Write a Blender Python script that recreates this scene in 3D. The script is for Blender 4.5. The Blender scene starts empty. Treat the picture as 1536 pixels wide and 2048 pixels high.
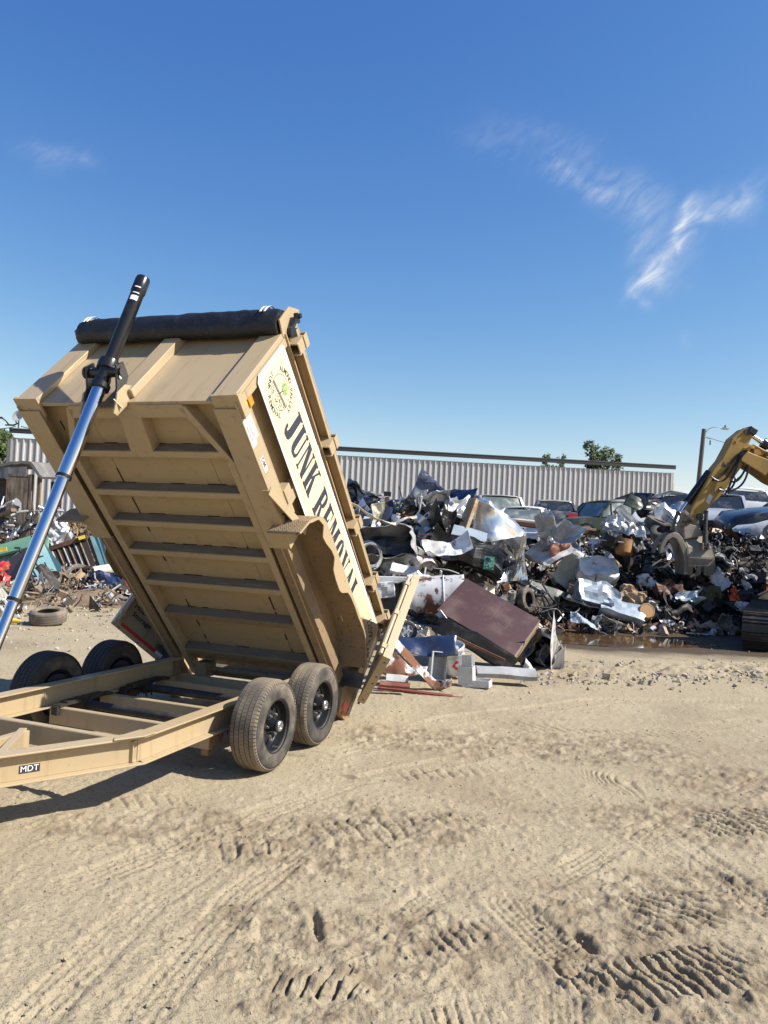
import bpy, bmesh, math, random
import numpy as np
from mathutils import Vector, Matrix, Euler
R = math.radians
S = bpy.context.scene
COL = S.collection

# ------------------------------------------------------------------ camera
CAM_H, PITCH, ROLL, FPX = 1.971, 0.0202, 0.0474, 1578.0
cam_data = bpy.data.cameras.new("camera")
cam = bpy.data.objects.new("camera", cam_data)
COL.objects.link(cam)
S.camera = cam
cam_data.sensor_fit = 'VERTICAL'
cam_data.sensor_height = 24.0
cam_data.lens = 24.0 * FPX / 2048.0
cam_data.clip_start = 0.05
cam_data.clip_end = 3000.0
_f = Vector((0, math.cos(PITCH), math.sin(PITCH)))
_u0 = Vector((0, -math.sin(PITCH), math.cos(PITCH)))
_x0 = Vector((1, 0, 0))
_r = _x0 * math.cos(ROLL) + _u0 * math.sin(ROLL)
_u = -_x0 * math.sin(ROLL) + _u0 * math.cos(ROLL)
cam.matrix_world = Matrix(((_r.x, _u.x, -_f.x, 0), (_r.y, _u.y, -_f.y, 0), (_r.z, _u.z, -_f.z, CAM_H), (0, 0, 0, 1)))

def ray(px, py):
    a, b = px - 768.0, py - 1024.0
    d = _f + (_r * a - _u * b) / FPX
    return d
def at(px, py, Y):
    "the place in the world seen at pixel px,py of the photograph, Y metres ahead"
    d = ray(px, py)
    return Vector((0, 0, CAM_H)) + d * (Y / d.y)
def onground(px, py, z=0.0):
    d = ray(px, py)
    return Vector((0, 0, CAM_H)) + d * ((z - CAM_H) / d.z)

# ------------------------------------------------------------------ light
PSI = 0.3602                       # heading of the trailer
SUN_EL = R(44)
SUN_AZ = math.atan2(0.976, -0.219)       # from +Y towards +X
TO_SUN = Vector((math.sin(SUN_AZ) * math.cos(SUN_EL), math.cos(SUN_AZ) * math.cos(SUN_EL), math.sin(SUN_EL)))
sd = bpy.data.lights.new("sun", 'SUN')
sd.energy = 5.0
sd.angle = R(0.53)
sd.color = (1.0, 0.95, 0.87)
sun = bpy.data.objects.new("sun", sd)
sun.rotation_euler = TO_SUN.to_track_quat('Z', 'Y').to_euler()
sun.location = (20, -5, 30)
COL.objects.link(sun)
S.view_settings.view_transform = 'Standard'
S.view_settings.look = 'None'
EXPOSURE = 0.75
S.view_settings.exposure = EXPOSURE
S.view_settings.gamma = 1.0
S.cycles.max_bounces = 8

W = bpy.data.worlds.new("World")
S.world = W
W.use_nodes = True
wn, wl = W.node_tree.nodes, W.node_tree.links
wn.clear()
def _wm(op, a, b=None, clamp=False):
    n = wn.new('ShaderNodeMath'); n.operation = op; n.use_clamp = clamp
    for i, v in enumerate((a, b)):
        if v is None: continue
        if isinstance(v, (int, float)): n.inputs[i].default_value = v
        else: wl.new(v, n.inputs[i])
    return n.outputs[0]
def build_world():
    out = wn.new('ShaderNodeOutputWorld'); bg = wn.new('ShaderNodeBackground')
    sky = wn.new('ShaderNodeTexSky'); sky.sky_type = 'NISHITA'; sky.sun_disc = False
    sky.sun_elevation = SUN_EL; sky.sun_rotation = SUN_AZ
    sky.altitude = 0; sky.air_density = 1.0; sky.dust_density = 0.35; sky.ozone_density = 2.2
    tc = wn.new('ShaderNodeTexCoord'); sp = wn.new('ShaderNodeSeparateXYZ')
    wl.new(tc.outputs['Generated'], sp.inputs[0])
    x, y, z = sp.outputs
    yy = _wm('MAXIMUM', y, 0.02)
    s, t = _wm('DIVIDE', x, yy), _wm('DIVIDE', z, yy)
    cb = wn.new('ShaderNodeCombineXYZ'); wl.new(s, cb.inputs[0]); wl.new(t, cb.inputs[1])
    # warp so that the wisps fray
    nz = wn.new('ShaderNodeTexNoise'); nz.inputs['Scale'].default_value = 9.0; nz.inputs['Detail'].default_value = 6
    wl.new(cb.outputs[0], nz.inputs['Vector'])
    sn = wn.new('ShaderNodeSeparateColor'); wl.new(nz.outputs['Color'], sn.inputs[0])
    s2 = _wm('ADD', s, _wm('MULTIPLY', _wm('SUBTRACT', sn.outputs[0], 0.5), 0.10))
    t2 = _wm('ADD', t, _wm('MULTIPLY', _wm('SUBTRACT', sn.outputs[1], 0.5), 0.10))
    total = None
    # wisps of cirrus: two ends (as directions s=x/y, t=z/y), width, strength
    segs = [((1250, 600), (1300, 530), .009, .50), ((1285, 550), (1370, 465), .012, .75), ((1350, 480), (1412, 408), .010, .70), ((1385, 462), (1440, 448), .008, .40),
            ((1418, 452), (1502, 396), .013, .48), ((1290, 570), (1400, 480), .024, .22), ((1110, 328), (1215, 375), .012, .34), ((1180, 360), (1340, 400), .020, .20),
            ((1235, 515), (1300, 440), .010, .20), ((1250, 470), (1330, 400), .028, .14), ((940, 250), (1180, 290), .022, .12), ((1150, 300), (1270, 345), .016, .12), ((40, 280), (170, 315), .010, .15),
            ((1490, 400), (1536, 330), .012, .14), ((1375, 680), (1385, 710), .008, .08), ((1255, 590), (1300, 625), .006, .25)]
    for a, b, w, k in segs:
        da, db = ray(*a), ray(*b)
        ax, ay, bx, by = da.x / da.y, da.z / da.y, db.x / db.y, db.z / db.y
        L = math.hypot(bx - ax, by - ay); ux, uy = (bx - ax) / L, (by - ay) / L
        cx, cy = (ax + bx) / 2, (ay + by) / 2
        ds, dt = _wm('SUBTRACT', s2, cx), _wm('SUBTRACT', t2, cy)
        u = _wm('ADD', _wm('MULTIPLY', ds, ux), _wm('MULTIPLY', dt, uy))
        v = _wm('SUBTRACT', _wm('MULTIPLY', dt, ux), _wm('MULTIPLY', ds, uy))
        q = _wm('ADD', _wm('POWER', _wm('ABSOLUTE', _wm('DIVIDE', v, w)), 1.6), _wm('POWER', _wm('ABSOLUTE', _wm('DIVIDE', u, L * .55)), 3))
        g = _wm('MULTIPLY', _wm('EXPONENT', _wm('MULTIPLY', q, -1.0)), k)
        total = g if total is None else _wm('ADD', total, g)
    rt = wn.new('ShaderNodeMapping'); rt.inputs['Rotation'].default_value = (0, 0, R(-46)); wl.new(cb.outputs[0], rt.inputs['Vector'])
    st = wn.new('ShaderNodeMapping'); st.inputs['Scale'].default_value = (17, 46, 1)
    wl.new(rt.outputs[0], st.inputs['Vector'])
    n2 = wn.new('ShaderNodeTexNoise'); n2.inputs['Scale'].default_value = 1.0; n2.inputs['Detail'].default_value = 7; n2.inputs['Roughness'].default_value = .55; n2.inputs['Distortion'].default_value = 1.6
    wl.new(st.outputs[0], n2.inputs['Vector'])
    fr = _wm('MULTIPLY', _wm('SUBTRACT', n2.outputs[0], 0.26), 2.1, True)
    fac = _wm('MULTIPLY', _wm('MULTIPLY', total, fr), _wm('GREATER_THAN', y, 0.05), True)
    # the sky as the photograph's camera rendered it: a little more saturated towards the zenith
    sc_ = wn.new('ShaderNodeSeparateColor'); wl.new(sky.outputs[0], sc_.inputs[0])
    hsv = wn.new('ShaderNodeCombineColor')
    for i, (a_, p_) in enumerate(((2.69, 1.55), (1.672, 1.16), (1.217, .65))):
        v_ = _wm('MULTIPLY', _wm('POWER', _wm('MULTIPLY', sc_.outputs[i], .0978), p_), a_ / SKY_M)
        wl.new(v_, hsv.inputs[i])
    mx = wn.new('ShaderNodeMix'); mx.data_type = 'RGBA'
    wl.new(fac, mx.inputs['Factor']); wl.new(hsv.outputs[0], mx.inputs['A'])
    mx.inputs['B'].default_value = (.92 / SKY_M, .94 / SKY_M, .97 / SKY_M, 1)
    wl.new(mx.outputs['Result'], bg.inputs['Color'])
    bg.inputs['Strength'].default_value = SKY_STRENGTH
    wl.new(bg.outputs[0], out.inputs[0])
SKY_STRENGTH = 0.09
SKY_M = SKY_STRENGTH * 2 ** EXPOSURE
build_world()

# ------------------------------------------------------------------ helpers
def rnd(seed): return random.Random(seed)
class MB:
    "collects shapes and links them as one mesh object"
    def __init__(s): s.v = []; s.f = []; s.m = []
    def add(s, verts, faces, mi=0):
        o = len(s.v)
        s.v.extend([tuple(q) for q in verts])
        s.f.extend([tuple(i + o for i in fc) for fc in faces]); s.m.extend([mi] * len(faces))
        return s
    def bx(s, x0, x1, y0, y1, z0, z1, mi=0, M=None):
        vs = [Vector((x, y, z)) for z in (z0, z1) for y in (y0, y1) for x in (x0, x1)]
        if M is not None: vs = [M @ q for q in vs]
        return s.add(vs, [(0, 2, 3, 1), (4, 5, 7, 6), (0, 1, 5, 4), (2, 6, 7, 3), (0, 4, 6, 2), (1, 3, 7, 5)], mi)
    def box(s, c, d, rot=(0, 0, 0), mi=0):
        M = Matrix.Translation(Vector(c)) @ Euler(rot).to_matrix().to_4x4()
        return s.bx(-d[0] / 2, d[0] / 2, -d[1] / 2, d[1] / 2, -d[2] / 2, d[2] / 2, mi, M)
    def prism(s, poly, ax, a0, a1, mi=0, M=None):
        "poly of 2d points in the two other axes (cyclic order), drawn along axis ax"
        def P(u, v, w):
            return Vector(((w, u, v), (u, w, v), (u, v, w))[ax])
        n = len(poly)
        vs = [P(u, v, a0) for u, v in poly] + [P(u, v, a1) for u, v in poly]
        if M is not None: vs = [M @ q for q in vs]
        fs = [tuple(range(n))[::-1], tuple(range(n, 2 * n))] + [(i, (i + 1) % n, n + (i + 1) % n, n + i) for i in range(n)]
        return s.add(vs, fs, mi)
    def beam(s, a, b, w, h, up=(0, 0, 1), mi=0):
        a, b = Vector(a), Vector(b); d = (b - a); L = d.length; d.normalize()
        up = Vector(up)
        sd_ = d.cross(up)
        if sd_.length < 1e-4: sd_ = d.cross(Vector((1, 0, 0)))
        sd_.normalize(); uu = sd_.cross(d)
        M = Matrix(((d.x, sd_.x, uu.x, a.x), (d.y, sd_.y, uu.y, a.y), (d.z, sd_.z, uu.z, a.z), (0, 0, 0, 1)))
        return s.bx(0, L, -w / 2, w / 2, -h / 2, h / 2, mi, M)
    def tube(s, pts, r, n=8, mi=0, cap=True, flat=1.0):
        pts = [Vector(q) for q in pts]; k = len(pts)
        rr = r if isinstance(r, (list, tuple)) else [r] * k
        rings = []; prev = None
        for i, q in enumerate(pts):
            d = (pts[min(i + 1, k - 1)] - pts[max(i - 1, 0)])
            if d.length < 1e-9: d = Vector((0, 0, 1))
            d.normalize()
            if prev is None:
                a = d.cross(Vector((0, 0, 1)))
                if a.length < 1e-3: a = d.cross(Vector((1, 0, 0)))
            else:
                a = prev - d * prev.dot(d)
                if a.length < 1e-4: a = d.cross(Vector((0.3, 1, 0.2)))
            a.normalize(); b = d.cross(a); prev = a
            rings.append([q + (a * math.cos(2 * math.pi * j / n) + b * math.sin(2 * math.pi * j / n) * flat) * rr[i] for j in range(n)])
        vs = [q for rg in rings for q in rg]
        fs = [(i * n + j, i * n + (j + 1) % n, (i + 1) * n + (j + 1) % n, (i + 1) * n + j) for i in range(k - 1) for j in range(n)]
        if cap: fs += [tuple(range(n))[::-1], tuple(range((k - 1) * n, k * n))]
        return s.add(vs, fs, mi)
    def cyl(s, a, b, r, n=20, mi=0, r2=None): return s.tube([a, b], [r, r if r2 is None else r2], n, mi)
    def lathe(s, prof, n=32, M=None, mi=0, closed=False):
        "prof: (radius, height) pairs turned about z"
        k = len(prof)
        vs = [Vector((r * math.cos(2 * math.pi * j / n), r * math.sin(2 * math.pi * j / n), h)) for r, h in prof for j in range(n)]
        if M is not None: vs = [M @ q for q in vs]
        kk = k if closed else k - 1
        fs = [(i * n + j, i * n + (j + 1) % n, ((i + 1) % k) * n + (j + 1) % n, ((i + 1) % k) * n + j) for i in range(kk) for j in range(n)]
        return s.add(vs, fs, mi)
    def grid(s, fn, nu, nv, mi=0):
        vs = [fn(i / nu, j / nv) for j in range(nv + 1) for i in range(nu + 1)]
        fs = [(j * (nu + 1) + i, j * (nu + 1) + i + 1, (j + 1) * (nu + 1) + i + 1, (j + 1) * (nu + 1) + i) for j in range(nv) for i in range(nu)]
        return s.add(vs, fs, mi)
    def xf(s, M):
        s.v = [tuple(M @ Vector(q)) for q in s.v]; return s
    def build(s, name, mats, parent=None, M=None, bev=0.0, smooth=False, flipy=False, solid=0.0, sub=0, angle=35):
        me = bpy.data.meshes.new(name)
        vs = [(x, -y, z) for x, y, z in s.v] if flipy else s.v
        me.from_pydata([tuple(q) for q in vs], [], s.f)
        if not isinstance(mats, (list, tuple)): mats = [mats]
        for m_ in mats: me.materials.append(m_)
        me.polygons.foreach_set('material_index', s.m)
        bm = bmesh.new(); bm.from_mesh(me); bmesh.ops.recalc_face_normals(bm, faces=bm.faces); bm.to_mesh(me); bm.free()
        if smooth:
            me.polygons.foreach_set('use_smooth', [True] * len(me.polygons))
            if smooth == 'auto': me.set_sharp_from_angle(angle=R(angle))
        me.update()
        o = bpy.data.objects.new(name, me); COL.objects.link(o)
        if parent is not None: o.parent = parent
        if M is not None: o.matrix_local = M
        if solid:
            md = o.modifiers.new('solid', 'SOLIDIFY'); md.thickness = solid; md.offset = 0
        if bev:
            md = o.modifiers.new('bevel', 'BEVEL'); md.width = bev; md.segments = 2; md.limit_method = 'ANGLE'; md.angle_limit = R(40)
        if sub:
            md = o.modifiers.new('sub', 'SUBSURF'); md.levels = sub; md.render_levels = sub
        return o
def thing(name, label, cat, loc=(0, 0, 0), rot=(0, 0, 0), group=None):
    o = bpy.data.objects.new(name, None); o.empty_display_size = .2; COL.objects.link(o)
    o.location = loc; o.rotation_euler = rot
    return tag(o, label, cat, group)
def tag(o, label, cat, group=None):
    o['label'] = label; o['category'] = cat
    if group: o['group'] = group
    return o
def place(o, loc, rot=(0, 0, 0), scale=None):
    o.location = loc; o.rotation_euler = rot
    if scale: o.scale = scale
    return o
def dup(root, loc=None, rot=None, label=None, group=None):
    r = root.copy(); COL.objects.link(r)
    if loc is not None: r.location = loc
    if rot is not None: r.rotation_euler = rot
    if label: r['label'] = label
    if group: r['group'] = group
    for ch in list(root.children):
        c = ch.copy(); COL.objects.link(c); c.parent = r
        for g in list(ch.children):
            d = g.copy(); COL.objects.link(d); d.parent = c
    return r
def text_mesh(txt, size, name='lettering', bold=0.0, align='CENTER'):
    "flat outline of a line of text in the xy plane, as (verts, faces)"
    cu = bpy.data.curves.new(name, 'FONT'); cu.body = txt; cu.size = size; cu.align_x = align; cu.align_y = 'CENTER'
    cu.offset = bold; cu.resolution_u = 3
    o = bpy.data.objects.new(name, cu); COL.objects.link(o)
    bpy.context.view_layer.update()
    dg = bpy.context.evaluated_depsgraph_get()
    me = o.evaluated_get(dg).to_mesh()
    vs = [v.co.copy() for v in me.vertices]; fs = [tuple(q.vertices) for q in me.polygons]
    o.evaluated_get(dg).to_mesh_clear()
    bpy.data.objects.remove(o); bpy.data.curves.remove(cu)
    return vs, fs

# ------------------------------------------------------------------ noise in numpy
def _h(ix, iy, seed):
    n = (ix.astype(np.int64) * 374761393 + iy.astype(np.int64) * 668265263 + seed * 1442695040888963) & 0x7fffffff
    n = ((n ^ (n >> 13)) * 1274126177) & 0x7fffffff
    return ((n ^ (n >> 16)) & 0xffff) / 65535.0
def vn(x, y, seed=0):
    x = np.asarray(x, float); y = np.asarray(y, float)
    ix, iy = np.floor(x), np.floor(y); fx, fy = x - ix, y - iy
    fx = fx * fx * fx * (fx * (fx * 6 - 15) + 10); fy = fy * fy * fy * (fy * (fy * 6 - 15) + 10)
    a, b = _h(ix, iy, seed), _h(ix + 1, iy, seed); c, d = _h(ix, iy + 1, seed), _h(ix + 1, iy + 1, seed)
    return (a + (b - a) * fx) * (1 - fy) + (c + (d - c) * fx) * fy - 0.5
def fbm(x, y, seed=0, oct=4, gain=.5):
    s = 0; a = 1.0
    for i in range(oct):
        s = s + a * vn(x * 2 ** i + 17.3 * i, y * 2 ** i - 9.1 * i, seed + i); a *= gain
    return s
def smooth01(t):
    t = np.clip(t, 0, 1); return t * t * (3 - 2 * t)

# ------------------------------------------------------------------ materials
def _nd(nt, kind, **kw):
    n = nt.nodes.new(kind)
    for k, v in kw.items():
        if k in n.inputs.keys(): n.inputs[k].default_value = v
        else: setattr(n, k, v)
    return n
def c4(c): return (c[0], c[1], c[2], 1.0)
def mat(name, col, rough=.5, metal=0.0, layers=(), bump=0.0, bscale=60, bdetail=6, spec=.5, coat=0.0, trans=0.0, alpha=1.0, rvar=0.0, jitter=0.0, bdist=.02):
    """principled base plus layers: (colour, noise scale, low, high, roughness or None, metal or None [, stretch]) laid over it
    by a thresholded noise in object space; jitter varies the value from object to object"""
    m = bpy.data.materials.new(name); m.use_nodes = True
    nt = m.node_tree; nt.nodes.clear(); L = nt.links.new
    out = _nd(nt, 'ShaderNodeOutputMaterial'); bs = _nd(nt, 'ShaderNodeBsdfPrincipled'); L(bs.outputs[0], out.inputs[0])
    bs.inputs['Roughness'].default_value = rough; bs.inputs['Metallic'].default_value = metal
    bs.inputs['Specular IOR Level'].default_value = spec; bs.inputs['Coat Weight'].default_value = coat
    bs.inputs['Transmission Weight'].default_value = trans; bs.inputs['Alpha'].default_value = alpha
    tc = _nd(nt, 'ShaderNodeTexCoord'); oi = _nd(nt, 'ShaderNodeObjectInfo')
    off = _nd(nt, 'ShaderNodeVectorMath', operation='ADD')
    sc = _nd(nt, 'ShaderNodeVectorMath', operation='SCALE'); sc.inputs[0].default_value = (7.3, 3.1, 5.7); L(oi.outputs['Random'], sc.inputs['Scale'])
    L(tc.outputs['Object'], off.inputs[0]); L(sc.outputs[0], off.inputs[1])
    vec = off.outputs[0]
    rgb = _nd(nt, 'ShaderNodeRGB'); rgb.outputs[0].default_value = c4(col)
    cs = rgb.outputs[0]; rs = ms = None
    if jitter:
        hs = _nd(nt, 'ShaderNodeHueSaturation'); mr = _nd(nt, 'ShaderNodeMapRange'); mr.inputs['To Min'].default_value = 1 - jitter; mr.inputs['To Max'].default_value = 1 + jitter
        L(oi.outputs['Random'], mr.inputs[0]); L(mr.outputs[0], hs.inputs['Value']); L(cs, hs.inputs['Color']); cs = hs.outputs[0]
    for i, ly in enumerate(layers):
        lc, lsc, lo, hi, lr, lm = ly[:6]; st = ly[6] if len(ly) > 6 else None
        v = vec
        if st:
            mp = _nd(nt, 'ShaderNodeMapping'); mp.inputs['Scale'].default_value = st; L(vec, mp.inputs[0]); v = mp.outputs[0]
        nz = _nd(nt, 'ShaderNodeTexNoise', Scale=lsc, Detail=7.0, Roughness=.6); L(v, nz.inputs['Vector'])
        mr = _nd(nt, 'ShaderNodeMapRange', interpolation_type='SMOOTHSTEP'); mr.inputs['From Min'].default_value = lo; mr.inputs['From Max'].default_value = hi
        L(nz.outputs[0], mr.inputs[0])
        mx = _nd(nt, 'ShaderNodeMix', data_type='RGBA'); L(mr.outputs[0], mx.inputs['Factor']); L(cs, mx.inputs['A']); mx.inputs['B'].default_value = c4(lc); cs = mx.outputs['Result']
        for which in (0, 1):
            val = (lr, lm)[which]
            if val is None: continue
            prev = (rs, ms)[which]
            mf = _nd(nt, 'ShaderNodeMix', data_type='FLOAT'); L(mr.outputs[0], mf.inputs['Factor'])
            if prev is None: mf.inputs['A'].default_value = (rough, metal)[which]
            else: L(prev, mf.inputs['A'])
            mf.inputs['B'].default_value = val
            if which == 0: rs = mf.outputs[0]
            else: ms = mf.outputs[0]
    L(cs, bs.inputs['Base Color'])
    if rs is not None: L(rs, bs.inputs['Roughness'])
    if ms is not None: L(ms, bs.inputs['Metallic'])
    if bump:
        nz = _nd(nt, 'ShaderNodeTexNoise', Scale=bscale, Detail=bdetail, Roughness=.6); L(vec, nz.inputs['Vector'])
        bp = _nd(nt, 'ShaderNodeBump', Strength=bump, Distance=bdist); L(nz.outputs[0], bp.inputs['Height']); L(bp.outputs[0], bs.inputs['Normal'])
    return m
DUST = (.36, .28, .19)
RUST = (.16, .055, .022)
TAN = mat('tan_paint', (.40, .305, .178), .36, layers=[((.365, .295, .195), 1.6, .45, .75, .6, None), ((.33, .245, .14), 2.4, .52, .72, .55, None, (5, 5, .6)), ((.26, .19, .11), 24, .65, .73, .7, None), ((.10, .05, .025), 9, .74, .79, .9, None)], bump=.05, bscale=90)
TAN_MUD = mat('tan_paint_muddy', (.25, .17, .09), .6, layers=[((.20, .145, .09), 2.2, .42, .62, .85, None), ((.10, .06, .035), 28, .60, .66, .9, None)], bump=.12, bscale=60)
TAN_BROWN = mat('tan_paint_browner', (.25, .14, .05), .65, layers=[((.25, .12, .045), 3, .45, .7, .8, None)], bump=.1)  # browner tan for the plate inside the top rail channel
RIBGREY = mat('dark_grey_rib_face', (.135, .115, .092), .85, layers=[((.20, .165, .115), 5, .5, .7, None, None, (1, 6, 6))])  # darker and greyer than the tan paint, for the ribs' forward faces
SIGN = mat('sign_cream', (.66, .56, .38), .4, layers=[((.62, .52, .345), 1.2, .4, .7, None, None)])
WHITE = mat('white_vinyl', (.80, .79, .75), .4)
INK = mat('dark_lettering', (.028, .032, .045), .5)
INKTHIN = mat('dark_print', (.03, .03, .03), .5)
GREEN = mat('green_print', (.25, .46, .12), .5)
PALEGREEN = mat('pale_green_print', (.50, .60, .42), .5)
REDV = mat('red_vinyl', (.55, .03, .03), .4)
AMBER = mat('amber_lens', (.60, .22, .01), .3)
YELLOW = mat('yellow_lens', (.75, .50, .02), .3)
BLACK = mat('black_paint', (.012, .012, .014), .28, layers=[((.05, .045, .04), 5, .55, .8, .5, None)])
CHROME = mat('chrome_rod', (.62, .64, .70), .13, 1.0)
STEEL = mat('bare_steel', (.45, .45, .45), .35, .9)
DARKSTEEL = mat('dark_steel', (.045, .042, .04), .55, .4, layers=[((.12, .085, .05), 6, .5, .75, .8, .0)], bump=.1)
RUBBER = mat('tyre_rubber', (.028, .027, .026), .75, layers=[((.20, .165, .12), 3.0, .40, .75, .9, None), ((.05, .048, .047), 30, .5, .7, None, None)], bump=.15, bscale=80)
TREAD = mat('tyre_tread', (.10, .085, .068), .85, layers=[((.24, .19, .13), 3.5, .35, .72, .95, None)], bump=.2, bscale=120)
TREADSHADE = mat('tyre_tread_shaded', (.035, .034, .034), .8, layers=[((.10, .085, .065), 4, .5, .8, .95, None)], bump=.15, bscale=120)  # darker copy of the tread, shade put into its colour, for the left wheels
RIM = mat('black_rim', (.02, .021, .024), .25, .3)
TARP = mat('black_tarp', (.010, .010, .011), .5, layers=[((.02, .022, .03), 7, .5, .7, .45, None)], bump=.6, bscale=9, bdist=.04)
# ================================================================== ground
def track_strip(X, Y, p0, p1, width, pitch, depth, gdir, duty=.45, ragged=.3, seed=0, fade=.5):
    "lug prints pressed across a strip from p0 to p1; gdir is the direction the lugs lie in (degrees, on the ground)"
    (x0, y0), (x1, y1) = p0, p1
    L = math.hypot(x1 - x0, y1 - y0); ux, uy = (x1 - x0) / L, (y1 - y0) / L
    wx = .03 * vn(X * 3.1, Y * 3.1, seed + 7); 
    u = (X - x0) * ux + (Y - y0) * uy + wx; v = -(X - x0) * uy + (Y - y0) * ux + wx
    edge = width / 2 * (1 + ragged * 2 * vn(u * 5, v * 2, seed + 1))
    mask = smooth01((edge - np.abs(v)) / (width * .12)) * smooth01(u / .35 + .8 * vn(v * 9, u * 2, seed)) * smooth01((L - u) / .35 + .8 * vn(v * 9, u * 2, seed + 4))
    g = math.radians(gdir); gx, gy = math.cos(g), math.sin(g)
    du, dv = gx * ux + gy * uy, -gx * uy + gy * ux
    ph = (u - v * du / dv + .018 * vn(X * 9, Y * 9, seed + 2)) / pitch
    ix = np.floor(ph); var = .55 + .9 * (_h(ix, ix * 0 + seed, seed))
    tri = np.abs((ph - ix) - .5) * 2
    gr = smooth01((tri - (1 - duty)) / (duty * .8))
    fd = smooth01((vn(X * 1.9, Y * 1.9, seed + 5) + fade) / .45)
    crumb = 1 + .5 * fbm(X * 22, Y * 22, seed + 9, 2)
    return mask * fd * (-depth * gr * var + depth * .40 * (1 - gr)) * crumb
def rut(X, Y, pts, width, depth, ribs=0, seed=0):
    "a rolled tyre print along a polyline: flat sunken band with fine ribs along it"
    z = np.zeros_like(X)
    best = np.full(X.shape, 9.0); bu = np.zeros_like(X); acc = 0.0
    for (x0, y0), (x1, y1) in zip(pts[:-1], pts[1:]):
        L = math.hypot(x1 - x0, y1 - y0); ux, uy = (x1 - x0) / L, (y1 - y0) / L
        u = np.clip((X - x0) * ux + (Y - y0) * uy, 0, L); dx, dy = X - x0 - u * ux, Y - y0 - u * uy
        sgn = np.sign(-dx * uy + dy * ux); d = np.hypot(dx, dy)
        k = d < np.abs(best); best = np.where(k, d * sgn, best); bu = np.where(k, acc + u, bu); acc += L
    a = np.abs(best); fade = smooth01((vn(X * 1.3, Y * 1.3, seed) + .35) / .5)
    m = smooth01((width / 2 - a) / (width * .12))
    z = -depth * m + depth * .7 * np.exp(-((a - width / 2 - .02) / .025) ** 2)
    if ribs:
        z = z + m * depth * .7 * (np.sign(np.sin(best / width * 2 * math.pi * ribs)) * .4 + .35 * np.sign(np.sin(bu / .045 * 2 * math.pi + np.sin(best * 60))))
    return z * fade
def ground_z(X, Y):
    X = np.asarray(X, float); Y = np.asarray(Y, float)
    d = np.hypot(X, Y)
    near = np.exp(-(d / 16) ** 2)
    z = .035 * fbm(X * .35, Y * .35, 5, 3) + near * (.014 * fbm(X * 1.7, Y * 1.7, 9, 3) + .006 * np.maximum(fbm(X * 7, Y * 7, 21, 3), -.1) * (vn(X * .9, Y * .9, 33) + .6))
    clod = np.clip(fbm(X * .8, Y * .9, 44, 3) + .03, 0, 1)
    z = z + near * clod * .028 * np.maximum(fbm(X * 13, Y * 13, 51, 3), 0)
    z = z + near * (.006 * fbm(X * 30, Y * 30, 61, 3) + .010 * np.maximum(fbm(X * 16, Y * 16, 66, 3) - .12, 0) * 2.5)
    # keep the ground level under the trailer's wheels
    return z
TRACKS = [dict(a=(1155, 1990), b=(1490, 1915), w=.42, p=.066, d=.042, g=-62, seed=3, fade=.75),
          dict(a=(1335, 1655), b=(1620, 1640), w=.42, p=.085, d=.034, g=-50, seed=5, fade=.6),
          dict(a=(520, 1962), b=(760, 1958), w=.24, p=.070, d=.036, g=-105, seed=8, fade=.55),
          dict(a=(770, 1915), b=(1010, 1848), w=.24, p=.07, d=.016, g=-60, seed=11, fade=.2),
          dict(a=(590, 1665), b=(960, 1640), w=.50, p=.10, d=.010, g=-70, seed=13),
          dict(a=(880, 1600), b=(1010, 1690), w=.22, p=.045, d=.013, g=10, seed=17),
          dict(a=(1040, 1840), b=(1210, 1960), w=.24, p=.05, d=.016, g=20, seed=19),
          dict(a=(1200, 1840), b=(1560, 1795), w=.42, p=.09, d=.024, g=-45, seed=23),
          dict(a=(1120, 1530), b=(1320, 1600), w=.3, p=.08, d=.014, g=-60, seed=27),
          dict(a=(280, 2040), b=(400, 1900), w=.20, p=.05, d=.010, g=20, seed=29),
          dict(a=(830, 2060), b=(1000, 1990), w=.2, p=.06, d=.014, g=-80, seed=31),
          dict(a=(150, 1610), b=(420, 1590), w=.3, p=.10, d=.010, g=-60, seed=37),
          dict(a=(1000, 1450), b=(1536, 1475), w=.4, p=.11, d=.014, g=-60, seed=39),
          dict(a=(380, 1700), b=(620, 1680), w=.35, p=.09, d=.014, g=-75, seed=43),
          dict(a=(640, 1560), b=(1000, 1530), w=.30, p=.10, d=.010, g=-70, seed=41)]
GOUGES = [((1140, 1856), (1192, 1905), .035, .05), ((626, 1812), (638, 1880), .03, .035), ((500, 1870), (545, 1880), .06, .03), ((200, 1690), (262, 1668), .05, .02), ((1100, 1915), (1130, 1945), .03, .03)]
CHURN = [((840, 1865), .42, .16), ((770, 1905), .40, .14), ((560, 1840), .35, .14), ((640, 1690), .55, .30), ((800, 1650), .60, .28), ((240, 1660), .45, .16), ((1420, 1650), .9, .28), ((1330, 1955), .65, .26), ((1230, 1815), .5, .20), ((1440, 1790), .7, .2),
         ((380, 1660), .4, .2), ((720, 1930), .5, .16), ((1200, 1500), .9, .35), ((860, 1480), .8, .3), ((620, 1960), .4, .16), ((1480, 1570), .6, .3)]
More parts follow.
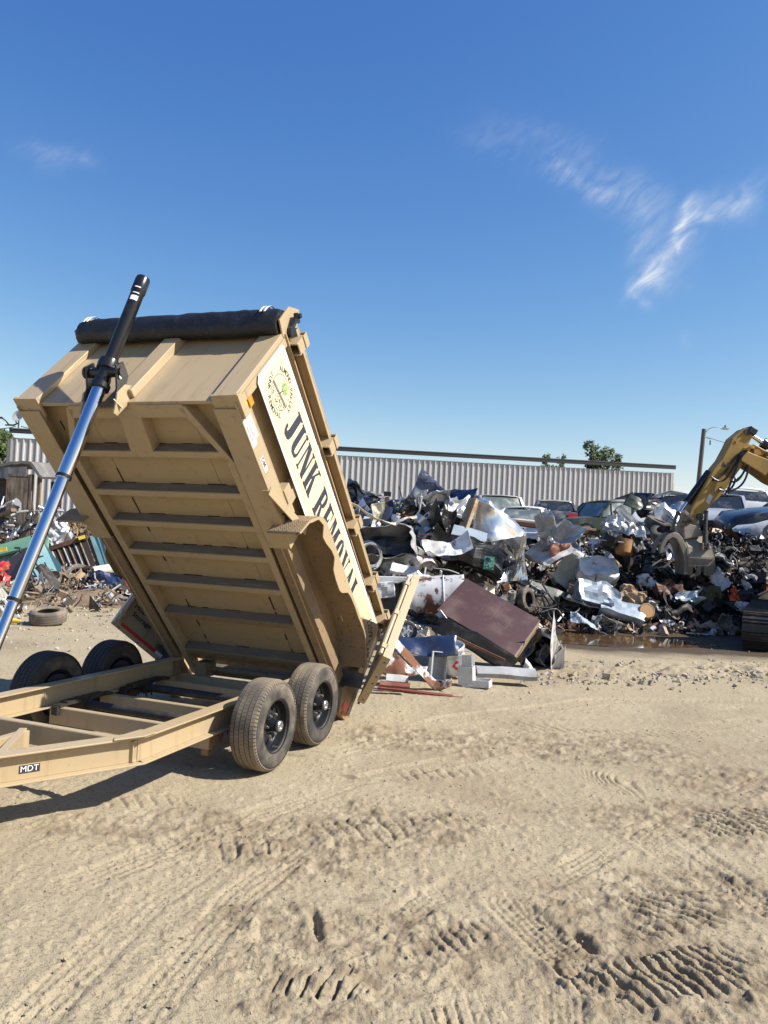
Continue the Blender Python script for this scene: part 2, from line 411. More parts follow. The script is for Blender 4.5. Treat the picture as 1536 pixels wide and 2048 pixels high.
RUTS = [([(560, 1640), (300, 1800), (60, 2040)], .24, .008, 5, 3), ([(720, 1620), (480, 1790), (260, 2060)], .24, .008, 5, 4),
        ([(1500, 1440), (1000, 1500), (700, 1560), (420, 1660), (0, 1830)], .26, .009, 5, 6), ([(1536, 1560), (1290, 1680), (1420, 1760), (1560, 1830)], .26, .012, 6, 7),
        ([(1130, 2060), (1125, 1960), (1090, 1880), (1010, 1800)], .20, .010, 6, 8), ([(1300, 1640), (1420, 1730), (1560, 1830)], .22, .012, 5, 12), ([(1010, 1800), (1120, 1900), (1200, 1965)], .26, .012, 6, 14), ([(640, 2060), (700, 1900), (860, 1790), (1080, 1720)], .2, .008, 5, 15), ([(60, 2060), (300, 1880), (560, 1760)], .22, .007, 5, 16), ([(1536, 1400), (1200, 1400), (900, 1440), (690, 1500)], .30, .010, 4, 9),
        ([(900, 2060), (960, 1900), (1100, 1760), (1300, 1650)], .22, .010, 5, 10)]
def g2(p):
    q = onground(*p); return (q.x, q.y)
def build_ground():
    a_front = np.radians(np.linspace(-33, 33, 760)); a_rest = np.radians(np.linspace(33, 327, 90)[1:-1])
    A = np.concatenate([a_front, a_rest])
    r = [.6, 1.2, 1.9, 2.4]
    while r[-1] < 26: r.append(r[-1] + max(.008, .0019 * r[-1] ** 1.55 * .62))
    while r[-1] < 900: r.append(r[-1] * 1.09)
    r = np.array(r)
    RR, AA = np.meshgrid(r, A, indexing='ij')
    X, Y = RR * np.sin(AA), RR * np.cos(AA)
    Z = ground_z(X, Y)
    front = (Y > 2) & (RR < 16) & (np.abs(X) < 14)
    xf, yf = X[front], Y[front]
    z = np.zeros_like(xf)
    for t in TRACKS: z += track_strip(xf, yf, g2(t['a']), g2(t['b']), t['w'], t['p'], t['d'], t['g'], seed=t['seed'], fade=t.get('fade', .4))
    for pts, w, d, rb, sd_ in RUTS: z += rut(xf, yf, [g2(q) for q in pts], w, d, rb, sd_)
    for a, b, w, d in GOUGES:
        (x0, y0), (x1, y1) = g2(a), g2(b); L = math.hypot(x1 - x0, y1 - y0); ux, uy = (x1 - x0) / L, (y1 - y0) / L
        u = (xf - x0) * ux + (yf - y0) * uy; v = -(xf - x0) * uy + (yf - y0) * ux
        z += -d * np.exp(-(v / w * 1.3) ** 2) * smooth01(u / .05) * smooth01((L - u) / .05) + d * .35 * np.exp(-((np.abs(v) - w * 1.5) / w) ** 2) * smooth01(u / .05) * smooth01((L - u) / .05)
    churn = np.zeros_like(xf)
    for c, wx_, wy_ in CHURN:
        x0, y0 = g2(c); q = ((xf - x0 + .25 * vn(xf * 3, yf * 3, 81)) / wx_) ** 2 + ((yf - y0 + .2 * vn(xf * 3, yf * 3, 83)) / (wy_ * 1.6)) ** 2
        churn = np.maximum(churn, smooth01(1.6 - q * 1.1))
    z += churn * (.030 * np.maximum(fbm(xf * 11, yf * 11, 85, 4), -.12) + .018 * np.maximum(fbm(xf * 24, yf * 24, 87, 3), -.1))
    Z[front] += z
    CH = np.zeros_like(X); CH[front] = churn
    # rubble rise in front of the big heap and fading of the relief under the tyres
    Z += .035 * np.exp(-((Y - 11.7 - .25 * (X - 3)) / .5) ** 2) * smooth01((X - 1.9) / .6) * (1 + 2.2 * fbm(X * 3, Y * 3, 71, 4) + 1.2 * fbm(X * 11, Y * 11, 73, 3))
    for wx, wy in TYRES:
        k = np.exp(-(((X - wx) ** 2 + (Y - wy) ** 2) / .10) ** 2); Z = Z * (1 - k) - .004 * k
    k = smooth01((RR - 40) / 60); Z = Z * (1 - k)
    # a shallow basin for the puddle
    Z -= .10 * np.exp(-((X - 4.6) / 2.3) ** 2 - ((Y - 15.8) / 1.2) ** 2)
    nr, na = X.shape
    V = np.stack([X, Y, Z], -1).reshape(-1, 3)
    V = np.vstack([V, [[0, 0, 0]]])
    i = np.arange(nr - 1)[:, None]; j = np.arange(na)[None, :]; j2 = (j + 1) % na
    Q = np.stack([i * na + j, (i + 1) * na + j, (i + 1) * na + j2, i * na + j2], -1).reshape(-1, 4)
    me = bpy.data.meshes.new('ground')
    nq = len(Q)
    tri = np.stack([np.full(na, nr * na), np.arange(na), (np.arange(na) + 1) % na], -1)
    me.vertices.add(len(V)); me.vertices.foreach_set('co', V.ravel().astype(np.float32))
    loops = np.concatenate([Q.ravel(), tri.ravel()]).astype(np.int32)
    me.loops.add(len(loops)); me.loops.foreach_set('vertex_index', loops)
    me.polygons.add(nq + na)
    ls = np.concatenate([np.arange(nq) * 4, nq * 4 + np.arange(na) * 3]).astype(np.int32)
    me.polygons.foreach_set('loop_start', ls)
    me.polygons.foreach_set('use_smooth', np.ones(nq + na, bool))
    me.update(calc_edges=True); me.validate()
    o = bpy.data.objects.new('ground', me); COL.objects.link(o); o['kind'] = 'structure'
    m = mat('dirt', (.35, .290, .192), .95, spec=.2, layers=[
        ((.285, .228, .15), .55, .46, .66, None, None), ((.385, .325, .222), 1.3, .50, .72, None, None), ((.20, .155, .105), 3.2, .62, .74, None, None),
        ((.20, .155, .10), 55, .52, .66, None, None), ((.42, .37, .285), 130, .62, .70, None, None), ((.09, .07, .05), 170, .66, .72, None, None)], bump=.9, bscale=120, bdetail=9, bdist=.010)
    # oily dark mud round the foot of the heap
    nt = m.node_tree; Lk = nt.links.new
    bs = [n for n in nt.nodes if n.type == 'BSDF_PRINCIPLED'][0]
    src = bs.inputs['Base Color'].links[0].from_socket
    geo = _nd(nt, 'ShaderNodeNewGeometry'); sp = _nd(nt, 'ShaderNodeSeparateXYZ'); Lk(geo.outputs['Position'], sp.inputs[0])
    nz = _nd(nt, 'ShaderNodeTexNoise', Scale=1.1, Detail=6.0); Lk(geo.outputs['Position'], nz.inputs['Vector'])
    def mm(op, a, b, cl=False):
        n = _nd(nt, 'ShaderNodeMath', operation=op, use_clamp=cl)
        for k, v in enumerate((a, b)):
            if isinstance(v, (int, float)): n.inputs[k].default_value = v
            else: Lk(v, n.inputs[k])
        return n.outputs[0]
    yy = mm('ADD', sp.outputs[1], mm('MULTIPLY', mm('SUBTRACT', nz.outputs[0], .5), 1.6))
    wet = mm('MULTIPLY', mm('MULTIPLY', mm('SUBTRACT', yy, 13.3), 1.2, True), mm('MULTIPLY', mm('SUBTRACT', 19.5, yy), .6, True))
    xx = mm('ADD', sp.outputs[0], mm('MULTIPLY', mm('SUBTRACT', nz.outputs[0], .5), 2.0))
    wet = mm('MULTIPLY', wet, mm('MULTIPLY', mm('SUBTRACT', xx, 2.0), 1.2, True))
    mx = _nd(nt, 'ShaderNodeMix', data_type='RGBA'); Lk(mm('MULTIPLY', wet, .88), mx.inputs['Factor']); Lk(src, mx.inputs['A']); mx.inputs['B'].default_value = (.042, .027, .016, 1)
    Lk(mx.outputs['Result'], bs.inputs['Base Color'])
    Lk(mm('SUBTRACT', .95, mm('MULTIPLY', wet, .35)), bs.inputs['Roughness'])
    me.materials.append(m)
    # freshly churned, damper soil: kept as an attribute of the sheet
    at_ = me.attributes.new('churned', 'FLOAT', 'POINT'); at_.data.foreach_set('value', np.concatenate([CH.ravel(), [0.0]]).astype(np.float32))
    an = _nd(nt, 'ShaderNodeAttribute', attribute_name='churned')
    n3 = _nd(nt, 'ShaderNodeTexNoise', Scale=7.0, Detail=7.0); Lk(geo.outputs['Position'], n3.inputs['Vector'])
    src = bs.inputs['Base Color'].links[0].from_socket
    m2 = _nd(nt, 'ShaderNodeMix', data_type='RGBA'); Lk(mm('MULTIPLY', an.outputs['Fac'], mm('MULTIPLY', mm('SUBTRACT', n3.outputs[0], .40), 3.2, True)), m2.inputs['Factor']); Lk(src, m2.inputs['A']); m2.inputs['B'].default_value = (.185, .14, .09, 1)
    Lk(m2.outputs['Result'], bs.inputs['Base Color'])
    return o
def trailer_xy(x, y):
    "trailer space (x right, y forward) to the world"
    c, s_ = math.cos(PSI), math.sin(PSI)
    return (-1.7571 + x * c - y * s_, 7.1398 - x * s_ - y * c)
TYRES = [trailer_xy(sx * 1.104, y) for sx in (-1, 1) for y in (.43, -.43)]
build_ground()
def gz(x, y): return float(ground_z(np.array([x]), np.array([y]))[0])
# puddle
m = MB(); n = 40
m.add([(4.4 + 2.3 * (1 + .25 * float(vn(i * .9, 3.3, 5))) * math.cos(2 * math.pi * i / n), 15.75 + .95 * (1 + .35 * float(vn(i * .7, 1.3, 6))) * math.sin(2 * math.pi * i / n), -.045) for i in range(n)], [tuple(range(n))])
PUD = mat('muddy_water', (.075, .045, .02), .06, layers=[((.12, .07, .03), 1.3, .4, .7, .12, None)], bump=.02, bscale=8)
o = m.build('puddle', PUD); o['kind'] = 'structure'
# stones and grit as loose ground cover
def build_grit():
    r = rnd(5); m = MB()
    def stone(x, y, s, mi):
        z = gz(x, y); M = Matrix.Translation((x, y, z + s * .15)) @ Euler((r.uniform(0, 6), r.uniform(0, 6), r.uniform(0, 6))).to_matrix().to_4x4()
        vs = [M @ Vector((s * a * r.uniform(.5, 1.1), s * b * r.uniform(.5, 1.1), s * c_ * r.uniform(.4, .9))) for a, b, c_ in ((1, 0, 0), (-1, 0, 0), (0, 1, 0), (0, -1, 0), (0, 0, 1), (0, 0, -1))]
        m.add(vs, [(0, 2, 4), (2, 1, 4), (1, 3, 4), (3, 0, 4), (2, 0, 5), (1, 2, 5), (3, 1, 5), (0, 3, 5)], mi)
    for i in range(4200):
        y = 2.9 + 14 * r.random() ** 1.6; x = r.uniform(-.62, .62) * y
        stone(x, y, (.0025 + .010 * r.random() ** 3) * (1 + y * .04), r.choice((0, 0, 0, 1)))
    for i in range(2300):     # rubble at the foot of the heap
        x = r.uniform(1.9, 7.5); y = 11.5 + .25 * (x - 3) + r.gauss(0, .42)
        if x < 2.4 and y > 11.3: continue
        stone(x, y, (.010 + .05 * r.random() ** 2.5) * (1.8 if r.random() < .06 else 1), r.choice((0, 0, 0, 1, 1, 2)))
    for i in range(700):     # crumbs on the left
        x = r.uniform(-9, -3.4); y = r.uniform(11, 19)
        stone(x, y, r.uniform(.01, .05), r.choice((0, 1, 2, 2)))
    o = m.build('loose_gravel', [mat('stone_tan', (.29, .235, .16), .9), mat('stone_grey', (.24, .22, .19), .9), mat('stone_pale', (.38, .34, .28), .9)])
    o['kind'] = 'stuff'
build_grit()

# ================================================================== corrugated metal building
CLAD = mat('wall_cladding', (.47, .465, .455), .5, layers=[((.40, .395, .385), 1.2, .45, .7, None, None, (1, 1, .1))])
CLADRUST = mat('cladding_rusty', (.40, .31, .22), .7, layers=[((.26, .14, .07), 2.0, .4, .65, .9, None)])
TRIM = mat('dark_trim', (.018, .018, .020), .5)
WALLA, WALLB = at(25, 858, 38.0), at(1345, 932, 46.0)
def build_building():
    T = thing('metal_building', 'long pale corrugated metal building with dark roof trim behind the scrap', 'building', (WALLA.x, WALLA.y, 0),
              (0, 0, math.atan2(WALLB.y - WALLA.y, WALLB.x - WALLA.x)))
    Lw = math.hypot(WALLB.x - WALLA.x, WALLB.y - WALLA.y)
    h0, h1 = WALLA.z, WALLB.z
    P = .305
    n = int(Lw / P); P = Lw / n
    line = []
    for i in range(n):
        x = i * P
        line += [(x, 0), (x + P * .30, 0), (x + P * .33, -.018), (x + P * .42, -.018), (x + P * .45, 0), (x + P * .62, 0), (x + P * .67, -.075), (x + P * .86, -.075), (x + P * .93, 0)]
    line.append((Lw, 0))
    m = MB(); vs = []
    for x, y in line:
        h = h0 + (h1 - h0) * x / Lw - .42
        vs += [(x, y, 1.75), (x, y, h)]
    m.add(vs, [(2 * i, 2 * i + 2, 2 * i + 3, 2 * i + 1) for i in range(len(line) - 1)])
    w = m.build('wall_cladding', CLAD, T)
    m = MB(); vs = []
    for x, y in line: vs += [(x, y, -.2), (x, y, 1.75)]
    m.add(vs, [(2 * i, 2 * i + 2, 2 * i + 3, 2 * i + 1) for i in range(len(line) - 1)])
    m.build('wall_base', CLADRUST, T)
    def hh(x): return h0 + (h1 - h0) * x / Lw
    m = MB()
    def strip(mb, y0, y1, dz0, dz1, e=.10, mi=0):
        a, b = -e, Lw + e
        mb.add([(a, y0, hh(a) + dz0), (b, y0, hh(b) + dz0), (b, y1, hh(b) + dz0), (a, y1, hh(a) + dz0), (a, y0, hh(a) + dz1), (b, y0, hh(b) + dz1), (b, y1, hh(b) + dz1), (a, y1, hh(a) + dz1)],
               [(0, 3, 2, 1), (4, 5, 6, 7), (0, 1, 5, 4), (1, 2, 6, 5), (2, 3, 7, 6), (3, 0, 4, 7)], mi)
    strip(m, -.20, -.05, -.20, -.02)
    m.build('gutter', TRIM, T)
    m = MB(); strip(m, -.22, .05, -.016, .03); m.build('roof_edge', mat('trim_edge', (.05, .05, .052), .5), T)
    m = MB(); m.add([(-.2, .06, hh(0) + .0), (Lw + .2, .06, hh(Lw)), (Lw + .2, 12, hh(Lw) + 1.2), (-.2, 12, hh(0) + 1.2)], [(0, 1, 2, 3)]); m.bx(-.2, Lw + .2, .07, .2, 3, min(h0, h1) - .5)
    m.build('roof', mat('roof_sheet', (.45, .44, .42), .5), T)
    CT = mat('corner_trim', (.33, .31, .29), .5)
    for x0, x1, hq in ((-.03, .06, h0), (Lw - .06, Lw + .05, h1)): m = MB(); m.bx(x0, x1, -.07, .02, 0, hq - .4); m.build('corner_trim', CT, T)
    for x0, x1, hq in ((.07, .14, h0), (Lw - .14, Lw - .07, h1)): m = MB(); m.bx(x0, x1, .1, 24, 0, hq - .4); m.build('gable_wall', CLAD, T)
build_building()
# satellite dish and yoke on the roof corner
def build_antenna():
    p = at(37, 852, 38.2)
    T = thing('roof_antenna', 'small white dish and bent arm on the roof corner of the metal building', 'antenna', p)
    m = MB(); m.tube([(0, 0, -.1), (0, 0, .42)], .035, 8); m.tube([(0, 0, .1), (-.12, 0, .16), (-.2, 0, .42), (-.28, 0, .5)], .03, 6); m.build('mast', INKTHIN, T)
    m = MB(); m.lathe([(0, 0), (.16, .03), (.27, .10), (.29, .10), (.17, .0), (0, -.03)], 20, Matrix.Translation((.02, -.05, .45)) @ Euler((R(70), R(-30), 0)).to_matrix().to_4x4()); m.build('dish', mat('dish_white', (.36, .36, .36), .5), T, smooth='auto')
    m = MB(); m.tube([(-.05, 0, .12), (-.25, 0, .02), (-.48, 0, .04), (-.62, 0, .22), (-.80, 0, .34)], [.03, .05, .04, .03, .04], 6); m.box((-.86, 0, .36), (.12, .06, .10)); m.box((-.5, 0, .02), (.3, .06, .06)); m.build('arm', INKTHIN, T)
build_antenna()
# low pale building far left
m = MB(); a = at(-60, 905, 52); b = at(27, 905, 52)
m.bx(a.x - 6, b.x + 3, 52, 58, 0, a.z)
o = m.build('low_building', mat('pale_render', (.52, .48, .43), .8, layers=[((.45, .41, .36), 1, .4, .7, None, None)])); tag(o, 'low pale flat building at the far left edge behind the corrugated wall', 'building')

# ================================================================== pole and wires
WOOD = mat('pole_wood', (.075, .065, .06), .85, layers=[((.12, .105, .095), 3, .4, .7, None, None, (6, 6, .4))])
def build_pole():
    b = at(1385, 1075, 50); t = at(1408, 858, 50)
    T = thing('utility_pole', 'leaning wooden utility pole with a curved street lamp arm behind the excavator arm', 'pole', (b.x, b.y, 0))
    tip = t - Vector((b.x, b.y, 0)); foot = Vector((-(tip.x) * .25, 0, 0))
    m = MB(); m.tube([foot, tip], [.16, .13], 12); m.build('pole', WOOD, T, smooth='auto')
    m = MB(); q = tip + Vector((.12, 0, -.22))
    m.tube([q, q + Vector((.15, 0, .22)), q + Vector((.45, 0, .36)), q + Vector((.85, 0, .36)), q + Vector((1.0, 0, .33))], .028, 8); m.build('lamp_arm', STEEL, T, smooth='auto')
    h = q + Vector((1.2, 0, .32))
    m = MB(); m.lathe([(0, -.1), (.10, -.08), (.13, 0), (.06, .06), (0, .07)], 14, Matrix.Translation(h) @ Matrix.Scale(2.2, 4, (1, 0, 0))); l = m.build('lamp_head', STEEL, T, smooth='auto')
    m = MB(); m.cyl(h + Vector((.02, 0, .07)), h + Vector((.02, 0, .20)), .05, 10); m.build('photocell', INKTHIN, l)
    m = MB(); m.cyl(tip + Vector((.2, 0, -.55)), tip + Vector((.5, 0, -.6)), .03, 6); m.box(tip + Vector((.42, 0, -.85)), (.06, .06, .3)); m.build('bracket', INKTHIN, T)
build_pole()
def wire(a, b, sag, name, label):
    a, b = Vector(a), Vector(b)
    m = MB(); m.tube([a.lerp(b, t) - Vector((0, 0, sag * 4 * t * (1 - t))) for t in np.linspace(0, 1, 14)], .02, 5)
    tag(m.build(name, INKTHIN), label, 'wire')
wire(at(1412, 874, 50), at(1700, 915, 62), .5, 'overhead_wire', 'thin overhead wire running right from the leaning utility pole')
wire(at(-60, 856, 37), at(32, 853, 37.5), .1, 'overhead_wire', 'thin wire running left from the dish on the roof corner')
wire(at(42, 853, 37.6), at(160, 872, 37), .05, 'overhead_wire', 'thin stay wire sloping down right along the roof edge from the dish')

# ================================================================== trees
BARK = mat('bark', (.12, .09, .065), .9)
def leafm(n, c): return mat(n, c, .6, jitter=.1, layers=[((c[0] * 1.7, c[1] * 1.5, c[2] * 1.3), .8, .45, .7, None, None), ((c[0] * .5, c[1] * .55, c[2] * .5), 1.4, .55, .75, None, None)])
LEAF = leafm('leaves_dark', (.035, .062, .018)); LEAF2 = leafm('leaves_mid', (.06, .095, .025))
def tree(label, base, h, blobs, leaf, seed, nleaf=2600, ls=.16, name='tree'):
    "blobs: (x, y, z, r) leaf clusters relative to the base"
    r = rnd(seed)
    T = thing(name, label, 'tree', base)
    m = MB(); top = Vector((0, 0, h * .75)); m.tube([(0, 0, -.2), (.05, 0, h * .35), top], [.2, .16, .08], 10)
    for x, y, z, rr in blobs: m.tube([(0.03, 0, h * r.uniform(.35, .6)), (x * .5, y * .5, z * .8), (x, y, z)], [.09, .06, .02], 6)
    m.build('trunk', BARK, T)
    m = MB(); tot = sum(b[3] ** 2 for b in blobs)
    for x, y, z, rr in blobs:
        sub = [(Vector((r.gauss(0, 1), r.gauss(0, 1), r.gauss(0, .8))).normalized() * rr * r.uniform(.35, .95), rr * r.uniform(.18, .42)) for _ in range(14)]
        for i in range(int(nleaf * rr ** 2 / tot)):
            c, cr = r.choice(sub)
            d = Vector((r.gauss(0, 1), r.gauss(0, 1), r.gauss(0, 1))).normalized() * cr * r.random() ** .4
            q = Vector((x, y, z)) + c + d
            a = Vector((r.gauss(0, 1), r.gauss(0, 1), r.gauss(0, 1))).normalized(); b = a.orthogonal().normalized()
            s1, s2 = ls * r.uniform(.6, 1.3), ls * r.uniform(.3, .6)
            m.add([q - a * s1, q + b * s2, q + a * s1, q - b * s2], [(0, 1, 2, 3)])
    m.build('crown', leaf, T)
def treepx(label, px, py0, py1, Y, blobs_px, leaf, seed, **k):
    "crown clusters given by where they stand in the photograph, at their own distance"
    b = at(px, 1060, Y); base = Vector((b.x, b.y, 0))
    bl = []
    for i, (x, y, r_) in enumerate(blobs_px):
        q = at(x, y, Y + ((i * 37) % 5 - 2) * .35); rr = r_ * Y / FPX
        bl.append((q.x - base.x, q.y - base.y, q.z, rr))
    tree(label, base, at(px, py0, Y).z, bl, leaf, seed, **k)
treepx('dark green leafy tree rising behind the right end of the metal building', 1208, 895, 930, 56, [(1183, 893, 15), (1192, 908, 18), (1216, 910, 20), (1200, 924, 22), (1228, 918, 16), (1236, 930, 14), (1180, 930, 20), (1210, 940, 30)], LEAF, 3, nleaf=3400, ls=.13)
treepx('small tuft of a tree top peeping over the middle of the metal building', 1093, 905, 930, 60, [(1093, 914, 8), (1091, 922, 9), (1093, 935, 14)], LEAF2, 4, nleaf=500, ls=.12)
treepx('small low tree top peeping over the roof just left of the dark tree', 1125, 905, 930, 60, [(1126, 914, 7), (1122, 921, 9), (1125, 936, 14)], LEAF, 5, nleaf=450, ls=.12)
treepx('green tree at the far left edge beyond the corrugated wall', 5, 865, 905, 48, [(-20, 870, 30), (4, 885, 22), (18, 880, 12), (-5, 900, 26), (15, 900, 14), (-50, 890, 40)], LEAF2, 6, nleaf=4200, ls=.14)
# ================================================================== the tipped dump trailer
TH = 0.8211
def build_trailer():
    T = thing('dump_trailer', 'tan twin axle dump trailer with its bed tipped up, lettered JUNK REMOVAL', 'trailer',
              (-1.7571, 7.1398, 0), (0, 0, -PSI))
    BM_ = Matrix.Translation((0, 1.3377, .3739)) @ Matrix.Rotation(-TH, 4, 'X')      # body space (y negated) in trailer space
    def B(mb, name, m, parent=None, **k):
        "a part of the tipped bed, drawn with y forward up the floor"
        if parent is None: return mb.build(name, m, T, BM_, flipy=True, **k)
        return mb.build(name, m, parent, Matrix.Identity(4), flipy=True, **k)
    def F(mb, name, m, parent=None, **k):
        "a part of the frame, drawn with y forward"
        return mb.build(name, m, T if parent is None else parent, None, flipy=True, **k)
    L, HW, ZF, ZT = 3.41, 1.035, .10, 1.12
    # ---------------- bed
    m = MB(); m.bx(-HW + .06, HW - .06, 0.0, L - .02, ZF, ZF + .03)
    for sx in (-1, 1):      # faint seams of the floor plates
        m.bx(sx * .50 - .004, sx * .50 + .004, .1, L - .1, ZF - .004, ZF - .001)
    floor = B(m, 'bed_floor', TAN, bev=.003)
    for sx in (-1, 1):
        m = MB()
        m.prism([(sx * .745, -.02), (sx * .815, -.02), (sx * .815, .0), (sx * .79, .0), (sx * .79, ZF), (sx * .765, ZF), (sx * .765, 0), (sx * .745, 0)], 1, -.12, 2.845)
        m.prism([(sx * .815, 2.83), (sx * .745, 2.86), (sx * .50, 3.37), (sx * .57, 3.37)], 2, -.022, -.002)
        m.prism([(sx * .79, 2.83), (sx * .765, 2.84), (sx * .525, 3.37), (sx * .55, 3.37)], 2, -.002, ZF)
        B(m, 'floor_rail', TAN, floor, bev=.004)
    m = MB()
    m.bx(-.55, .55, 3.36, 3.385, -.02, ZF); m.bx(-.56, .56, 3.27, 3.362, -.022, -.006)
    B(m, 'front_header', TAN, floor, bev=.003)
    m = MB(); m.prism([(-.15, 2.92), (.075, 2.92), (.115, 3.27), (-.09, 3.27)], 2, -.016, ZF)
    B(m, 'centre_channel', TAN, floor, bev=.004)
    for i, y in enumerate((2.913, 2.482, 2.116, 1.744, 1.326, .854, .281, -.075)):
        hw = .745
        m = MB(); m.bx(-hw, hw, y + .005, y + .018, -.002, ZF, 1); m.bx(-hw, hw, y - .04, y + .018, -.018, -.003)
        B(m, 'cross_rib', [TAN if i < 5 else TAN_MUD, RIBGREY], floor, bev=.002)
    r_ = rnd(21); m = MB()
    for y in (2.913, 2.482, 2.116, 1.744, 1.326, .854, .281):
        x = -.72
        while x < .7:
            w_ = r_.uniform(.06, .22)
            if r_.random() < .6: m.bx(x, x + w_, y + .0185, y + .0185 + r_.uniform(.003, .008), ZF - .006, ZF - .0005)
            x += w_ + r_.uniform(.05, .2)
    for sx in (-1, 1):
        y = .1
        while y < 3.2:
            w_ = r_.uniform(.06, .25)
            if r_.random() < .55: m.bx(sx * .50 - .006, sx * .50 + .006, y, y + w_, ZF - .0065, ZF - .0042)
            if r_.random() < .5: m.bx(sx * .833, sx * .842, y, y + w_ * .6, ZF - .006, ZF - .0005)
            y += w_ + r_.uniform(.03, .15)
    B(m, 'weld_gaps', mat('weld_gap', (.02, .014, .010), .8), floor)['kind'] = 'stuff'
    m = MB(); m.tube([(.83, 3.1, .08), (.83, 2.2, .075), (.832, 1.2, .08), (.83, .3, .07), (.80, -.05, .02)], .007, 6); B(m, 'brake_wire', INK, floor)
    # front wall (bulkhead)
    m = MB(); m.bx(-HW + .02, HW - .02, L - .03, L, -.005, 1.0)
    bulk = B(m, 'front_wall', TAN, bev=.003)
    for x0, x1 in ((-1.05, -.83), (-.07, .085), (.845, 1.045)):
        m = MB()
        e = .05 if abs(x0) > .5 else .075
        m.bx(x0, x1, L, L + e, .0 if abs(x0) > .5 else .05, .99)
        B(m, 'wall_post', TAN, bulk, bev=.006)
    for sx in (-1, 1):      # corner plates under the posts
        m = MB(); a, b = (1.075, .845) if sx > 0 else (1.06, .82)
        m.prism([(sx * a, L + .065), (sx * b, L + .06), (sx * b, L - .10), (sx * (b + .06), L - .21), (sx * (a - .05), L - .22), (sx * (a - .03), L - .15), (sx * a, L - .15)], 2, -.032, -.008)
        m.bx(sx * a - .004, sx * a + .004, L - .15, L + .06, -.03, .03)
        m.cyl((sx * (a - .06), L - .07, -.034), (sx * (a - .06), L - .07, -.0325), .014, 10, 1)
        B(m, 'corner_plate', [TAN, INK], bulk, bev=.003)
    # ---------------- side walls with posts, channels and rails
    def side(sx):
        m = MB()
        m.bx(sx * .945, sx * .955, -.27, L - .03, -.04, ZT - .1)
        w = B(m, 'side_wall', TAN)
        m = MB()       # bottom channel, front part
        m.bx(sx * .956, sx * 1.05, 1.93, L - .0, .118, .13); m.bx(sx * 1.04, sx * 1.05, 1.93, L, -.052, .118); m.bx(sx * .84, sx * 1.04, 1.93, L - .05, -.052, -.04)
        B(m, 'lower_channel', TAN, w, bev=.003)
        m = MB()       # lower rail past the fender
        m.prism([(sx * .86, -.03), (sx * 1.0, -.03), (sx * 1.0, .09), (sx * .955, .09), (sx * .955, .0), (sx * .86, .0)], 1, -.22, 1.925)
        B(m, 'lower_rail', TAN_MUD, w, bev=.004)
        m = MB(); m.bx(sx * .956, sx * 1.05, L - .075, L - .001, .131, 1.0)
        B(m, 'front_post', TAN, w, bev=.003)
        for y, z0 in ((2.27, .132), (1.28, .345), (.30, .345), (-.22, .132)):
            m = MB(); m.prism([(sx * .957, y - .06), (sx * 1.045, y - .05), (sx * 1.045, y + .05), (sx * .957, y + .06)], 2, z0, .925)
            B(m, 'side_post', TAN, w, bev=.003)
        m = MB()       # top rail: a channel open outwards
        m.bx(sx * .962, sx * .975, -.26, L + .03, .93, 1.13); m.bx(sx * .976, sx * 1.065, -.26, L + .03, .93, .945)
        m.bx(sx * .95, sx * 1.085, -.26, L - .02, 1.118, 1.132); m.bx(sx * 1.073, sx * 1.084, -.26, L - .02, 1.078, 1.117)
        B(m, 'top_rail', TAN, w, bev=.003)
        m = MB(); m.bx(sx * .9765, sx * .982, .0, L - .05, .95, 1.11)
        B(m, 'rail_backing', TAN_BROWN, w)
        for y in (3.28, 2.22, 1.22, .41, -.19):
            m = MB()
            h = .05
            for q in (-1, 1): m.bx(sx * .983, sx * 1.13, y + q * h - .006, y + q * h + .006, .948, 1.10)
            m.bx(sx * 1.118, sx * 1.13, y - h + .007, y + h - .007, .96, 1.12)
            m.bx(sx * .99, sx * 1.135, y - h - .01, y + h + .01, 1.134, 1.15)
            m.bx(sx * 1.131, sx * 1.139, y - h - .01, y + h + .01, 1.07, 1.133)
            B(m, 'stake_pocket', TAN, w, bev=.003)
        # rear corner post
        m = MB(); m.bx(sx * .956, sx * 1.05, -.34, -.272, -.24, 1.05)
        m.prism([(-.27, -.24), (-.10, -.27), (.02, -.06), (-.06, .10), (-.14, .2), (-.27, .3)], 0, sx * .985, sx * 1.045)
        B(m, 'rear_post', TAN_MUD, w, bev=.004)
        return w
    sr = side(1); sl = side(-1)
    m = MB(); m.bx(1.046, 1.050, -.22, -.12, -.20, -.10); B(m, 'reflector', REDV, sr)
    m = MB(); m.cyl((1.046, -.16, -.235), (1.058, -.16, -.235), .016, 12); B(m, 'tail_light', REDV, sr)
    # stepped bracket and strap between channel and fender
    m = MB()
    m.bx(.956, 1.06, 2.28, 2.42, .135, .25); m.bx(.956, 1.05, 2.14, 2.275, .135, .20)
    B(m, 'step_bracket', TAN, sr, bev=.004)
    m = MB(); m.beam((1.095, 2.62, -.10), (1.12, 1.96, .15), .012, .075, (0, 0, 1)); m.beam((1.05, 2.62, -.10), (1.09, 2.0, .14), .06, .012)
    st = B(m, 'light_strap', TAN, sr, bev=.003)
    m = MB(); m.cyl((1.10, 2.02, .13), (1.125, 2.02, .13), .02, 14); B(m, 'marker_light', YELLOW, st)
    m = MB(); m.tube([(1.03, 2.30, -.02), (1.06, 2.25, .04), (1.05, 2.18, .02), (1.08, 2.12, .07), (1.05, 2.05, .05)], .008, 6); B(m, 'wiring', INK, st)
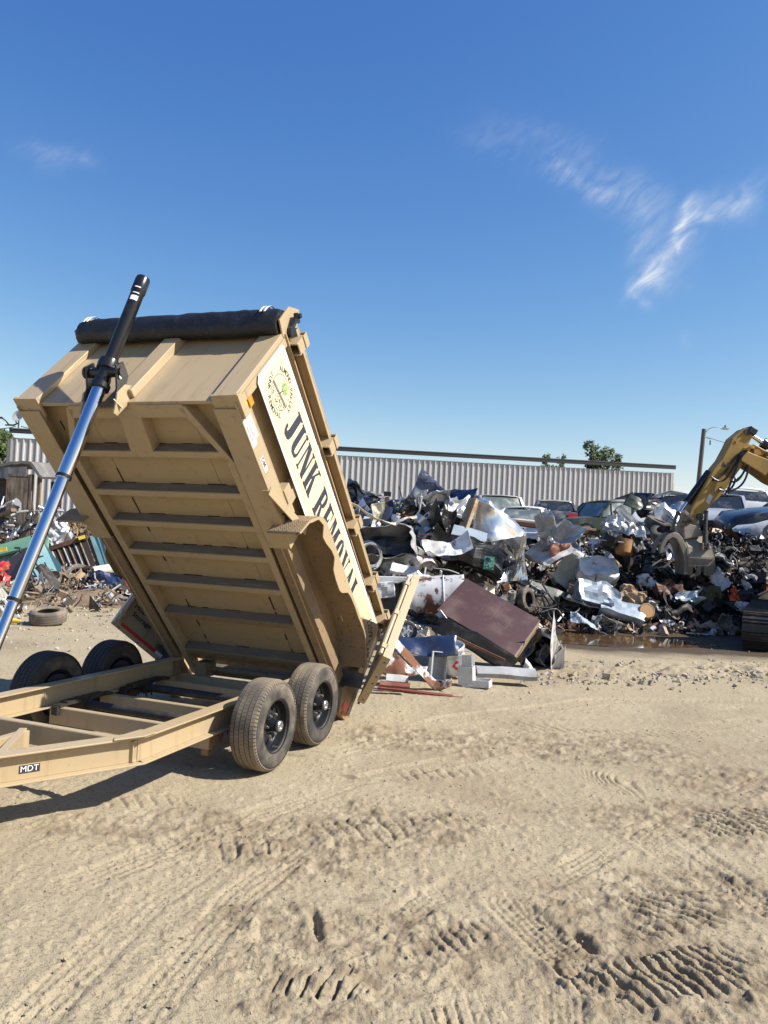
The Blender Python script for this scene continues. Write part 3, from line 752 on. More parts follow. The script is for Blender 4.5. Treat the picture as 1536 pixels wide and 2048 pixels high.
    # ---------------- fenders
    def fender(sx):
        xi, xo = sx * .957, sx * 1.258
        top = [(2.22, -.14), (2.18, .05), (2.06, .24), (1.95, .285), (.62, .325), (.40, .30), (.13, .14)]
        m = MB(); t = .014
        # diamond plate shell: outer line and the same line lowered
        for (a, b) in zip(top[:-1], top[1:]):
            dy, dz = b[0] - a[0], b[1] - a[1]; l_ = math.hypot(dy, dz); ny, nz = dz / l_ * t, -dy / l_ * t
            if nz > 0: ny, nz = ny, nz
            vs = [(x, y, z) for x in (xi, xo) for (y, z) in (a, b, (b[0] - abs(ny) * 0, b[1] - t), (a[0] - (t if nz < .006 else 0), a[1] - t))]
            m.add(vs, [(0, 1, 2, 3), (4, 7, 6, 5), (0, 4, 5, 1), (1, 5, 6, 2), (2, 6, 7, 3), (3, 7, 4, 0)], 0)
        f = B(m, 'fender', TAN_MUD, bev=.002)
        # outer skirt with scalloped lower edge (two wheel arches)
        low = [(2.24, -.19), (2.215, -.20), (2.17, .02), (2.08, .18), (1.97, .225), (1.90, .15), (1.80, .17), (1.68, .215), (1.58, .225), (1.51, .14), (1.40, .125), (1.26, .125),
               (1.20, .15), (1.10, .25), (1.0, .275), (.85, .285), (.70, .285), (.52, .30), (.40, .29), (.28, .22), (.14, .12), (.12, .14), (.13, .155)]
        up = [q for q in top]
        def upz(y):
            for (a, b) in zip(up[:-1], up[1:]):
                if b[0] <= y <= a[0]: return a[1] + (b[1] - a[1]) * (a[0] - y) / (a[0] - b[0] + 1e-9)
            return up[-1][1] if y < up[-1][0] else up[0][1]
        m = MB(); ys = [q[0] for q in low[2:-2]]
        pts = []
        k = 80
        for i in range(k + 1):
            y = 2.175 - (2.175 - .14) * i / k
            lo = np.interp(-y, [-q[0] for q in low[2:-2]], [q[1] for q in low[2:-2]])
            hi = upz(y); lo = min(lo, hi - .012)
            pts.append((y, lo, hi + .004))
        xa, xb = sx * 1.259, sx * 1.267
        vs = []; fs = []
        for (y, lo, hi) in pts: vs += [(xa, y, lo), (xa, y, hi), (xb, y, hi), (xb, y, lo)]
        for i in range(k):
            a = i * 4; b = a + 4
            for j in range(4): fs.append((a + j, a + (j + 1) % 4, b + (j + 1) % 4, b + j))
        fs += [(0, 1, 2, 3), (k * 4, k * 4 + 3, k * 4 + 2, k * 4 + 1)]
        m.add(vs, fs)
        m.prism([(2.225, -.15), (2.18, .055), (2.165, .05), (2.21, -.15)], 0, xa, xb)
        B(m, 'fender_skirt', TAN, f)
        # back plate between fender and bed, above the rail
        m = MB(); m.prism([(2.16, .02), (2.15, .06), (2.05, .235), (1.95, .270), (.62, .310), (.40, .283), (.14, .122), (.1, .02)], 0, sx * .9565, sx * .9615); B(m, 'inner_plate', TAN_MUD, f)
        m = MB()      # raised diamond pattern on the front plate
        r_ = rnd(3)
        for i in range(15):
            for j in range(10):
                y = 2.232 - .012 - .02 * j * .6; u = (i + .5 + (j % 2) * .5) / 15.5
                z = -.125 + .018 * j
                yy = 2.223 - (z + .14) / .19 * .04
                m.box((xi + (xo - xi) * u, yy + .001, z), (.012, .004, .006), (0, (.7 if (i + j) % 2 else -.7), 0))
        B(m, 'tread_plate', TAN, f)
        m = MB(); m.prism([(sx * .95, .165), (sx * 1.22, .12), (sx * 1.24, -.06), (sx * .96, -.03)], 1, .03, .042); B(m, 'mud_flap', RUBBER, f)
        return f
    fender(1); fender(-1)
    # ---------------- sign panel with lettering
    xs = 1.06
    m = MB()
    m.prism([(L + .0, .345), (L - .045, .30), (.30, .31), (-.10, .33), (-.27, .42), (-.25, .80), (-.19, .93), (L - .03, .845), (L, .81)], 0, xs, xs + .006)
    sg = B(m, 'sign_panel', WHITE, bev=.002)
    m = MB()
    m.prism([(L - .035, .40), (L - .10, .335), (.28, .345), (-.08, .365), (-.24, .44), (-.22, .78), (-.17, .885), (L - .09, .80), (L - .035, .765)], 0, xs + .0065, xs + .0085)
    B(m, 'sign_field', SIGN, sg)
    XT = xs + .0092
    def glyphs(mb, txt, y0, zb, h, wch, gap, lean=0.0):
        "thick slab letters from strokes: each stroke a quad in a unit box, layered a hair apart"
        st = .30
        G = {
            'J': ([[(.42, 1), (.86, 1), (.86, .25), (.42, .25)], [(.86, .251), (.42, .251), (.36, .14), (.66, .0), (.80, .08)], [(.36, .139), (.659, .0), (.30, -.02), (.14, .06), (.06, .22), (.10, .30), (.24, .27), (.26, .16)], [(.30, 1.001), (.98, 1.001), (.98, .93), (.30, .93)]], .95),
            'U': ([[(.06, 1), (.42, 1), (.42, .25), (.06, .25)], [(.06, .249), (.42, .249), (.46, .12), (.54, .0), (.30, .0), (.12, .10)], [(.541, .0), (.461, .12), (.62, .11), (.74, .22), (.86, .22), (.82, .10), (.70, .01)], [(.74, 1), (.86, 1), (.86, .221), (.74, .221)], [(-.02, 1.001), (.50, 1.001), (.50, .93), (-.02, .93)], [(.64, 1.001), (.96, 1.001), (.96, .93), (.64, .93)]], .98),
            'N': ([[(.06, 1), (.17, 1), (.17, 0), (.06, 0)], [(.1, 1), (.46, 1), (.96, 0), (.62, 0)], [(.80, 1), (.91, 1), (.91, .15), (.80, .35)], [(-.02, 1.001), (.3, 1.001), (.3, .94), (-.02, .94)], [(-.02, .06), (.28, .06), (.28, -.001), (-.02, -.001)], [(.68, 1.001), (1.02, 1.001), (1.02, .94), (.68, .94)]], 1.0),
            'K': ([[(.06, 1), (.42, 1), (.42, 0), (.06, 0)], [(.421, .42), (.421, .54), (.80, 1), (.94, 1)], [(.50, .60), (.66, .72), (1.0, 0), (.60, 0)], [(-.02, 1.001), (.50, 1.001), (.50, .93), (-.02, .93)], [(-.02, .07), (.50, .07), (.50, -.001), (-.02, -.001)], [(.66, 1.001), (1.04, 1.001), (1.04, .94), (.66, .94)], [(.56, .06), (1.06, .06), (1.06, -.001), (.56, -.001)]], 1.02),
            'R': ([[(.06, 1), (.42, 1), (.42, 0), (.06, 0)], [(.421, 1), (.66, .99), (.66, .90), (.421, .91)], [(.661, .99), (.84, .93), (.92, .78), (.90, .62), (.80, .52), (.64, .46), (.60, .55), (.64, .70), (.64, .82), (.60, .90)], [(.421, .54), (.639, .54), (.639, .46), (.421, .46)], [(.50, .461), (.70, .461), (1.0, 0), (.64, 0)], [(-.02, 1.001), (.44, 1.001), (.44, .93), (-.02, .93)], [(-.02, .07), (.50, .07), (.50, -.001), (-.02, -.001)], [(.60, .06), (1.06, .06), (1.06, -.001), (.60, -.001)]], 1.02),
            'E': ([[(.06, 1), (.42, 1), (.42, 0), (.06, 0)], [(.421, 1), (.86, 1), (.86, .92), (.421, .92)], [(.78, .921), (.86, .921), (.88, .70), (.82, .70)], [(.421, .55), (.66, .55), (.66, .46), (.421, .46)], [(.60, .66), (.67, .66), (.67, .35), (.60, .35)], [(.421, .08), (.86, .08), (.86, 0), (.421, 0)], [(.80, .081), (.88, .081), (.92, .30), (.86, .30)], [(-.02, 1.001), (.44, 1.001), (.44, .93), (-.02, .93)], [(-.02, .07), (.44, .07), (.44, -.001), (-.02, -.001)]], .94),
            'M': ([[(.06, 1), (.16, 1), (.16, 0), (.06, 0)], [(.1, 1), (.44, 1), (.64, .20), (.50, 0)], [(.53, .18), (.62, .12), (.92, 1), (.80, 1)], [(.80, 1), (1.12, 1), (1.12, 0), (.80, 0)], [(-.02, 1.001), (.3, 1.001), (.3, .94), (-.02, .94)], [(-.02, .06), (.28, .06), (.28, -.001), (-.02, -.001)], [(.78, 1.001), (1.2, 1.001), (1.2, .94), (.78, .94)], [(.72, .06), (1.2, .06), (1.2, -.001), (.72, -.001)]], 1.18),
            'O': ([[(.5, 1.02), (.24, .94), (.08, .74), (.04, .5), (.08, .26), (.24, .06), (.5, -.02), (.5, .06), (.42, .18), (.39, .5), (.42, .82), (.5, .94)], [(.5, 1.02), (.76, .94), (.92, .74), (.96, .5), (.92, .26), (.76, .06), (.5, -.02), (.5, .06), (.58, .18), (.61, .5), (.58, .82), (.5, .94)]], 1.0),
            'V': ([[(.0, 1), (.40, 1), (.66, .18), (.50, 0), (.44, 0)], [(.60, .14), (.66, .26), (.92, 1), (.80, 1)], [(-.05, 1.001), (.48, 1.001), (.48, .94), (-.05, .94)], [(.68, 1.001), (1.02, 1.001), (1.02, .94), (.68, .94)]], .98),
            'A': ([[(.08, 0), (.19, 0), (.46, .80), (.40, .90)], [(.36, 1), (.58, 1), (1.0, 0), (.62, 0), (.34, .88)], [(.24, .34), (.60, .34), (.60, .26), (.21, .26)], [(-.02, .06), (.30, .06), (.30, -.001), (-.02, -.001)], [(.54, .06), (1.06, .06), (1.06, -.001), (.54, -.001)]], 1.02),
            'L': ([[(.06, 1), (.42, 1), (.42, 0), (.06, 0)], [(.421, .09), (.86, .09), (.86, 0), (.421, 0)], [(.78, .091), (.87, .091), (.92, .34), (.84, .34)], [(-.02, 1.001), (.52, 1.001), (.52, .93), (-.02, .93)], [(-.02, .07), (.44, .07), (.44, -.001), (-.02, -.001)]], .95),
            ' ': ([], .45)}
        y = y0
        for ch in txt:
            strokes, adv = G[ch]
            for k, poly in enumerate(strokes):
                q = [(y - u * wch, zb + .022 * (2.85 - y + u * wch) + v * h) for u, v in poly]
                mb.prism(q, 0, XT, XT + .0012 + .0002 * k)
            y -= adv * wch + gap
        return y
    m = MB()
    end = glyphs(m, 'JUNK REMOVAL', 2.86, .418, .325, .172, .028)
    B(m, 'lettering', INK, sg)
    def flat_text(txt, size, yc, zc, ang, x, bold=0.0, sxx=1.0):
        vs, fs = text_mesh(txt, size, bold=bold)
        ca, sa = math.cos(ang), math.sin(ang)
        out = [(x, yc - (v.x * sxx * ca - v.y * sa), zc + (v.x * sxx * sa + v.y * ca)) for v in vs]
        return out, fs
    # the round emblem
    yc, zc, rr = 3.115, .56, .150
    m = MB()
    def ring(r0, r1, a0, a1, mi, x=XT, n=64):
        vs = []
        for i in range(n + 1):
            a = a0 + (a1 - a0) * i / n
            for r in (r0, r1): vs.append((x, yc - r * math.cos(a), zc + r * math.sin(a)))
        m.add(vs, [(2 * i, 2 * i + 1, 2 * i + 3, 2 * i + 2) for i in range(n)], mi)
    ring(rr - .004, rr + .001, 0, 2 * math.pi, 0)
    ring(.190, .195, R(160), R(205), 2); ring(.190, .195, R(-20), R(10) - R(60) + R(45), 2)
    def circ_text(txt, r, mid, step, inward=False, size=.060):
        n = len(txt)
        for i, ch in enumerate(txt):
            if ch == ' ': continue
            k = (i - (n - 1) / 2) * step
            a = mid - k if not inward else mid + k
            rot = a - math.pi / 2 if not inward else a + math.pi / 2
            v, f_ = flat_text(ch, size, yc - r * math.cos(a), zc + r * math.sin(a), rot, XT, .0013)
            m.add(v, f_, 0)
    circ_text('ALMOND VALLEY', .190, R(75), R(11.2))
    circ_text('JUNK REMOVAL', .192, R(255), R(11.8), True)
    # picture inside: a straight dividing bar, scribbled junk on one half, a tree on the other
    def line(p0, p1, w, mi, x=XT + .0004):
        (a, b), (c, d) = p0, p1; l_ = math.hypot(c - a, d - b); nx, ny = -(d - b) / l_ * w / 2, (c - a) / l_ * w / 2
        m.add([(x, yc - u, zc + v) for u, v in ((a + nx, b + ny), (c + nx, d + ny), (c - nx, d - ny), (a - nx, b - ny))], [(0, 1, 2, 3)], mi)
    for k, w in ((-.012, .006), (.0, .008), (.012, .004)): line((-.140, -.045 + k), (.146, .004 + k), w, 0, XT + .0003 + abs(k) * .01)
    r_ = rnd(11)
    for i in range(90):
        u, v = r_.uniform(-.13, .13), r_.uniform(-.14, -.01)
        if u * u + v * v > .0185 or v > .17 * u - .045: continue
        a = r_.uniform(0, 6.28); l_ = r_.uniform(.01, .045)
        line((u, v), (u + l_ * math.cos(a), v + l_ * math.sin(a)), .003, 0, XT + .0004 + i * .00002)
    line((.0, -.015), (.012, .05), .010, 0, XT + .0010); line((.008, .03), (.04, .06), .005, 0, XT + .0011); line((.008, .03), (-.02, .055), .005, 0, XT + .0012)
    for i in range(90):
        a = r_.uniform(0, 6.28); d = r_.uniform(.008, .042); l_ = r_.uniform(.012, .02)
        u, v = .012 + 1.25 * d * math.cos(a), .082 + d * math.sin(a)
        b = a + r_.uniform(-.6, .6)
        line((u, v), (u + l_ * math.cos(b), v + l_ * math.sin(b)), .0045, 1, XT + .0013 + i * .00002)
    B(m, 'emblem', [INKTHIN, GREEN, PALEGREEN], sg)
    # phone number at the rear end
    m = MB()
    v, f_ = flat_text('(209)', .16, -.02, .74, R(-24), XT, .0016, .75); m.add(v, f_)
    v, f_ = flat_text('-1682', .16, -.14, .54, R(-24), XT, .0016, .75); m.add(v, f_)
    B(m, 'phone_number', INKTHIN, sg)
    # stickers and lamps on the front end of the channel
    m = MB(); m.bx(1.051, 1.062, 3.27, 3.345, .135 - .03, .20 - .03); B(m, 'marker_light', AMBER, sr, bev=.003)
    m = MB(); m.cyl((1.051, 3.335, .068), (1.06, 3.335, .068), .016, 14); B(m, 'marker_light', YELLOW, sr)
    m = MB()
    m.bx(1.0506, 1.0512, 2.99, 3.25, -.04, .035); m.bx(1.0506, 1.0514, 3.03, 3.235, .0355, .085)
    for i, (txt, s, y_, z_, mi) in enumerate((('THE', .03, 3.17, .066, 2), ('Trailer', .055, 3.13, .028, 1), ('Specialist', .042, 3.11, -.012, 2))):
        v, f_ = flat_text(txt, s, y_, z_, 0, 1.0516, .0007); m.add(v, f_, mi)
    B(m, 'dealer_sticker', [WHITE, REDV, INKTHIN], sr)
    m = MB(); m.bx(1.0506, 1.0512, 2.72, 2.86, -.005, .045)
    v, f_ = flat_text('DM', .055, 2.81, .02, 0, 1.0515, .002); m.add(v, f_, 1)
    m.tube([(1.0516, 2.765, .01), (1.0516, 2.75, .03), (1.0516, 2.735, .005)], .003, 4, 1)
    B(m, 'badge', [WHITE, INKTHIN], sr)
    # ---------------- tarp roll on the front
    m = MB(); n = 40; k = 18
    vs = []
    for i in range(n + 1):
        x = -1.02 + 2.04 * i / n
        for j in range(k):
            a = 2 * math.pi * j / k
            e = 1 if abs(x) < .90 else (.92 + .08 * math.cos(x * 90))
            r1 = (.095 + .014 * float(vn(x * 6, a * 1.2, 3)) + .018 * float(vn(x * 17, a * 1.7, 4))) * e
            r2 = (.118 + .020 * float(vn(x * 5, a, 7))) * e
            lo_ = max(0.0, -math.sin(a)); vs.append((x, L + .115 + r1 * math.cos(a) - .02 * lo_, 1.005 + r2 * math.sin(a) - lo_ * (.03 + .035 * float(vn(x * 4, 1.5, 13)))))
    fs = [(i * k + j, i * k + (j + 1) % k, (i + 1) * k + (j + 1) % k, (i + 1) * k + j) for i in range(n) for j in range(k)] + [tuple(range(k)), tuple(range(n * k, n * k + k))]
    m.add(vs, fs); tp = B(m, 'tarp_roll', TARP, smooth='auto', angle=60)
    for x in (-.93, .875):
        m = MB()
        for d in (0, .05): m.tube([(x + d * .8, L + .115 + .118 * math.cos(a), 1.005 + .135 * math.sin(a)) for a in np.linspace(-.3, 3.0, 12)], .011, 6, 0, True, .25)
        B(m, 'tarp_strap', WHITE, tp)
    m = MB()
    for x in (-.25, .12, .55): m.lathe([(.008, 0), (.016, 0), (.016, .004), (.008, .004)], 12, Matrix.Translation((x, L + .155, .98)) @ Matrix.Rotation(R(90), 4, 'X'), closed=True)
    m.tube([(-.05, L + .05, 1.17), (-.04, L + .05, 1.20), (0, L + .05, 1.205), (.02, L + .05, 1.175)], .006, 6)
    B(m, 'tarp_eyelet', STEEL, tp)
    m = MB(); m.bx(-1.0, 1.0, L - .05, L + .0, 1.0, 1.16); m.bx(-1.03, 1.03, L - .06, L + .12, 1.168, 1.18); B(m, 'tarp_box', TAN, tp, bev=.003)
    for sx in (-1, 1):
        m = MB()
        m.prism([(L + .16, .93), (L + .17, 1.14), (L + .10, 1.24), (L + .06, 1.29), (L + .02, 1.25), (L - .05, 1.16), (L - .06, .96), (L + .03, .90)], 0, sx * 1.035, sx * 1.05)
        B(m, 'tarp_end_plate', TAN, tp, bev=.002)
        m = MB()
        m.tube([(sx * 1.06, L + .02, 1.0), (sx * 1.07, L + .06, 1.10), (sx * 1.065, L + .02, 1.17), (sx * 1.06, L + .08, 1.20)], [.02, .035, .03, .02], 8)
        m.cyl((sx * 1.0, L + .05, 1.20), (sx * 1.10, L + .05, 1.20), .022, 10); m.cyl((sx * 1.05, L + .0, 1.02), (sx * 1.09, L + .0, 1.02), .05, 12)
        B(m, 'tarp_spring', BLACK, tp, smooth='auto')
    # ---------------- cylinder
    piv = Vector((-.12, 3.62, .10)); topb = Vector((-.12, 3.985, .975))
    ax = (topb - piv).normalized()
    zt_, yt_ = piv.z, piv.y
    # base: continue the line down to the height of the frame, in body space
    base = piv - ax * 3.05
    Mz = ax.to_track_quat('Z', 'Y').to_matrix().to_4x4(); Mz.translation = piv
    m = MB(); m.lathe([(0, -.06), (.048, -.06), (.055, -.05), (.055, .79), (.061, .80), (.061, .93), (.056, .95), (.0, .95)], 28, Mz)
    cy = B(m, 'hydraulic_cylinder', BLACK, smooth='auto')
    m = MB(); m.lathe([(.066, .015), (.082, .02), (.086, .06), (.082, .10), (.067, .105)], 28, Mz); m.lathe([(.058, -.16), (.075, -.155), (.077, -.115), (.058, -.11)], 28, Mz); m.lathe([(.06, -.11), (.063, -.1), (.063, -.06)], 20, Mz)
    B(m, 'cylinder_collar', BLACK, cy, smooth='auto')
    m = MB()
    a0 = math.atan2((Mz.inverted().to_3x3() @ Vector((.5, 1, .2))).y, (Mz.inverted().to_3x3() @ Vector((.5, 1, .2))).x)
    for z0, z1, rr_, w_ in ((.69, .735, .0558, .55), (.76, .768, .0558, .5), (.815, .825, .0618, .4)): m.grid(lambda u, v: Mz @ Vector((rr_ * math.cos(a0 + (u - .5) * 2 * w_), rr_ * math.sin(a0 + (u - .5) * 2 * w_), z0 + (z1 - z0) * v)), 10, 1)
    B(m, 'cylinder_label', WHITE, cy)
    segs = [(-.16, -.95, .053), (-.95, -1.92, .045), (-1.92, -3.05, .037)]
    for z0, z1, r in segs:
        m = MB(); m.lathe([(0, z1 - .005), (r * .97, z1 - .005), (r, z1), (r, z0), (0, z0)], 32, Mz)
        s_ = B(m, 'cylinder_stage', CHROME, cy, smooth='auto')
    m = MB()
    for z0, z1, r in segs[:-1]: m.lathe([(r + .0005, z1 + .02), (r + .006, z1 + .022), (r + .006, z1 - .0), (r - .002, z1 - .003)], 32, Mz)
    B(m, 'wiper_ring', BLACK, cy, smooth='auto')
    m = MB(); m.cyl(piv + Vector((-.17, 0, 0)), piv + Vector((.17, 0, 0)), .042, 20); m.cyl(piv + Vector((-.19, 0, 0)), piv + Vector((-.165, 0, 0)), .052, 20)
    B(m, 'trunnion', BLACK, cy, smooth='auto')
    for sx in (-1, 1):     # black ears bolted on tan plates standing on the wall
        cx = piv.x
        m = MB(); m.prism([(3.67, .17), (3.69, .08), (3.62, .03), (3.55, -.02), (3.49, -.10), (3.44, -.08), (3.47, .03), (3.55, .15)], 0, cx + sx * .135, cx + sx * .152)
        for y_, z_ in ((3.60, .055), (3.575, .075) if 0 else (3.64, .09), (3.475, -.06)): m.cyl((cx + sx * .152, y_, z_), (cx + sx * .164, y_, z_), .018, 10, 1)
        B(m, 'cylinder_ear', [BLACK, STEEL], cy, bev=.002)
        m = MB(); m.prism([(L - .02, .12), (L + .03, .17), (3.53, .06), (3.53, -.06), (3.47, -.13), (L + .02, -.19), (L - .02, -.17)], 0, cx + sx * .155, cx + sx * .170)
        m.prism([(cx + sx * .155, L + .10), (cx + sx * .155, L + .012), (cx + sx * .20, L + .012)], 2, -.115, -.105)
        B(m, 'cylinder_plate', TAN, cy, bev=.002)
    m = MB(); m.bx(cx - .15, cx + .15, L + .001, L + .012, -.10, .12); B(m, 'cylinder_back_plate', TAN_MUD, cy)
    # ---------------- tailgate doors, swung open
    def door(hx, hy, ang, w, z0, z1, name_sx):
        ca, sa = math.cos(ang), math.sin(ang)
        D = Matrix(((ca, -sa, 0, hx), (sa, ca, 0, hy), (0, 0, 1, 0), (0, 0, 0, 1)))     # x along the door, y across
        m = MB()
        m.bx(.06, w - .06, -.012, -.004, z0 + .06, z1 - .06, 0, D)
        d = B(m, 'tailgate_door', TAN)
        m = MB()
        m.bx(.0, w, -.045, .035, z0, z0 + .058, 0, D); m.bx(0, w, -.04, .03, z1 - .055, z1, 0, D)
        m.bx(.0, .055, -.04, .03, z0 + .059, z1 - .056, 0, D); m.bx(w - .055, w, -.045, .035, z0 + .059, z1 - .056, 0, D)
        m.bx(.06, w - .06, -.03, .02, (z0 + z1) / 2 - .03, (z0 + z1) / 2 + .03, 0, D)
        for u in (.08, .45, .6, .9): m.cyl(D @ Vector((u * w, -.01, z0 - .001)), D @ Vector((u * w, -.01, z0 - .003)), .012, 10, 1)
        B(m, 'door_frame', [TAN, INK], d, bev=.003)
        m = MB(); yy = .062 if name_sx > 0 else -.062
        m.cyl(D @ Vector((w - .03, yy, z0 + .03)), D @ Vector((w - .03, yy, z1 - .06)), .022, 14)
        for z_ in (z0 + .12, (z0 + z1) / 2, z1 - .15): m.box(D @ Vector((w - .03, yy * .8, z_)), (.06, .06, .05), (0, 0, ang))
        B(m, 'lock_rod', TAN, d, bev=.002, smooth='auto')
        m = MB()
        for z_ in (z0 + .10, z1 - .15): m.cyl(D @ Vector((-.03, 0, z_ - .05)), D @ Vector((-.03, 0, z_ + .05)), .028, 12); m.bx(-.16, .0, -.012, .012, z_ - .03, z_ + .03, 0, D)
        B(m, 'door_hinge', DARKSTEEL, d)
        return d, D
    door(1.15, -.26, R(60), .92, -.02, 1.08, 1)
    d, D = door(-1.10, -.20, R(119), .92, .0, 1.05, -1)
    ca = D.to_3x3()
    def on_door(txt, size, u, z, ang, mi, mb, bold=0.001):
        vs, fs = text_mesh(txt, size, bold=bold)
        c_, s_ = math.cos(ang), math.sin(ang)
        mb.add([D @ Vector((u + (q.x * c_ - q.y * s_) * -1, -.02, z + q.x * s_ + q.y * c_)) for q in vs], fs, mi)
    m = MB()
    for i, t in enumerate(('Clean Up', 'Residential', 'Commercial', 'Hoarding', 'Storage')): on_door(t, .085, .66, .60 - i * .092, 0, 0, m, .002)
    B(m, 'door_lettering', INKTHIN, d)
    for u0, u1 in ((.35, .84), (.05, .15)): m = MB(); m.bx(u0, u1, -.049, -.046, .01, .048, 0, D); B(m, 'reflector', REDV, d)
    m = MB(); m.bx(.17, .34, -.049, -.046, .01, .048, 0, D); B(m, 'reflector', WHITE, d)
    m = MB(); m.bx(.10, .36, -.03, -.02, .05, .22, 0, D); B(m, 'plate', STEEL, d)
    # ---------------- frame
    ZTf, ZBf = .50, .31
    def channel(m, a, b, inward):
        "C-section rail between two points of its outer top edge"
        a, b = Vector(a), Vector(b); d = (b - a).normalized(); s_ = Vector((-d.y, d.x, 0)) * inward
        for off, w_, z0, z1 in ((.06, .008, ZBf + .012, ZTf - .012), (0, .125, ZTf - .012, ZTf), (0, .125, ZBf, ZBf + .012)):
            p = [a + s_ * off, b + s_ * off, b + s_ * (off + w_), a + s_ * (off + w_)]
            m.prism([(q.x, q.y) for q in p], 2, z0, z1)
    rail_r, rail_l = MB(), MB()
    KN = 1.62
    channel(rail_r, (.86, -1.6, 0), (.86, KN, 0), 1)
    channel(rail_l, (-.83, -1.05, 0), (-.94, KN, 0), -1)
    for m, x in ((rail_r, .80),):
        for y in (-.1, .5, 1.1): m.bx(x - .05, x - .002, y - .004, y + .004, ZBf + .013, ZTf - .013)
    for y in (-.6, .13, .75): rail_l.bx(-.80 - (y + 1) * .04, -.76 - (y + 1) * .04, y - .006, y + .006, ZBf + .013, ZTf - .013)
    rr_ = F(rail_r, 'frame_rail', TAN, bev=.003); rl_ = F(rail_l, 'frame_rail', TAN, bev=.003)
    for sx, mb in ((1, MB()), (-1, MB())):
        if sx > 0: channel(mb, (.862, KN + .001, 0), (.06, 3.05, 0), 1)
        else: channel(mb, (-.942, KN + .001, 0), (-.06, 3.05, 0), -1)
        mb.prism([(sx * .87 - (.06 if sx < 0 else 0), KN - .10), (sx * .87 - (.06 if sx < 0 else 0), KN + .02), (sx * .76, KN + .20), (sx * .72, KN + .14), (sx * .74, KN - .10)], 2, ZTf + .001, ZTf + .011)
        F(mb, 'tongue_rail', TAN, bev=.003)
    m = MB()
    v, f_ = text_mesh('MDT', .052, bold=0.0)
    dt_ = (Vector((.06, 3.05, 0)) - Vector((.862, KN, 0))).normalized(); nt_ = Vector((dt_.y, -dt_.x, 0))
    o_ = Vector((.862, KN, 0)) + dt_ * .72 - nt_ * .06 + Vector((0, 0, .385))
    def ton(u, v_, off): q = o_ - dt_ * u + nt_ * off; return (q.x, q.y, o_.z + v_)
    m.add([ton(a, b, .0015) for a, b in ((-.062, -.025), (.062, -.025), (.062, .025), (-.062, .025))], [(0, 1, 2, 3)], 0)
    m.add([ton(q.x, q.y, .0025) for q in v], f_, 1)
    F(m, 'badge', [INK, WHITE])
    for y in (1.66, .74, .12, -.70, -1.05):
        xl = -.78 if y < 1.6 else -.80
        m = MB(); zc = .325 if y > 1.5 else .185; m.bx(xl, .795, y - .004, y + .004, zc, zc + .14); m.bx(xl, .795, y - .06, y - .006, zc + .13, zc + .142); m.bx(xl, .795, y - .055, y - .006, zc - .002, zc + .010)
        F(m, 'cross_member', TAN, bev=.002)
    m = MB(); m.bx(-.02, .04, 1.80, 3.0, .33, .47); F(m, 'centre_rail', TAN, bev=.003)
    m = MB(); m.beam((-.02, 1.80, .42), (.30, 2.30, .42), .05, .12); F(m, 'frame_brace', TAN, bev=.003)
    m = MB(); m.bx(-.25, .25, 2.30, 2.36, .33, .5); m.prism([(2.34, .50), (2.56, .50), (2.50, .62), (2.40, .62)], 0, -.2, -.19); m.prism([(2.34, .50), (2.56, .50), (2.50, .62), (2.40, .62)], 0, -.05, -.04); F(m, 'cylinder_mount', TAN, bev=.003)
    # hinge assembly at the rear
    m = MB()
    for sx in (-.6, .6): m.bx(sx - .07, sx + .07, -1.42, -1.22, .28, .44)
    m.cyl((-.75, -1.34, .36), (.75, -1.34, .36), .028, 14); m.bx(-.8, .8, -1.62, -1.55, .30, .46)
    F(m, 'hinge_bar', TAN_MUD, bev=.004)
    m = MB(); m.bx(.70, .76, .60, .70, .12, .205); m.bx(.66, .80, .56, .74, .20, .305)
    F(m, 'spring_hanger', TAN_MUD, bev=.003)
    for y0, z0, z1 in ((-1.05, .30, .48), (1.18, .12, .305)): m = MB(); m.bx(-.80, -.74, y0, y0 + .09, z0, z1); F(m, 'spring_hanger', TAN_MUD, bev=.003)
    # jack foot and tongue tip, out of the frame to the left
    m = MB(); m.cyl((.0, 3.0, .05), (0, 3.0, .85), .04, 14); m.bx(-.10, .10, 2.9, 3.1, .0, .02); F(m, 'jack', BLACK)
    m = MB(); m.bx(-.05, .05, 3.02, 3.35, .38, .46); m.lathe([(.0, .0), (.05, 0), (.06, .04), (.05, .09), (0, .10)], 16, Matrix.Translation((0, 3.38, .36))); F(m, 'coupler', BLACK)
    # ---------------- axles and wheels
    for y in (.43, -.43):
        m = MB(); m.cyl((-1.0, y, .30), (1.0, y, .30), .038, 16)
        for sx in (-1, 1):
            m.bx(sx * .66, sx * .74, y - .33, y + .33, .335, .352); m.bx(sx * .66, sx * .74, y - .24, y + .24, .353, .366); m.bx(sx * .65, sx * .75, y - .05, y + .05, .25, .345)
            m.cyl((sx * .92, y, .36), (sx * .985, y, .36), .13, 24)
            for q in (-.33, .33): m.bx(sx * .67, sx * .73, y + q - .02, y + q + .02, .27, .345)
            for q in (-.04, .04):
                for xx in (.655, .745): m.cyl((sx * xx, y + q, .22), (sx * xx, y + q, .37), .008, 6)
        F(m, 'axle', DARKSTEEL)
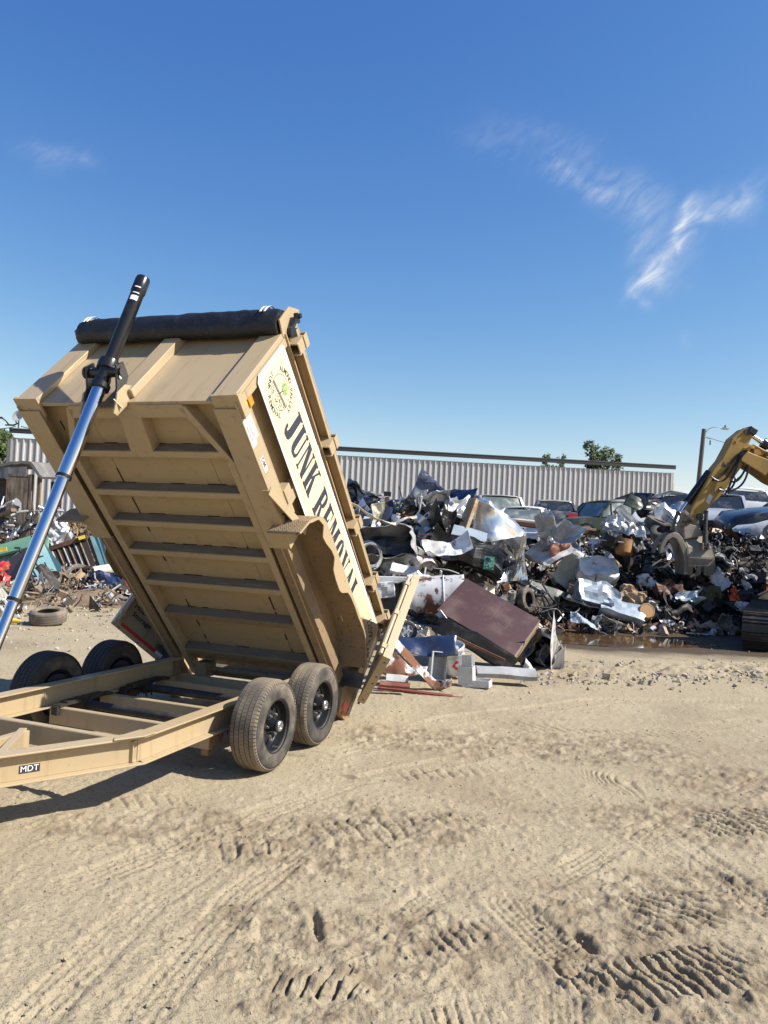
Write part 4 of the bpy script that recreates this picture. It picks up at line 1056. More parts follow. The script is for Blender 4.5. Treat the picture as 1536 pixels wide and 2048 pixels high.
    def wheel(x, y, sx, shade, spin):
        Rr, wd = .36, .225
        # local: z is the outward axle direction
        M = Matrix.Translation((x, -y, Rr)) @ Matrix.Rotation(R(90) * sx, 4, 'Y') @ Matrix.Rotation(spin, 4, 'Z')
        h = wd / 2
        m = MB()
        prof = [(.20, -h + .02), (.215, -h - .002), (.24, -h - .006), (.29, -h - .009), (.325, -h + .002), (.338, -h + .016), (.350, -h + .030), (.352, 0), (.350, h - .030), (.338, h - .016), (.325, h - .002), (.315, h + .004), (.29, h + .009), (.26, h + .008), (.24, h + .006), (.225, h + .004), (.215, h + .001), (.20, h - .02)]
        m.lathe(prof, 72)
        wn_ = m.build('wheel', [RUBBER], T, M, smooth='auto')
        m = MB(); r_ = rnd(int(spin * 100))
        nb = 74
        for k, (z0, z1) in enumerate(((-.100, -.068), (-.061, -.026), (-.020, .020), (.026, .061), (.068, .100))):
            for i in range(nb):
                a0 = 2 * math.pi * (i + .04 + .3 * (k % 2)) / nb; a1 = 2 * math.pi * (i + .96 + .3 * (k % 2)) / nb
                sk = .14 * 2 * math.pi / nb * (1 if k % 2 else -1)
                ro = .3605; edge = .004
                ro0 = ro - (.009 if k == 0 else 0); ro1 = ro - (.009 if k == 4 else 0)
                vs = []
                for r0, r1 in ((.349, .349), (ro0, ro1)):
                    vs += [(r0 * math.cos(a0), r0 * math.sin(a0), z0), (r0 * math.cos(a1), r0 * math.sin(a1), z0), (r1 * math.cos(a1 + sk), r1 * math.sin(a1 + sk), z1), (r1 * math.cos(a0 + sk), r1 * math.sin(a0 + sk), z1)]
                m.add(vs, [(4, 5, 6, 7), (0, 4, 7, 3), (1, 2, 6, 5), (0, 1, 5, 4), (2, 3, 7, 6)])
        for i in range(nb):      # shoulder lugs
            for s2 in (-1, 1):
                a0 = 2 * math.pi * (i + .1) / nb; a1 = 2 * math.pi * (i + .85) / nb
                vs = []
                for r0, z in ((.352, s2 * .099), (.340, s2 * .1115), (.330, s2 * .1125)):
                    vs += [(r0 * math.cos(a0), r0 * math.sin(a0), z), (r0 * math.cos(a1), r0 * math.sin(a1), z)]
                m.add(vs, [(0, 1, 3, 2), (2, 3, 5, 4)])
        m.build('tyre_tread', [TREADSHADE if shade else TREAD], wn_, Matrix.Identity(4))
        # rim: barrel, dish with eight oval openings
        m = MB()
        m.lathe([(.205, h + .0), (.218, h + .003), (.218, h - .004), (.207, h - .012), (.197, h - .018), (.192, h - .04), (.186, h - .06), (.182, h - .075), (.176, h - .082), (.176, -h + .02), (.205, -h), ], 64)
        nA, rs_ = 96, [.176, .165, .155, .147, .135, .122, .112, .10, .085, .07, .0]
        zs_ = [h - .082, h - .080, h - .076, h - .073, h - .068, h - .063, h - .060, h - .058, h - .062, h - .066, h - .066]
        vs = [(r * math.cos(2 * math.pi * i / nA), r * math.sin(2 * math.pi * i / nA), z) for r, z in zip(rs_, zs_) for i in range(nA)]
        fs = []
        for k in range(len(rs_) - 1):
            for i in range(nA):
                ph = ((i + .5) % 12 - 6) / 12 * (2 * math.pi / 8); rm = (rs_[k] + rs_[k + 1]) / 2
                if ((rm - .135) / .024) ** 2 + (ph * .135 / .022) ** 2 < 1: continue
                fs.append((k * nA + i, k * nA + (i + 1) % nA, (k + 1) * nA + (i + 1) % nA, (k + 1) * nA + i))
        m.add(vs, fs)
        rim = m.build('rim', [RIM], wn_, Matrix.Identity(4), smooth='auto')
        m = MB(); m.lathe([(.0, -.1), (.17, -.1), (.17, -.09), (.0, -.09)], 32); m.build('brake_drum', [INK], wn_, Matrix.Identity(4))
        m = MB(); m.lathe([(.058, h - .066), (.055, h - .035), (.047, h - .02), (.044, h + .012), (.0, h + .012)], 28)
        for i in range(6):
            a = i * math.pi / 3 + .3; q = (.088 * math.cos(a), .088 * math.sin(a))
            m.cyl((q[0], q[1], h - .062), (q[0], q[1], h - .036), .0125, 6, 1); m.cyl((q[0], q[1], h - .0355), (q[0], q[1], h - .026), .009, 8, 1)
        m.build('hub', [BLACK, STEEL], wn_, Matrix.Identity(4), smooth='auto')
        m = MB(); m.lathe([(.044, h + .0125), (.043, h + .03), (.037, h + .037), (.028, h + .037), (.026, h + .030), (.0, h + .030)], 28)
        m.build('hub_cap', [STEEL], wn_, Matrix.Identity(4), smooth='auto')
        m = MB(); m.cyl((.188, .01, h - .06), (.196, .02, h - .005), .006, 8); m.build('valve', [STEEL], rim, Matrix.Identity(4))
        return wn_
    tw = 1.104
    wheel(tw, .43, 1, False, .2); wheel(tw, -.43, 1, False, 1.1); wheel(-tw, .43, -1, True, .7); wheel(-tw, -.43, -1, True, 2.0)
    return T
build_trailer()
# ================================================================== scrap: materials
GALV = mat('galvanised', (.55, .56, .57), .38, .75, layers=[((.40, .40, .39), 3, .45, .7, .6, .4), ((.20, .13, .08), 5, .66, .76, .85, 0)], bump=.06, jitter=.15)
MIRROR = mat('bright_sheet', (.70, .71, .71), .24, .85, layers=[((.62, .60, .54), 3, .48, .70, .45, .3)], bump=.12, bscale=6)
ENAMEL = mat('white_enamel', (.58, .58, .58), .32, layers=[((.38, .36, .32), 2.5, .46, .68, .6, None), ((.12, .09, .06), 4, .60, .72, .8, None), ((.16, .08, .045), 6, .70, .78, .9, None)], jitter=.08)
ENAMEL_RUST = mat('white_enamel_rusted', (.50, .50, .49), .4, layers=[((.15, .065, .035), 2.8, .48, .55, .9, None), ((.07, .035, .022), 4.0, .57, .63, .95, None)])
CREAM = mat('cream_enamel', (.60, .56, .44), .45, layers=[((.42, .37, .25), 2, .45, .7, .7, None)], jitter=.1)
GREYP = mat('grey_paint', (.30, .30, .30), .5, layers=[((.18, .17, .155), 3, .45, .7, .8, None), ((.22, .11, .055), 6, .68, .76, .9, None)], jitter=.25)
PALEBLUE_SKY = mat('pale_blue_sky_tint', (.38, .44, .49), .34, .2, layers=[((.25, .26, .26), 3, .5, .75, .5, None)])  # pale metal, the blue of sky reflected in shade put into its colour
DKBLUE = mat('dark_blue_paint', (.018, .030, .075), .25, layers=[((.06, .07, .09), 4, .5, .75, .6, None)], coat=.3)
BLUE = mat('blue_plastic', (.03, .10, .35), .4)
BLACKP = mat('black_scrap', (.010, .010, .011), .36, layers=[((.04, .037, .034), 4, .48, .72, .75, None)], jitter=.3, bump=.1)
OILY = mat('oily_black', (.012, .011, .010), .5, .0, layers=[((.04, .032, .024), 5, .5, .7, .8, 0), ((.08, .04, .022), 7, .68, .77, .9, 0)], jitter=.4, bump=.15)
RUSTM = mat('rusty_metal', (.11, .05, .028), .85, layers=[((.17, .085, .045), 3, .42, .66, .9, None), ((.06, .03, .02), 6, .58, .7, .95, None)], jitter=.25, bump=.15)
BROWN = mat('brown_enamel', (.052, .023, .021), .36, layers=[((.085, .047, .04), 2.2, .48, .7, .45, None), ((.24, .16, .13), 60, .66, .72, .6, None, (1, .06, 1)), ((.24, .16, .13), 70, .68, .73, .6, None, (.06, 1, 1))])
CARDW = mat('worn_board', (.34, .25, .155), .8, layers=[((.30, .17, .09), 3, .45, .68, None, None), ((.44, .36, .26), 5, .55, .7, None, None)])
PLYW = mat('weathered_wood', (.22, .165, .115), .85, layers=[((.11, .075, .05), 3, .42, .68, None, None, (6, 6, .5)), ((.33, .27, .20), 6, .56, .72, None, None, (5, 5, .6))], jitter=.15)
REDBOARD = mat('red_brown_board', (.16, .045, .03), .55, layers=[((.26, .12, .08), 3, .5, .7, .8, None)])
WICKER = mat('wicker', (.42, .25, .11), .8)
PLASTICW = mat('white_plastic', (.54, .55, .56), .3, layers=[((.36, .35, .32), 4, .45, .72, .6, None), ((.22, .18, .13), 7, .62, .74, .9, None)])
CLEAR = mat('clear_plastic', (.80, .82, .84), .12, trans=.75)
GLASS = mat('car_glass', (.10, .13, .13), .08, spec=.6, layers=[((.30, .30, .27), 2, .45, .7, .5, None)])
DGLASS = mat('dark_glass', (.02, .024, .026), .06, spec=.7, layers=[((.10, .10, .09), 2.5, .5, .75, .4, None)])
TEAL = mat('teal_paint', (.16, .30, .31), .5, layers=[((.23, .36, .36), 1.3, .45, .7, .6, None), ((.16, .08, .04), 5, .66, .74, .9, None)])
TEALD = mat('teal_dark', (.055, .12, .11), .6, layers=[((.14, .22, .2), 2, .45, .7, None, None)])
GREENP = mat('green_rail_paint', (.13, .26, .16), .55)
REDP = mat('red_paint', (.42, .025, .02), .4, layers=[((.25, .03, .025), 2, .5, .7, None, None)])
ORANGE = mat('orange_red', (.60, .09, .03), .4)
YELP = mat('yellow_paint', (.66, .50, .07), .5)
CATY = mat('machine_yellow', (.33, .195, .04), .55, layers=[((.24, .145, .04), 1.6, .45, .68, .7, None), ((.06, .045, .03), 4, .62, .72, .8, None)], bump=.04)
BUCKETM = mat('worn_bucket_steel', (.21, .18, .14), .6, .3, layers=[((.36, .31, .24), 2.5, .45, .7, .7, .2), ((.11, .075, .05), 5, .6, .72, .9, 0)], bump=.1)
CARW = mat('car_white', (.66, .67, .67), .25, coat=.4, layers=[((.50, .48, .44), 2, .5, .75, .6, None)])
CARS_ = mat('car_silver', (.42, .42, .41), .3, .5, layers=[((.40, .36, .30), 2, .45, .72, .7, 0)])
CARTOP = mat('car_dusty_green', (.21, .21, .165), .5, layers=[((.32, .30, .25), 1.6, .40, .66, .8, None)])
CARG = mat('car_green', (.035, .045, .032), .3, layers=[((.12, .11, .09), 2.2, .48, .72, .7, None)])
CARB = mat('car_black', (.012, .012, .015), .2, coat=.4, layers=[((.08, .075, .065), 2.5, .5, .72, .7, None)])
CARP = mat('car_dark_violet', (.05, .052, .075), .35, layers=[((.20, .19, .18), 2, .42, .66, .7, None)])
TAILRED = mat('tail_light_red', (.28, .012, .012), .2)
HEAPBASE = mat('heap_soil', (.045, .038, .032), .9, layers=[((.12, .085, .055), 2.5, .5, .7, None, None)], bump=.5, bscale=14)
PALMIX = mat('leaf_litter', (.30, .22, .13), .9, layers=[((.16, .11, .06), 5, .42, .66, None, None), ((.45, .36, .24), 8, .58, .72, None, None)], bump=.4, bscale=25)

# ================================================================== scrap: shapes
def facing(inplane=0, tilt=0, yaw=0):
    return (Matrix.Rotation(R(yaw), 4, 'Z') @ Matrix.Rotation(R(90 + tilt), 4, 'X') @ Matrix.Rotation(R(inplane), 4, 'Z')).to_euler()
def folded(w, h, seed, amp=.08, nu=16, nv=12, folds=5, ragged=.03):
    r = rnd(seed); fl = []
    for _ in range(folds):
        a = r.uniform(0, math.pi); fl.append((math.cos(a), math.sin(a), r.uniform(-.4, .4) * max(w, h), r.uniform(-1, 1)))
    s = math.sqrt(w * h)
    def fn(u, v):
        x, y = (u - .5) * w, (v - .5) * h
        z = sum(k * abs(nx * x + ny * y - c) for nx, ny, c, k in fl) * amp / s * 3.6
        z += amp * .7 * float(vn(x / s * 2.6 + seed, y / s * 2.6, seed)) + amp * .35 * float(vn(x / s * 7, y / s * 7 + seed, seed + 1))
        e = ragged * s
        x += e * float(vn(y / s * 4 + 3, u * 2 + seed, seed + 3)) * 1.4; y += e * float(vn(x / s * 4, v * 2 - seed, seed + 4)) * 1.4
        return Vector((x, y, z))
    return MB().grid(fn, nu, nv)
def warp(p, amp, k, seed):
    x, y, z = p
    d = Vector((float(vn(y * k + seed, z * k, seed)), float(vn(z * k, x * k + seed, seed + 1)), float(vn(x * k, y * k - seed, seed + 2)))) * 2 * amp
    d += Vector((float(vn(y * k * 2.7, z * k * 2.7 + seed, seed + 3)), float(vn(z * k * 2.7 + seed, x * k * 2.7, seed + 4)), float(vn(x * k * 2.7, y * k * 2.7, seed + 5)))) * amp * .8
    return Vector(p) + d
def crushed(w, h, d, seed, amp=.06, n=7, skip=()):
    "a battered box, its faces creased; skip leaves faces out (an opened carcass)"
    m = MB(); k = 1.6 / max(w, h, d) * 1.3
    for i, (ax, sg_) in enumerate(((0, -1), (0, 1), (1, -1), (1, 1), (2, -1), (2, 1))):
        if i in skip: continue
        def fn(u, v):
            a, b = u - .5, v - .5
            p = ((sg_ * .5, a, b), (a, sg_ * .5, b), (a, b, sg_ * .5))[ax]
            return warp((p[0] * w, p[1] * h, p[2] * d), amp, k * 1.7, seed)
        m.grid(fn, n, n)
    return m
def put(mb, name, label, cat, mats, loc, rot, group=None, smooth=False, solid=0.0, bev=0.0, parent=None):
    o = mb.build(name, mats, solid=solid, smooth=smooth, bev=bev)
    o.location = loc; o.rotation_euler = rot
    return tag(o, label, cat, group)
def sheet(label, px, py, Y, wp, hp, m, inpl=0, tilt=-35, yaw=0, amp=.10, seed=1, folds=5, name='crumpled_sheet', cat='metal sheet', group=None, smooth=False, ragged=.03):
    k = Y / FPX
    return put(folded(wp * k, hp * k, seed, amp, folds=folds, ragged=ragged), name, label, cat, m, at(px, py, Y), facing(inpl, tilt, yaw), group, smooth, solid=.006)
def hulk(label, px, py, Y, wp, hp, dp, m, inpl=0, tilt=-20, yaw=0, amp=.06, seed=1, name='crushed_appliance', cat='appliance', skip=(), group=None, n=7):
    k = Y / FPX
    return put(crushed(wp * k, hp * k, dp * k, seed, amp, n, skip), name, label, cat, m, at(px, py, Y), facing(inpl, tilt, yaw), group, solid=.008 if skip else 0)
def bar(label, a, b, Ya, Yb, w, h, m, name='metal_bar', cat='bar', group=None):
    A, B_ = at(a[0], a[1], Ya), at(b[0], b[1], Yb); mid = (A + B_) / 2
    mb = MB(); mb.beam(A - mid, B_ - mid, w, h)
    return put(mb, name, label, cat, m, mid, (0, 0, 0), group, bev=min(w, h) * .12)
def pipe(label, pts, r, m, name='bent_pipe', cat='pipe', group=None, n=8):
    P = [at(*q) for q in pts]; mid = sum(P, Vector()) / len(P)
    Q = [q - mid for q in P]
    # round the corners a little
    S_ = []
    for i in range(len(Q) - 1):
        for t in (0, .25, .5, .75): 
            p0, p1, p2, p3 = Q[max(i - 1, 0)], Q[i], Q[i + 1], Q[min(i + 2, len(Q) - 1)]
            S_.append(.5 * ((2 * p1) + (p2 - p0) * t + (2 * p0 - 5 * p1 + 4 * p2 - p3) * t * t + (3 * p1 - p0 - 3 * p2 + p3) * t ** 3))
    S_.append(Q[-1])
    mb = MB(); mb.tube(S_, r, n)
    return put(mb, name, label, cat, m, mid, (0, 0, 0), group, smooth='auto')
def plain_tyre(label, loc, rot, Rr=.33, wd=.20, name='scrap_tyre', m=None, rim=None, group=None):
    h = wd / 2; m = m or RUBBER
    T = thing(name, label, 'tyre', loc, rot, group)
    mb = MB(); mb.lathe([(Rr * .58, -h * .8), (Rr * .66, -h), (Rr * .86, -h * 1.04), (Rr * .97, -h * .85), (Rr, -h * .6), (Rr * .985, -h * .55), (Rr * .985, -h * .45), (Rr, -h * .4), (Rr, -h * .05), (Rr * .985, 0), (Rr, h * .05), (Rr, h * .4), (Rr * .985, h * .45), (Rr * .985, h * .55), (Rr, h * .6), (Rr * .97, h * .85), (Rr * .86, h * 1.04), (Rr * .66, h), (Rr * .58, h * .8), (Rr * .62, h * .6), (Rr * .90, h * .55), (Rr * .93, 0), (Rr * .90, -h * .55), (Rr * .62, -h * .6)], 48, closed=True)
    mb.build('rubber', m, T, smooth='auto')
    if rim:
        mb = MB(); mb.lathe([(Rr * .60, h * .9), (Rr * .56, h * .8), (Rr * .5, h * .3), (Rr * .40, h * .45), (Rr * .2, h * .55), (0, h * .55)], 32)
        for i in range(5):
            a = i * 2 * math.pi / 5; mb.prism([(Rr * .2, -Rr * .07), (Rr * .55, -Rr * .10), (Rr * .55, Rr * .10), (Rr * .2, Rr * .07)], 2, h * .56, h * .8, 0, Matrix.Rotation(a, 4, 'Z'))
        mb.build('rim', rim, T, smooth='auto')
    return T

# ================================================================== the mound the scrap lies on
def heap_h(x, y):
    x = np.asarray(x, float); y = np.asarray(y, float)
    yf = np.interp(x, [-5, -2, 0, 1.2, 2.2, 3.2, 4.2, 6, 8, 11, 16], [15.5, 14, 13.6, 13.9, 14.9, 16.4, 17.2, 17.5, 17.3, 17.0, 17])
    H = np.interp(x, [-6, -3, -1, .8, 2.2, 3.2, 4.5, 6, 8, 11, 16], [.8, 1.7, 2.0, 2.35, 2.25, 1.65, 1.35, 1.5, 1.85, 2.1, 1.9])
    t = (y - yf) / 3.2
    z = H * smooth01(t) ** .75
    back = smooth01((y - yf - 4.5) / 3.5); z = z * (1 - back) + 1.42 * back * smooth01((x + 6) / 3)
    z = z * smooth01((x + 5.5) / 2.5) * (1 - smooth01((y - 33) / 3.5))
    lump = .35 * fbm(x * 1.1, y * 1.1, 91, 4)
    return z + lump * smooth01(t * 3) * smooth01((x + 5) / 2) * (1 - back * .7)
def build_heap():
    nx, ny = 150, 150
    X, Y = np.meshgrid(np.linspace(-6, 17, nx), np.linspace(13, 37, ny))
    Z = heap_h(X, Y) - .10
    m = MB(); m.v = [tuple(q) for q in np.stack([X, Y, Z], -1).reshape(-1, 3)]
    m.f = [(j * nx + i, j * nx + i + 1, (j + 1) * nx + i + 1, (j + 1) * nx + i) for j in range(ny - 1) for i in range(nx - 1)]; m.m = [0] * len(m.f)
    o = m.build('scrap_rubble', HEAPBASE, smooth=True); o['kind'] = 'stuff'
build_heap()
def frag(m, r, p, s, mi, flat=False):
    "one loose bit of scrap: shard, strip, bar, rod, can or bent plate"
    k = r.random()
    E_ = Euler((r.uniform(-1.2, 1.2), r.uniform(-1.2, 1.2), r.uniform(0, 6.3))).to_matrix().to_4x4()
    M = Matrix.Translation(p) @ E_
    if k < .42:
        w, h = s * r.uniform(.5, 1.1), s * r.uniform(.35, .8); b = r.uniform(-.35, .35) * s; c = r.uniform(-.2, .2) * s
        vs = [(-w / 2, -h / 2, r.uniform(-.1, .1) * s), (0, -h * r.uniform(.3, .6), b), (w / 2, -h / 2, c), (-w * r.uniform(.3, .6), 0, c), (r.uniform(-.1, .1) * w, 0, b * .6), (w * r.uniform(.3, .6), 0, r.uniform(-.2, .2) * s), (-w / 2, h / 2, b), (0, h * r.uniform(.3, .6), c), (w / 2, h / 2, r.uniform(-.2, .2) * s)]
        m.add([M @ Vector(v) for v in vs], [(0, 1, 4, 3), (1, 2, 5, 4), (3, 4, 7, 6), (4, 5, 8, 7)], mi)
    elif k < .60:
        m.bx(-s * .7, s * .7, -s * .05, s * .05, -s * .03, s * .03, mi, M)
    elif k < .76:
        pts = [M @ Vector((s * (t - .5) * 1.6, s * .35 * math.sin(t * 4 + r.random()), s * .3 * math.cos(t * r.uniform(2, 5)))) for t in (0, .25, .5, .75, 1)]
        m.tube(pts, s * r.uniform(.025, .05), 5, mi)
    elif k < .86:
        m.bx(-s * .3, s * .3, -s * .22, s * .22, -s * r.uniform(.08, .2), s * .12, mi, M)
    elif k < .94:
        rr = s * r.uniform(.12, .22); m.lathe([(rr, -s * .25), (rr, s * .25), (rr * .5, s * .25)], 9, M, mi)
    else:
        m.lathe([(s * .3, -s * .06), (s * .36, 0), (s * .3, s * .06), (s * .25, 0)], 12, M, mi, closed=True)
def scatter_bits(name, n, region, mats, weights, size, seed, zfun, lift=.06):
    r = rnd(seed); m = MB()
    for i in range(n):
        x, y = region(r); z = float(zfun(x, y))
        mi = r.choices(range(len(mats)), weights)[0]
        s = size[0] + (size[1] - size[0]) * r.random() ** 2.2
        frag(m, r, Vector((x, y, z + lift * r.uniform(-.6, 1.6))), s, mi)
    o = m.build(name, mats); o['kind'] = 'stuff'
    return o
YF = lambda x: float(np.interp(x, [-5, -2, 0, 1.2, 2.2, 3.2, 4.2, 6, 8, 11, 16], [15.5, 14, 13.6, 13.9, 14.9, 16.4, 17.2, 17.5, 17.3, 17.0, 17]))
def strip(x0, x1, d0, d1, pw=1.0):
    def f(r):
        x = r.uniform(x0, x1); return x, YF(x) + d0 + (d1 - d0) * r.random() ** pw
    return f
scatter_bits('silver_scrap_debris', 2300, strip(-3.5, 3.0, .0, 5), [GALV, ENAMEL, GREYP, BLACKP, PALEBLUE_SKY, CREAM, RUSTM, DKBLUE], [4, 2.2, 4, 8, 1.5, 1.5, 2, 2], (.07, .6), 101, heap_h, .12)
scatter_bits('rusty_scrap_debris', 700, strip(2.4, 5.6, .0, 4.5), [RUSTM, GALV, BLACKP, CARDW, ENAMEL, GREYP, CREAM], [4, 1, 10, 1.6, .7, 2.5, .6], (.07, .5), 102, heap_h, .12)
scatter_bits('black_scrap_debris', 3600, strip(4.6, 15, .0, 5.5), [OILY, BLACKP, GREYP, RUSTM, GALV, ENAMEL], [12, 8, 1.2, 1.2, .5, .2], (.07, .5), 103, heap_h, .12)
scatter_bits('foot_scrap_debris', 700, strip(2.6, 12, -.55, .6), [OILY, RUSTM, CARDW, ENAMEL, GREYP, BROWN, PALMIX], [6, 4, 3, 2, 3, 2, 3], (.06, .40), 104, heap_h, .06)
scatter_bits('plateau_scrap_debris', 700, lambda r: (r.uniform(-4, 15), r.uniform(21, 30)), [OILY, BLACKP, GREYP, RUSTM, GALV], [6, 5, 4, 3, 2], (.15, .8), 105, heap_h, .15)
# ================================================================== single pieces on the heap
def Yh(px, py, d=.12):
    "distance at which the sight line through a pixel reaches the mound, less a little"
    q = ray(px, py); o = Vector((0, 0, CAM_H))
    ys = np.arange(11, 34, .05); P = np.array([[o.x + q.x / q.y * y, y, o.z + q.z / q.y * y] for y in ys])
    hit = np.nonzero(P[:, 2] < heap_h(P[:, 0], P[:, 1]))[0]
    return float(ys[hit[0]]) - d if len(hit) else 18.5
# ---- upper silver part
sheet('dark blue crumpled panel standing as the peak of the silver scrap', 882, 1012, 17.2, 120, 70, DKBLUE, -22, -30, 0, .14, 5, name='crumpled_sheet')
hulk('squashed washer drum casing of bare silver metal below the dark blue peak', 868, 1030, 16.7, 66, 66, 60, GALV, 12, -25, 10, .13, 7, skip=(5,))
sheet('white dented sheet beside the silver drum casing, left of centre', 812, 1068, 16.3, 70, 46, ENAMEL, 10, -50, 20, .12, 9)
sheet('big mirror-bright crumpled sheet, the shiniest piece on the scrap heap', 992, 1062, 16.3, 108, 88, MIRROR, -18, -28, -8, .15, 12, folds=9, name='crumpled_sheet', smooth='auto')
sheet('lower hanging flap of crumpled bright metal under the mirror-bright sheet', 1012, 1122, 16.0, 62, 84, MIRROR, 8, -12, 14, .14, 14, name='crumpled_sheet')
bar('tan insulated edge strip leaning along the mirror-bright sheet', (948, 998), (925, 1062), 16.2, 16.0, .22, .10, CARDW, name='edge_strip', cat='strip')
hulk('silver folded ducting right of the washer drum, with a torn seam', 915, 1030, 16.7, 50, 60, 40, GALV, -30, -20, 20, .12, 15, name='crushed_duct', cat='duct', skip=(3,))
hulk('long flat pale blue appliance door lying across the middle of the scrap', 905, 1063, 15.9, 142, 30, 12, PALEBLUE_SKY, -18, -48, 0, .03, 16, name='flat_casing', cat='door')
hulk('long black glossy crushed casing under the pale blue door', 935, 1106, 15.5, 150, 52, 46, BLACKP, -17, -15, 0, .10, 18, name='crushed_casing', cat='casing', n=10)
sheet('black torn bag of plastic behind the circuit board', 1008, 1110, 15.4, 60, 60, BLACKP, 20, -25, 0, .15, 19, name='torn_plastic')
# white louvred panel
k = 16.6 / FPX; m = MB()
for i in range(5): m.box((0, (i - 2) * 9 * k, .01), (80 * k, 7 * k, .03), (.35, 0, 0))
m.bx(-42 * k, 42 * k, -24 * k, 24 * k, -.03, -.012)
put(m, 'louvred_vent', 'white louvred vent panel lying on the upper left scrap', 'panel', ENAMEL, at(790, 1034, 16.6), facing(14, -35, 0))
sheet('yellowish cream sheet standing on end at the left of the heap', 752, 1040, 16.2, 28, 66, CREAM, 12, -5, 25, .10, 21, folds=3)
sheet('white torn triangular sheet next to the cream one on the left', 770, 1052, 16.0, 44, 60, ENAMEL, -25, -15, -10, .12, 22, folds=3)
bar('blue plastic strip standing behind the cream sheet', (747, 1012), (736, 1045), 16.3, 16.2, .09, .03, BLUE, name='plastic_strip', cat='strip')
hulk('grey crushed freezer shell with a black opening, left middle of the heap', 775, 1090, 14.9, 112, 62, 50, GREYP, 5, -18, -8, .10, 23, name='crushed_freezer', cat='freezer', skip=(5,), n=9)
hulk('black inner lining inside the crushed grey freezer shell', 778, 1094, 14.98, 86, 38, 30, BLACKP, 5, -18, -8, .05, 24, name='black_lining', cat='lining')
sheet('long pale bent bumper strip lying over the grey freezer shell', 765, 1070, 14.6, 135, 14, CREAM, 6, -50, 0, .12, 25, name='bent_strip', cat='strip')
# wire coil
m = MB(); r = rnd(4)
for i in range(9):
    rr = .19 + r.uniform(-.02, .03); cx, cz, tl = r.uniform(-.03, .03), r.uniform(-.03, .03), r.uniform(-.25, .25)
    m.tube([(cx + rr * math.cos(a), tl * .3 * math.sin(a) + r.uniform(-.01, .01), cz + rr * 1.2 * math.sin(a)) for a in np.linspace(0, 2 * math.pi, 26)], .012, 5)
put(m, 'wire_coil', 'coil of pale grey hose and wire on the left edge of the heap', 'coil', GREYP, at(743, 1110, 14.4), (R(-15), 0, R(20)))
sheet('crumpled white sheet in the shade below the black casing', 880, 1132, 14.6, 90, 44, ENAMEL, 4, -50, 15, .11, 27, folds=6)
sheet('pinkish white torn insulation scrap left of the black casing', 848, 1102, 15.0, 62, 30, mat('pink_insulation', (.55, .47, .47), .9), 22, -35, 0, .14, 28, folds=5)
for i, (px, py, w_, h_, a) in enumerate(((808, 1140, 52, 22, -12), (838, 1158, 46, 16, 5))):
    hulk(('white flat appliance lid above the long white bar', 'pale flat box lid right of the long white bar')[i], px, py, 14.2 - i * .3, w_, h_, 8, ENAMEL, a, -45, 0, .012, 30 + i, name='appliance_cover', cat='lid')
bar('long white angle bar lying level left of the rusted white tank', (745, 1156), (815, 1158), 13.3, 13.3, .09, .07, ENAMEL, name='angle_bar', cat='bar')
hulk('grey steel cabinet carcass behind the open tailgate door', 770, 1195, 13.2, 70, 66, 50, GREYP, 3, 0, 10, .03, 33, name='cabinet_carcass', cat='cabinet', skip=(5,))
hulk('white box lying inside the grey carcass behind the tailgate', 766, 1180, 13.0, 46, 30, 26, ENAMEL, 8, 0, 0, .02, 34, name='white_box', cat='box')
# circuit board
k = 15.0 / FPX; m = MB(); m.bx(-10 * k, 10 * k, -13 * k, 13 * k, -.006, .006, 0); r = rnd(8)
for i in range(16): m.box((r.uniform(-7, 7) * k, r.uniform(-10, 10) * k, .012), (r.uniform(1.5, 4) * k, r.uniform(1.5, 4) * k, .02), (0, 0, 0), r.choice((1, 2)))
put(m, 'circuit_board', 'small green circuit board in a pale frame on the black casing', 'circuit board', [mat('board_green', (.05, .22, .15), .4), BLACKP, STEEL], at(978, 1126, 15.0), facing(-4, -8, 0))
# ---- rusted white tank
k = 12.7 / FPX; rr = 46 * k; L_ = 108 * k
m = MB()
def tankfn(u, v):
    a = math.pi * (1.15 * v - .12); q = 1 + .05 * float(vn(u * 4, v * 4, 3)) + .03 * float(vn(u * 11, v * 9, 4))
    return Vector(((u - .5) * L_, -rr * math.sin(a) * q * .9, rr * math.cos(a) * q))
m.grid(tankfn, 26, 18); m.add([(-L_ / 2, -rr * .9 * math.sin(a), rr * math.cos(a)) for a in np.linspace(-.3, 3.2, 14)], [tuple(range(14))]); m.add([(L_ / 2, -rr * .9 * math.sin(a), rr * math.cos(a)) for a in np.linspace(-.3, 3.2, 14)], [tuple(range(14))])
o = put(m, 'water_tank', 'white enamelled tank eaten by brown rust, behind the brown cabinet', 'tank', ENAMEL_RUST, at(876, 1198, 12.75), (R(-8), R(-6), R(-6)), smooth='auto', solid=.006)
m = MB(); m.tube([(.02 + L_ * .1, -rr * .9 * math.sin(a) * 1.01, rr * math.cos(a) * 1.01) for a in np.linspace(-.2, 3.1, 16)], .012, 6); m.build('seam', ENAMEL, o)
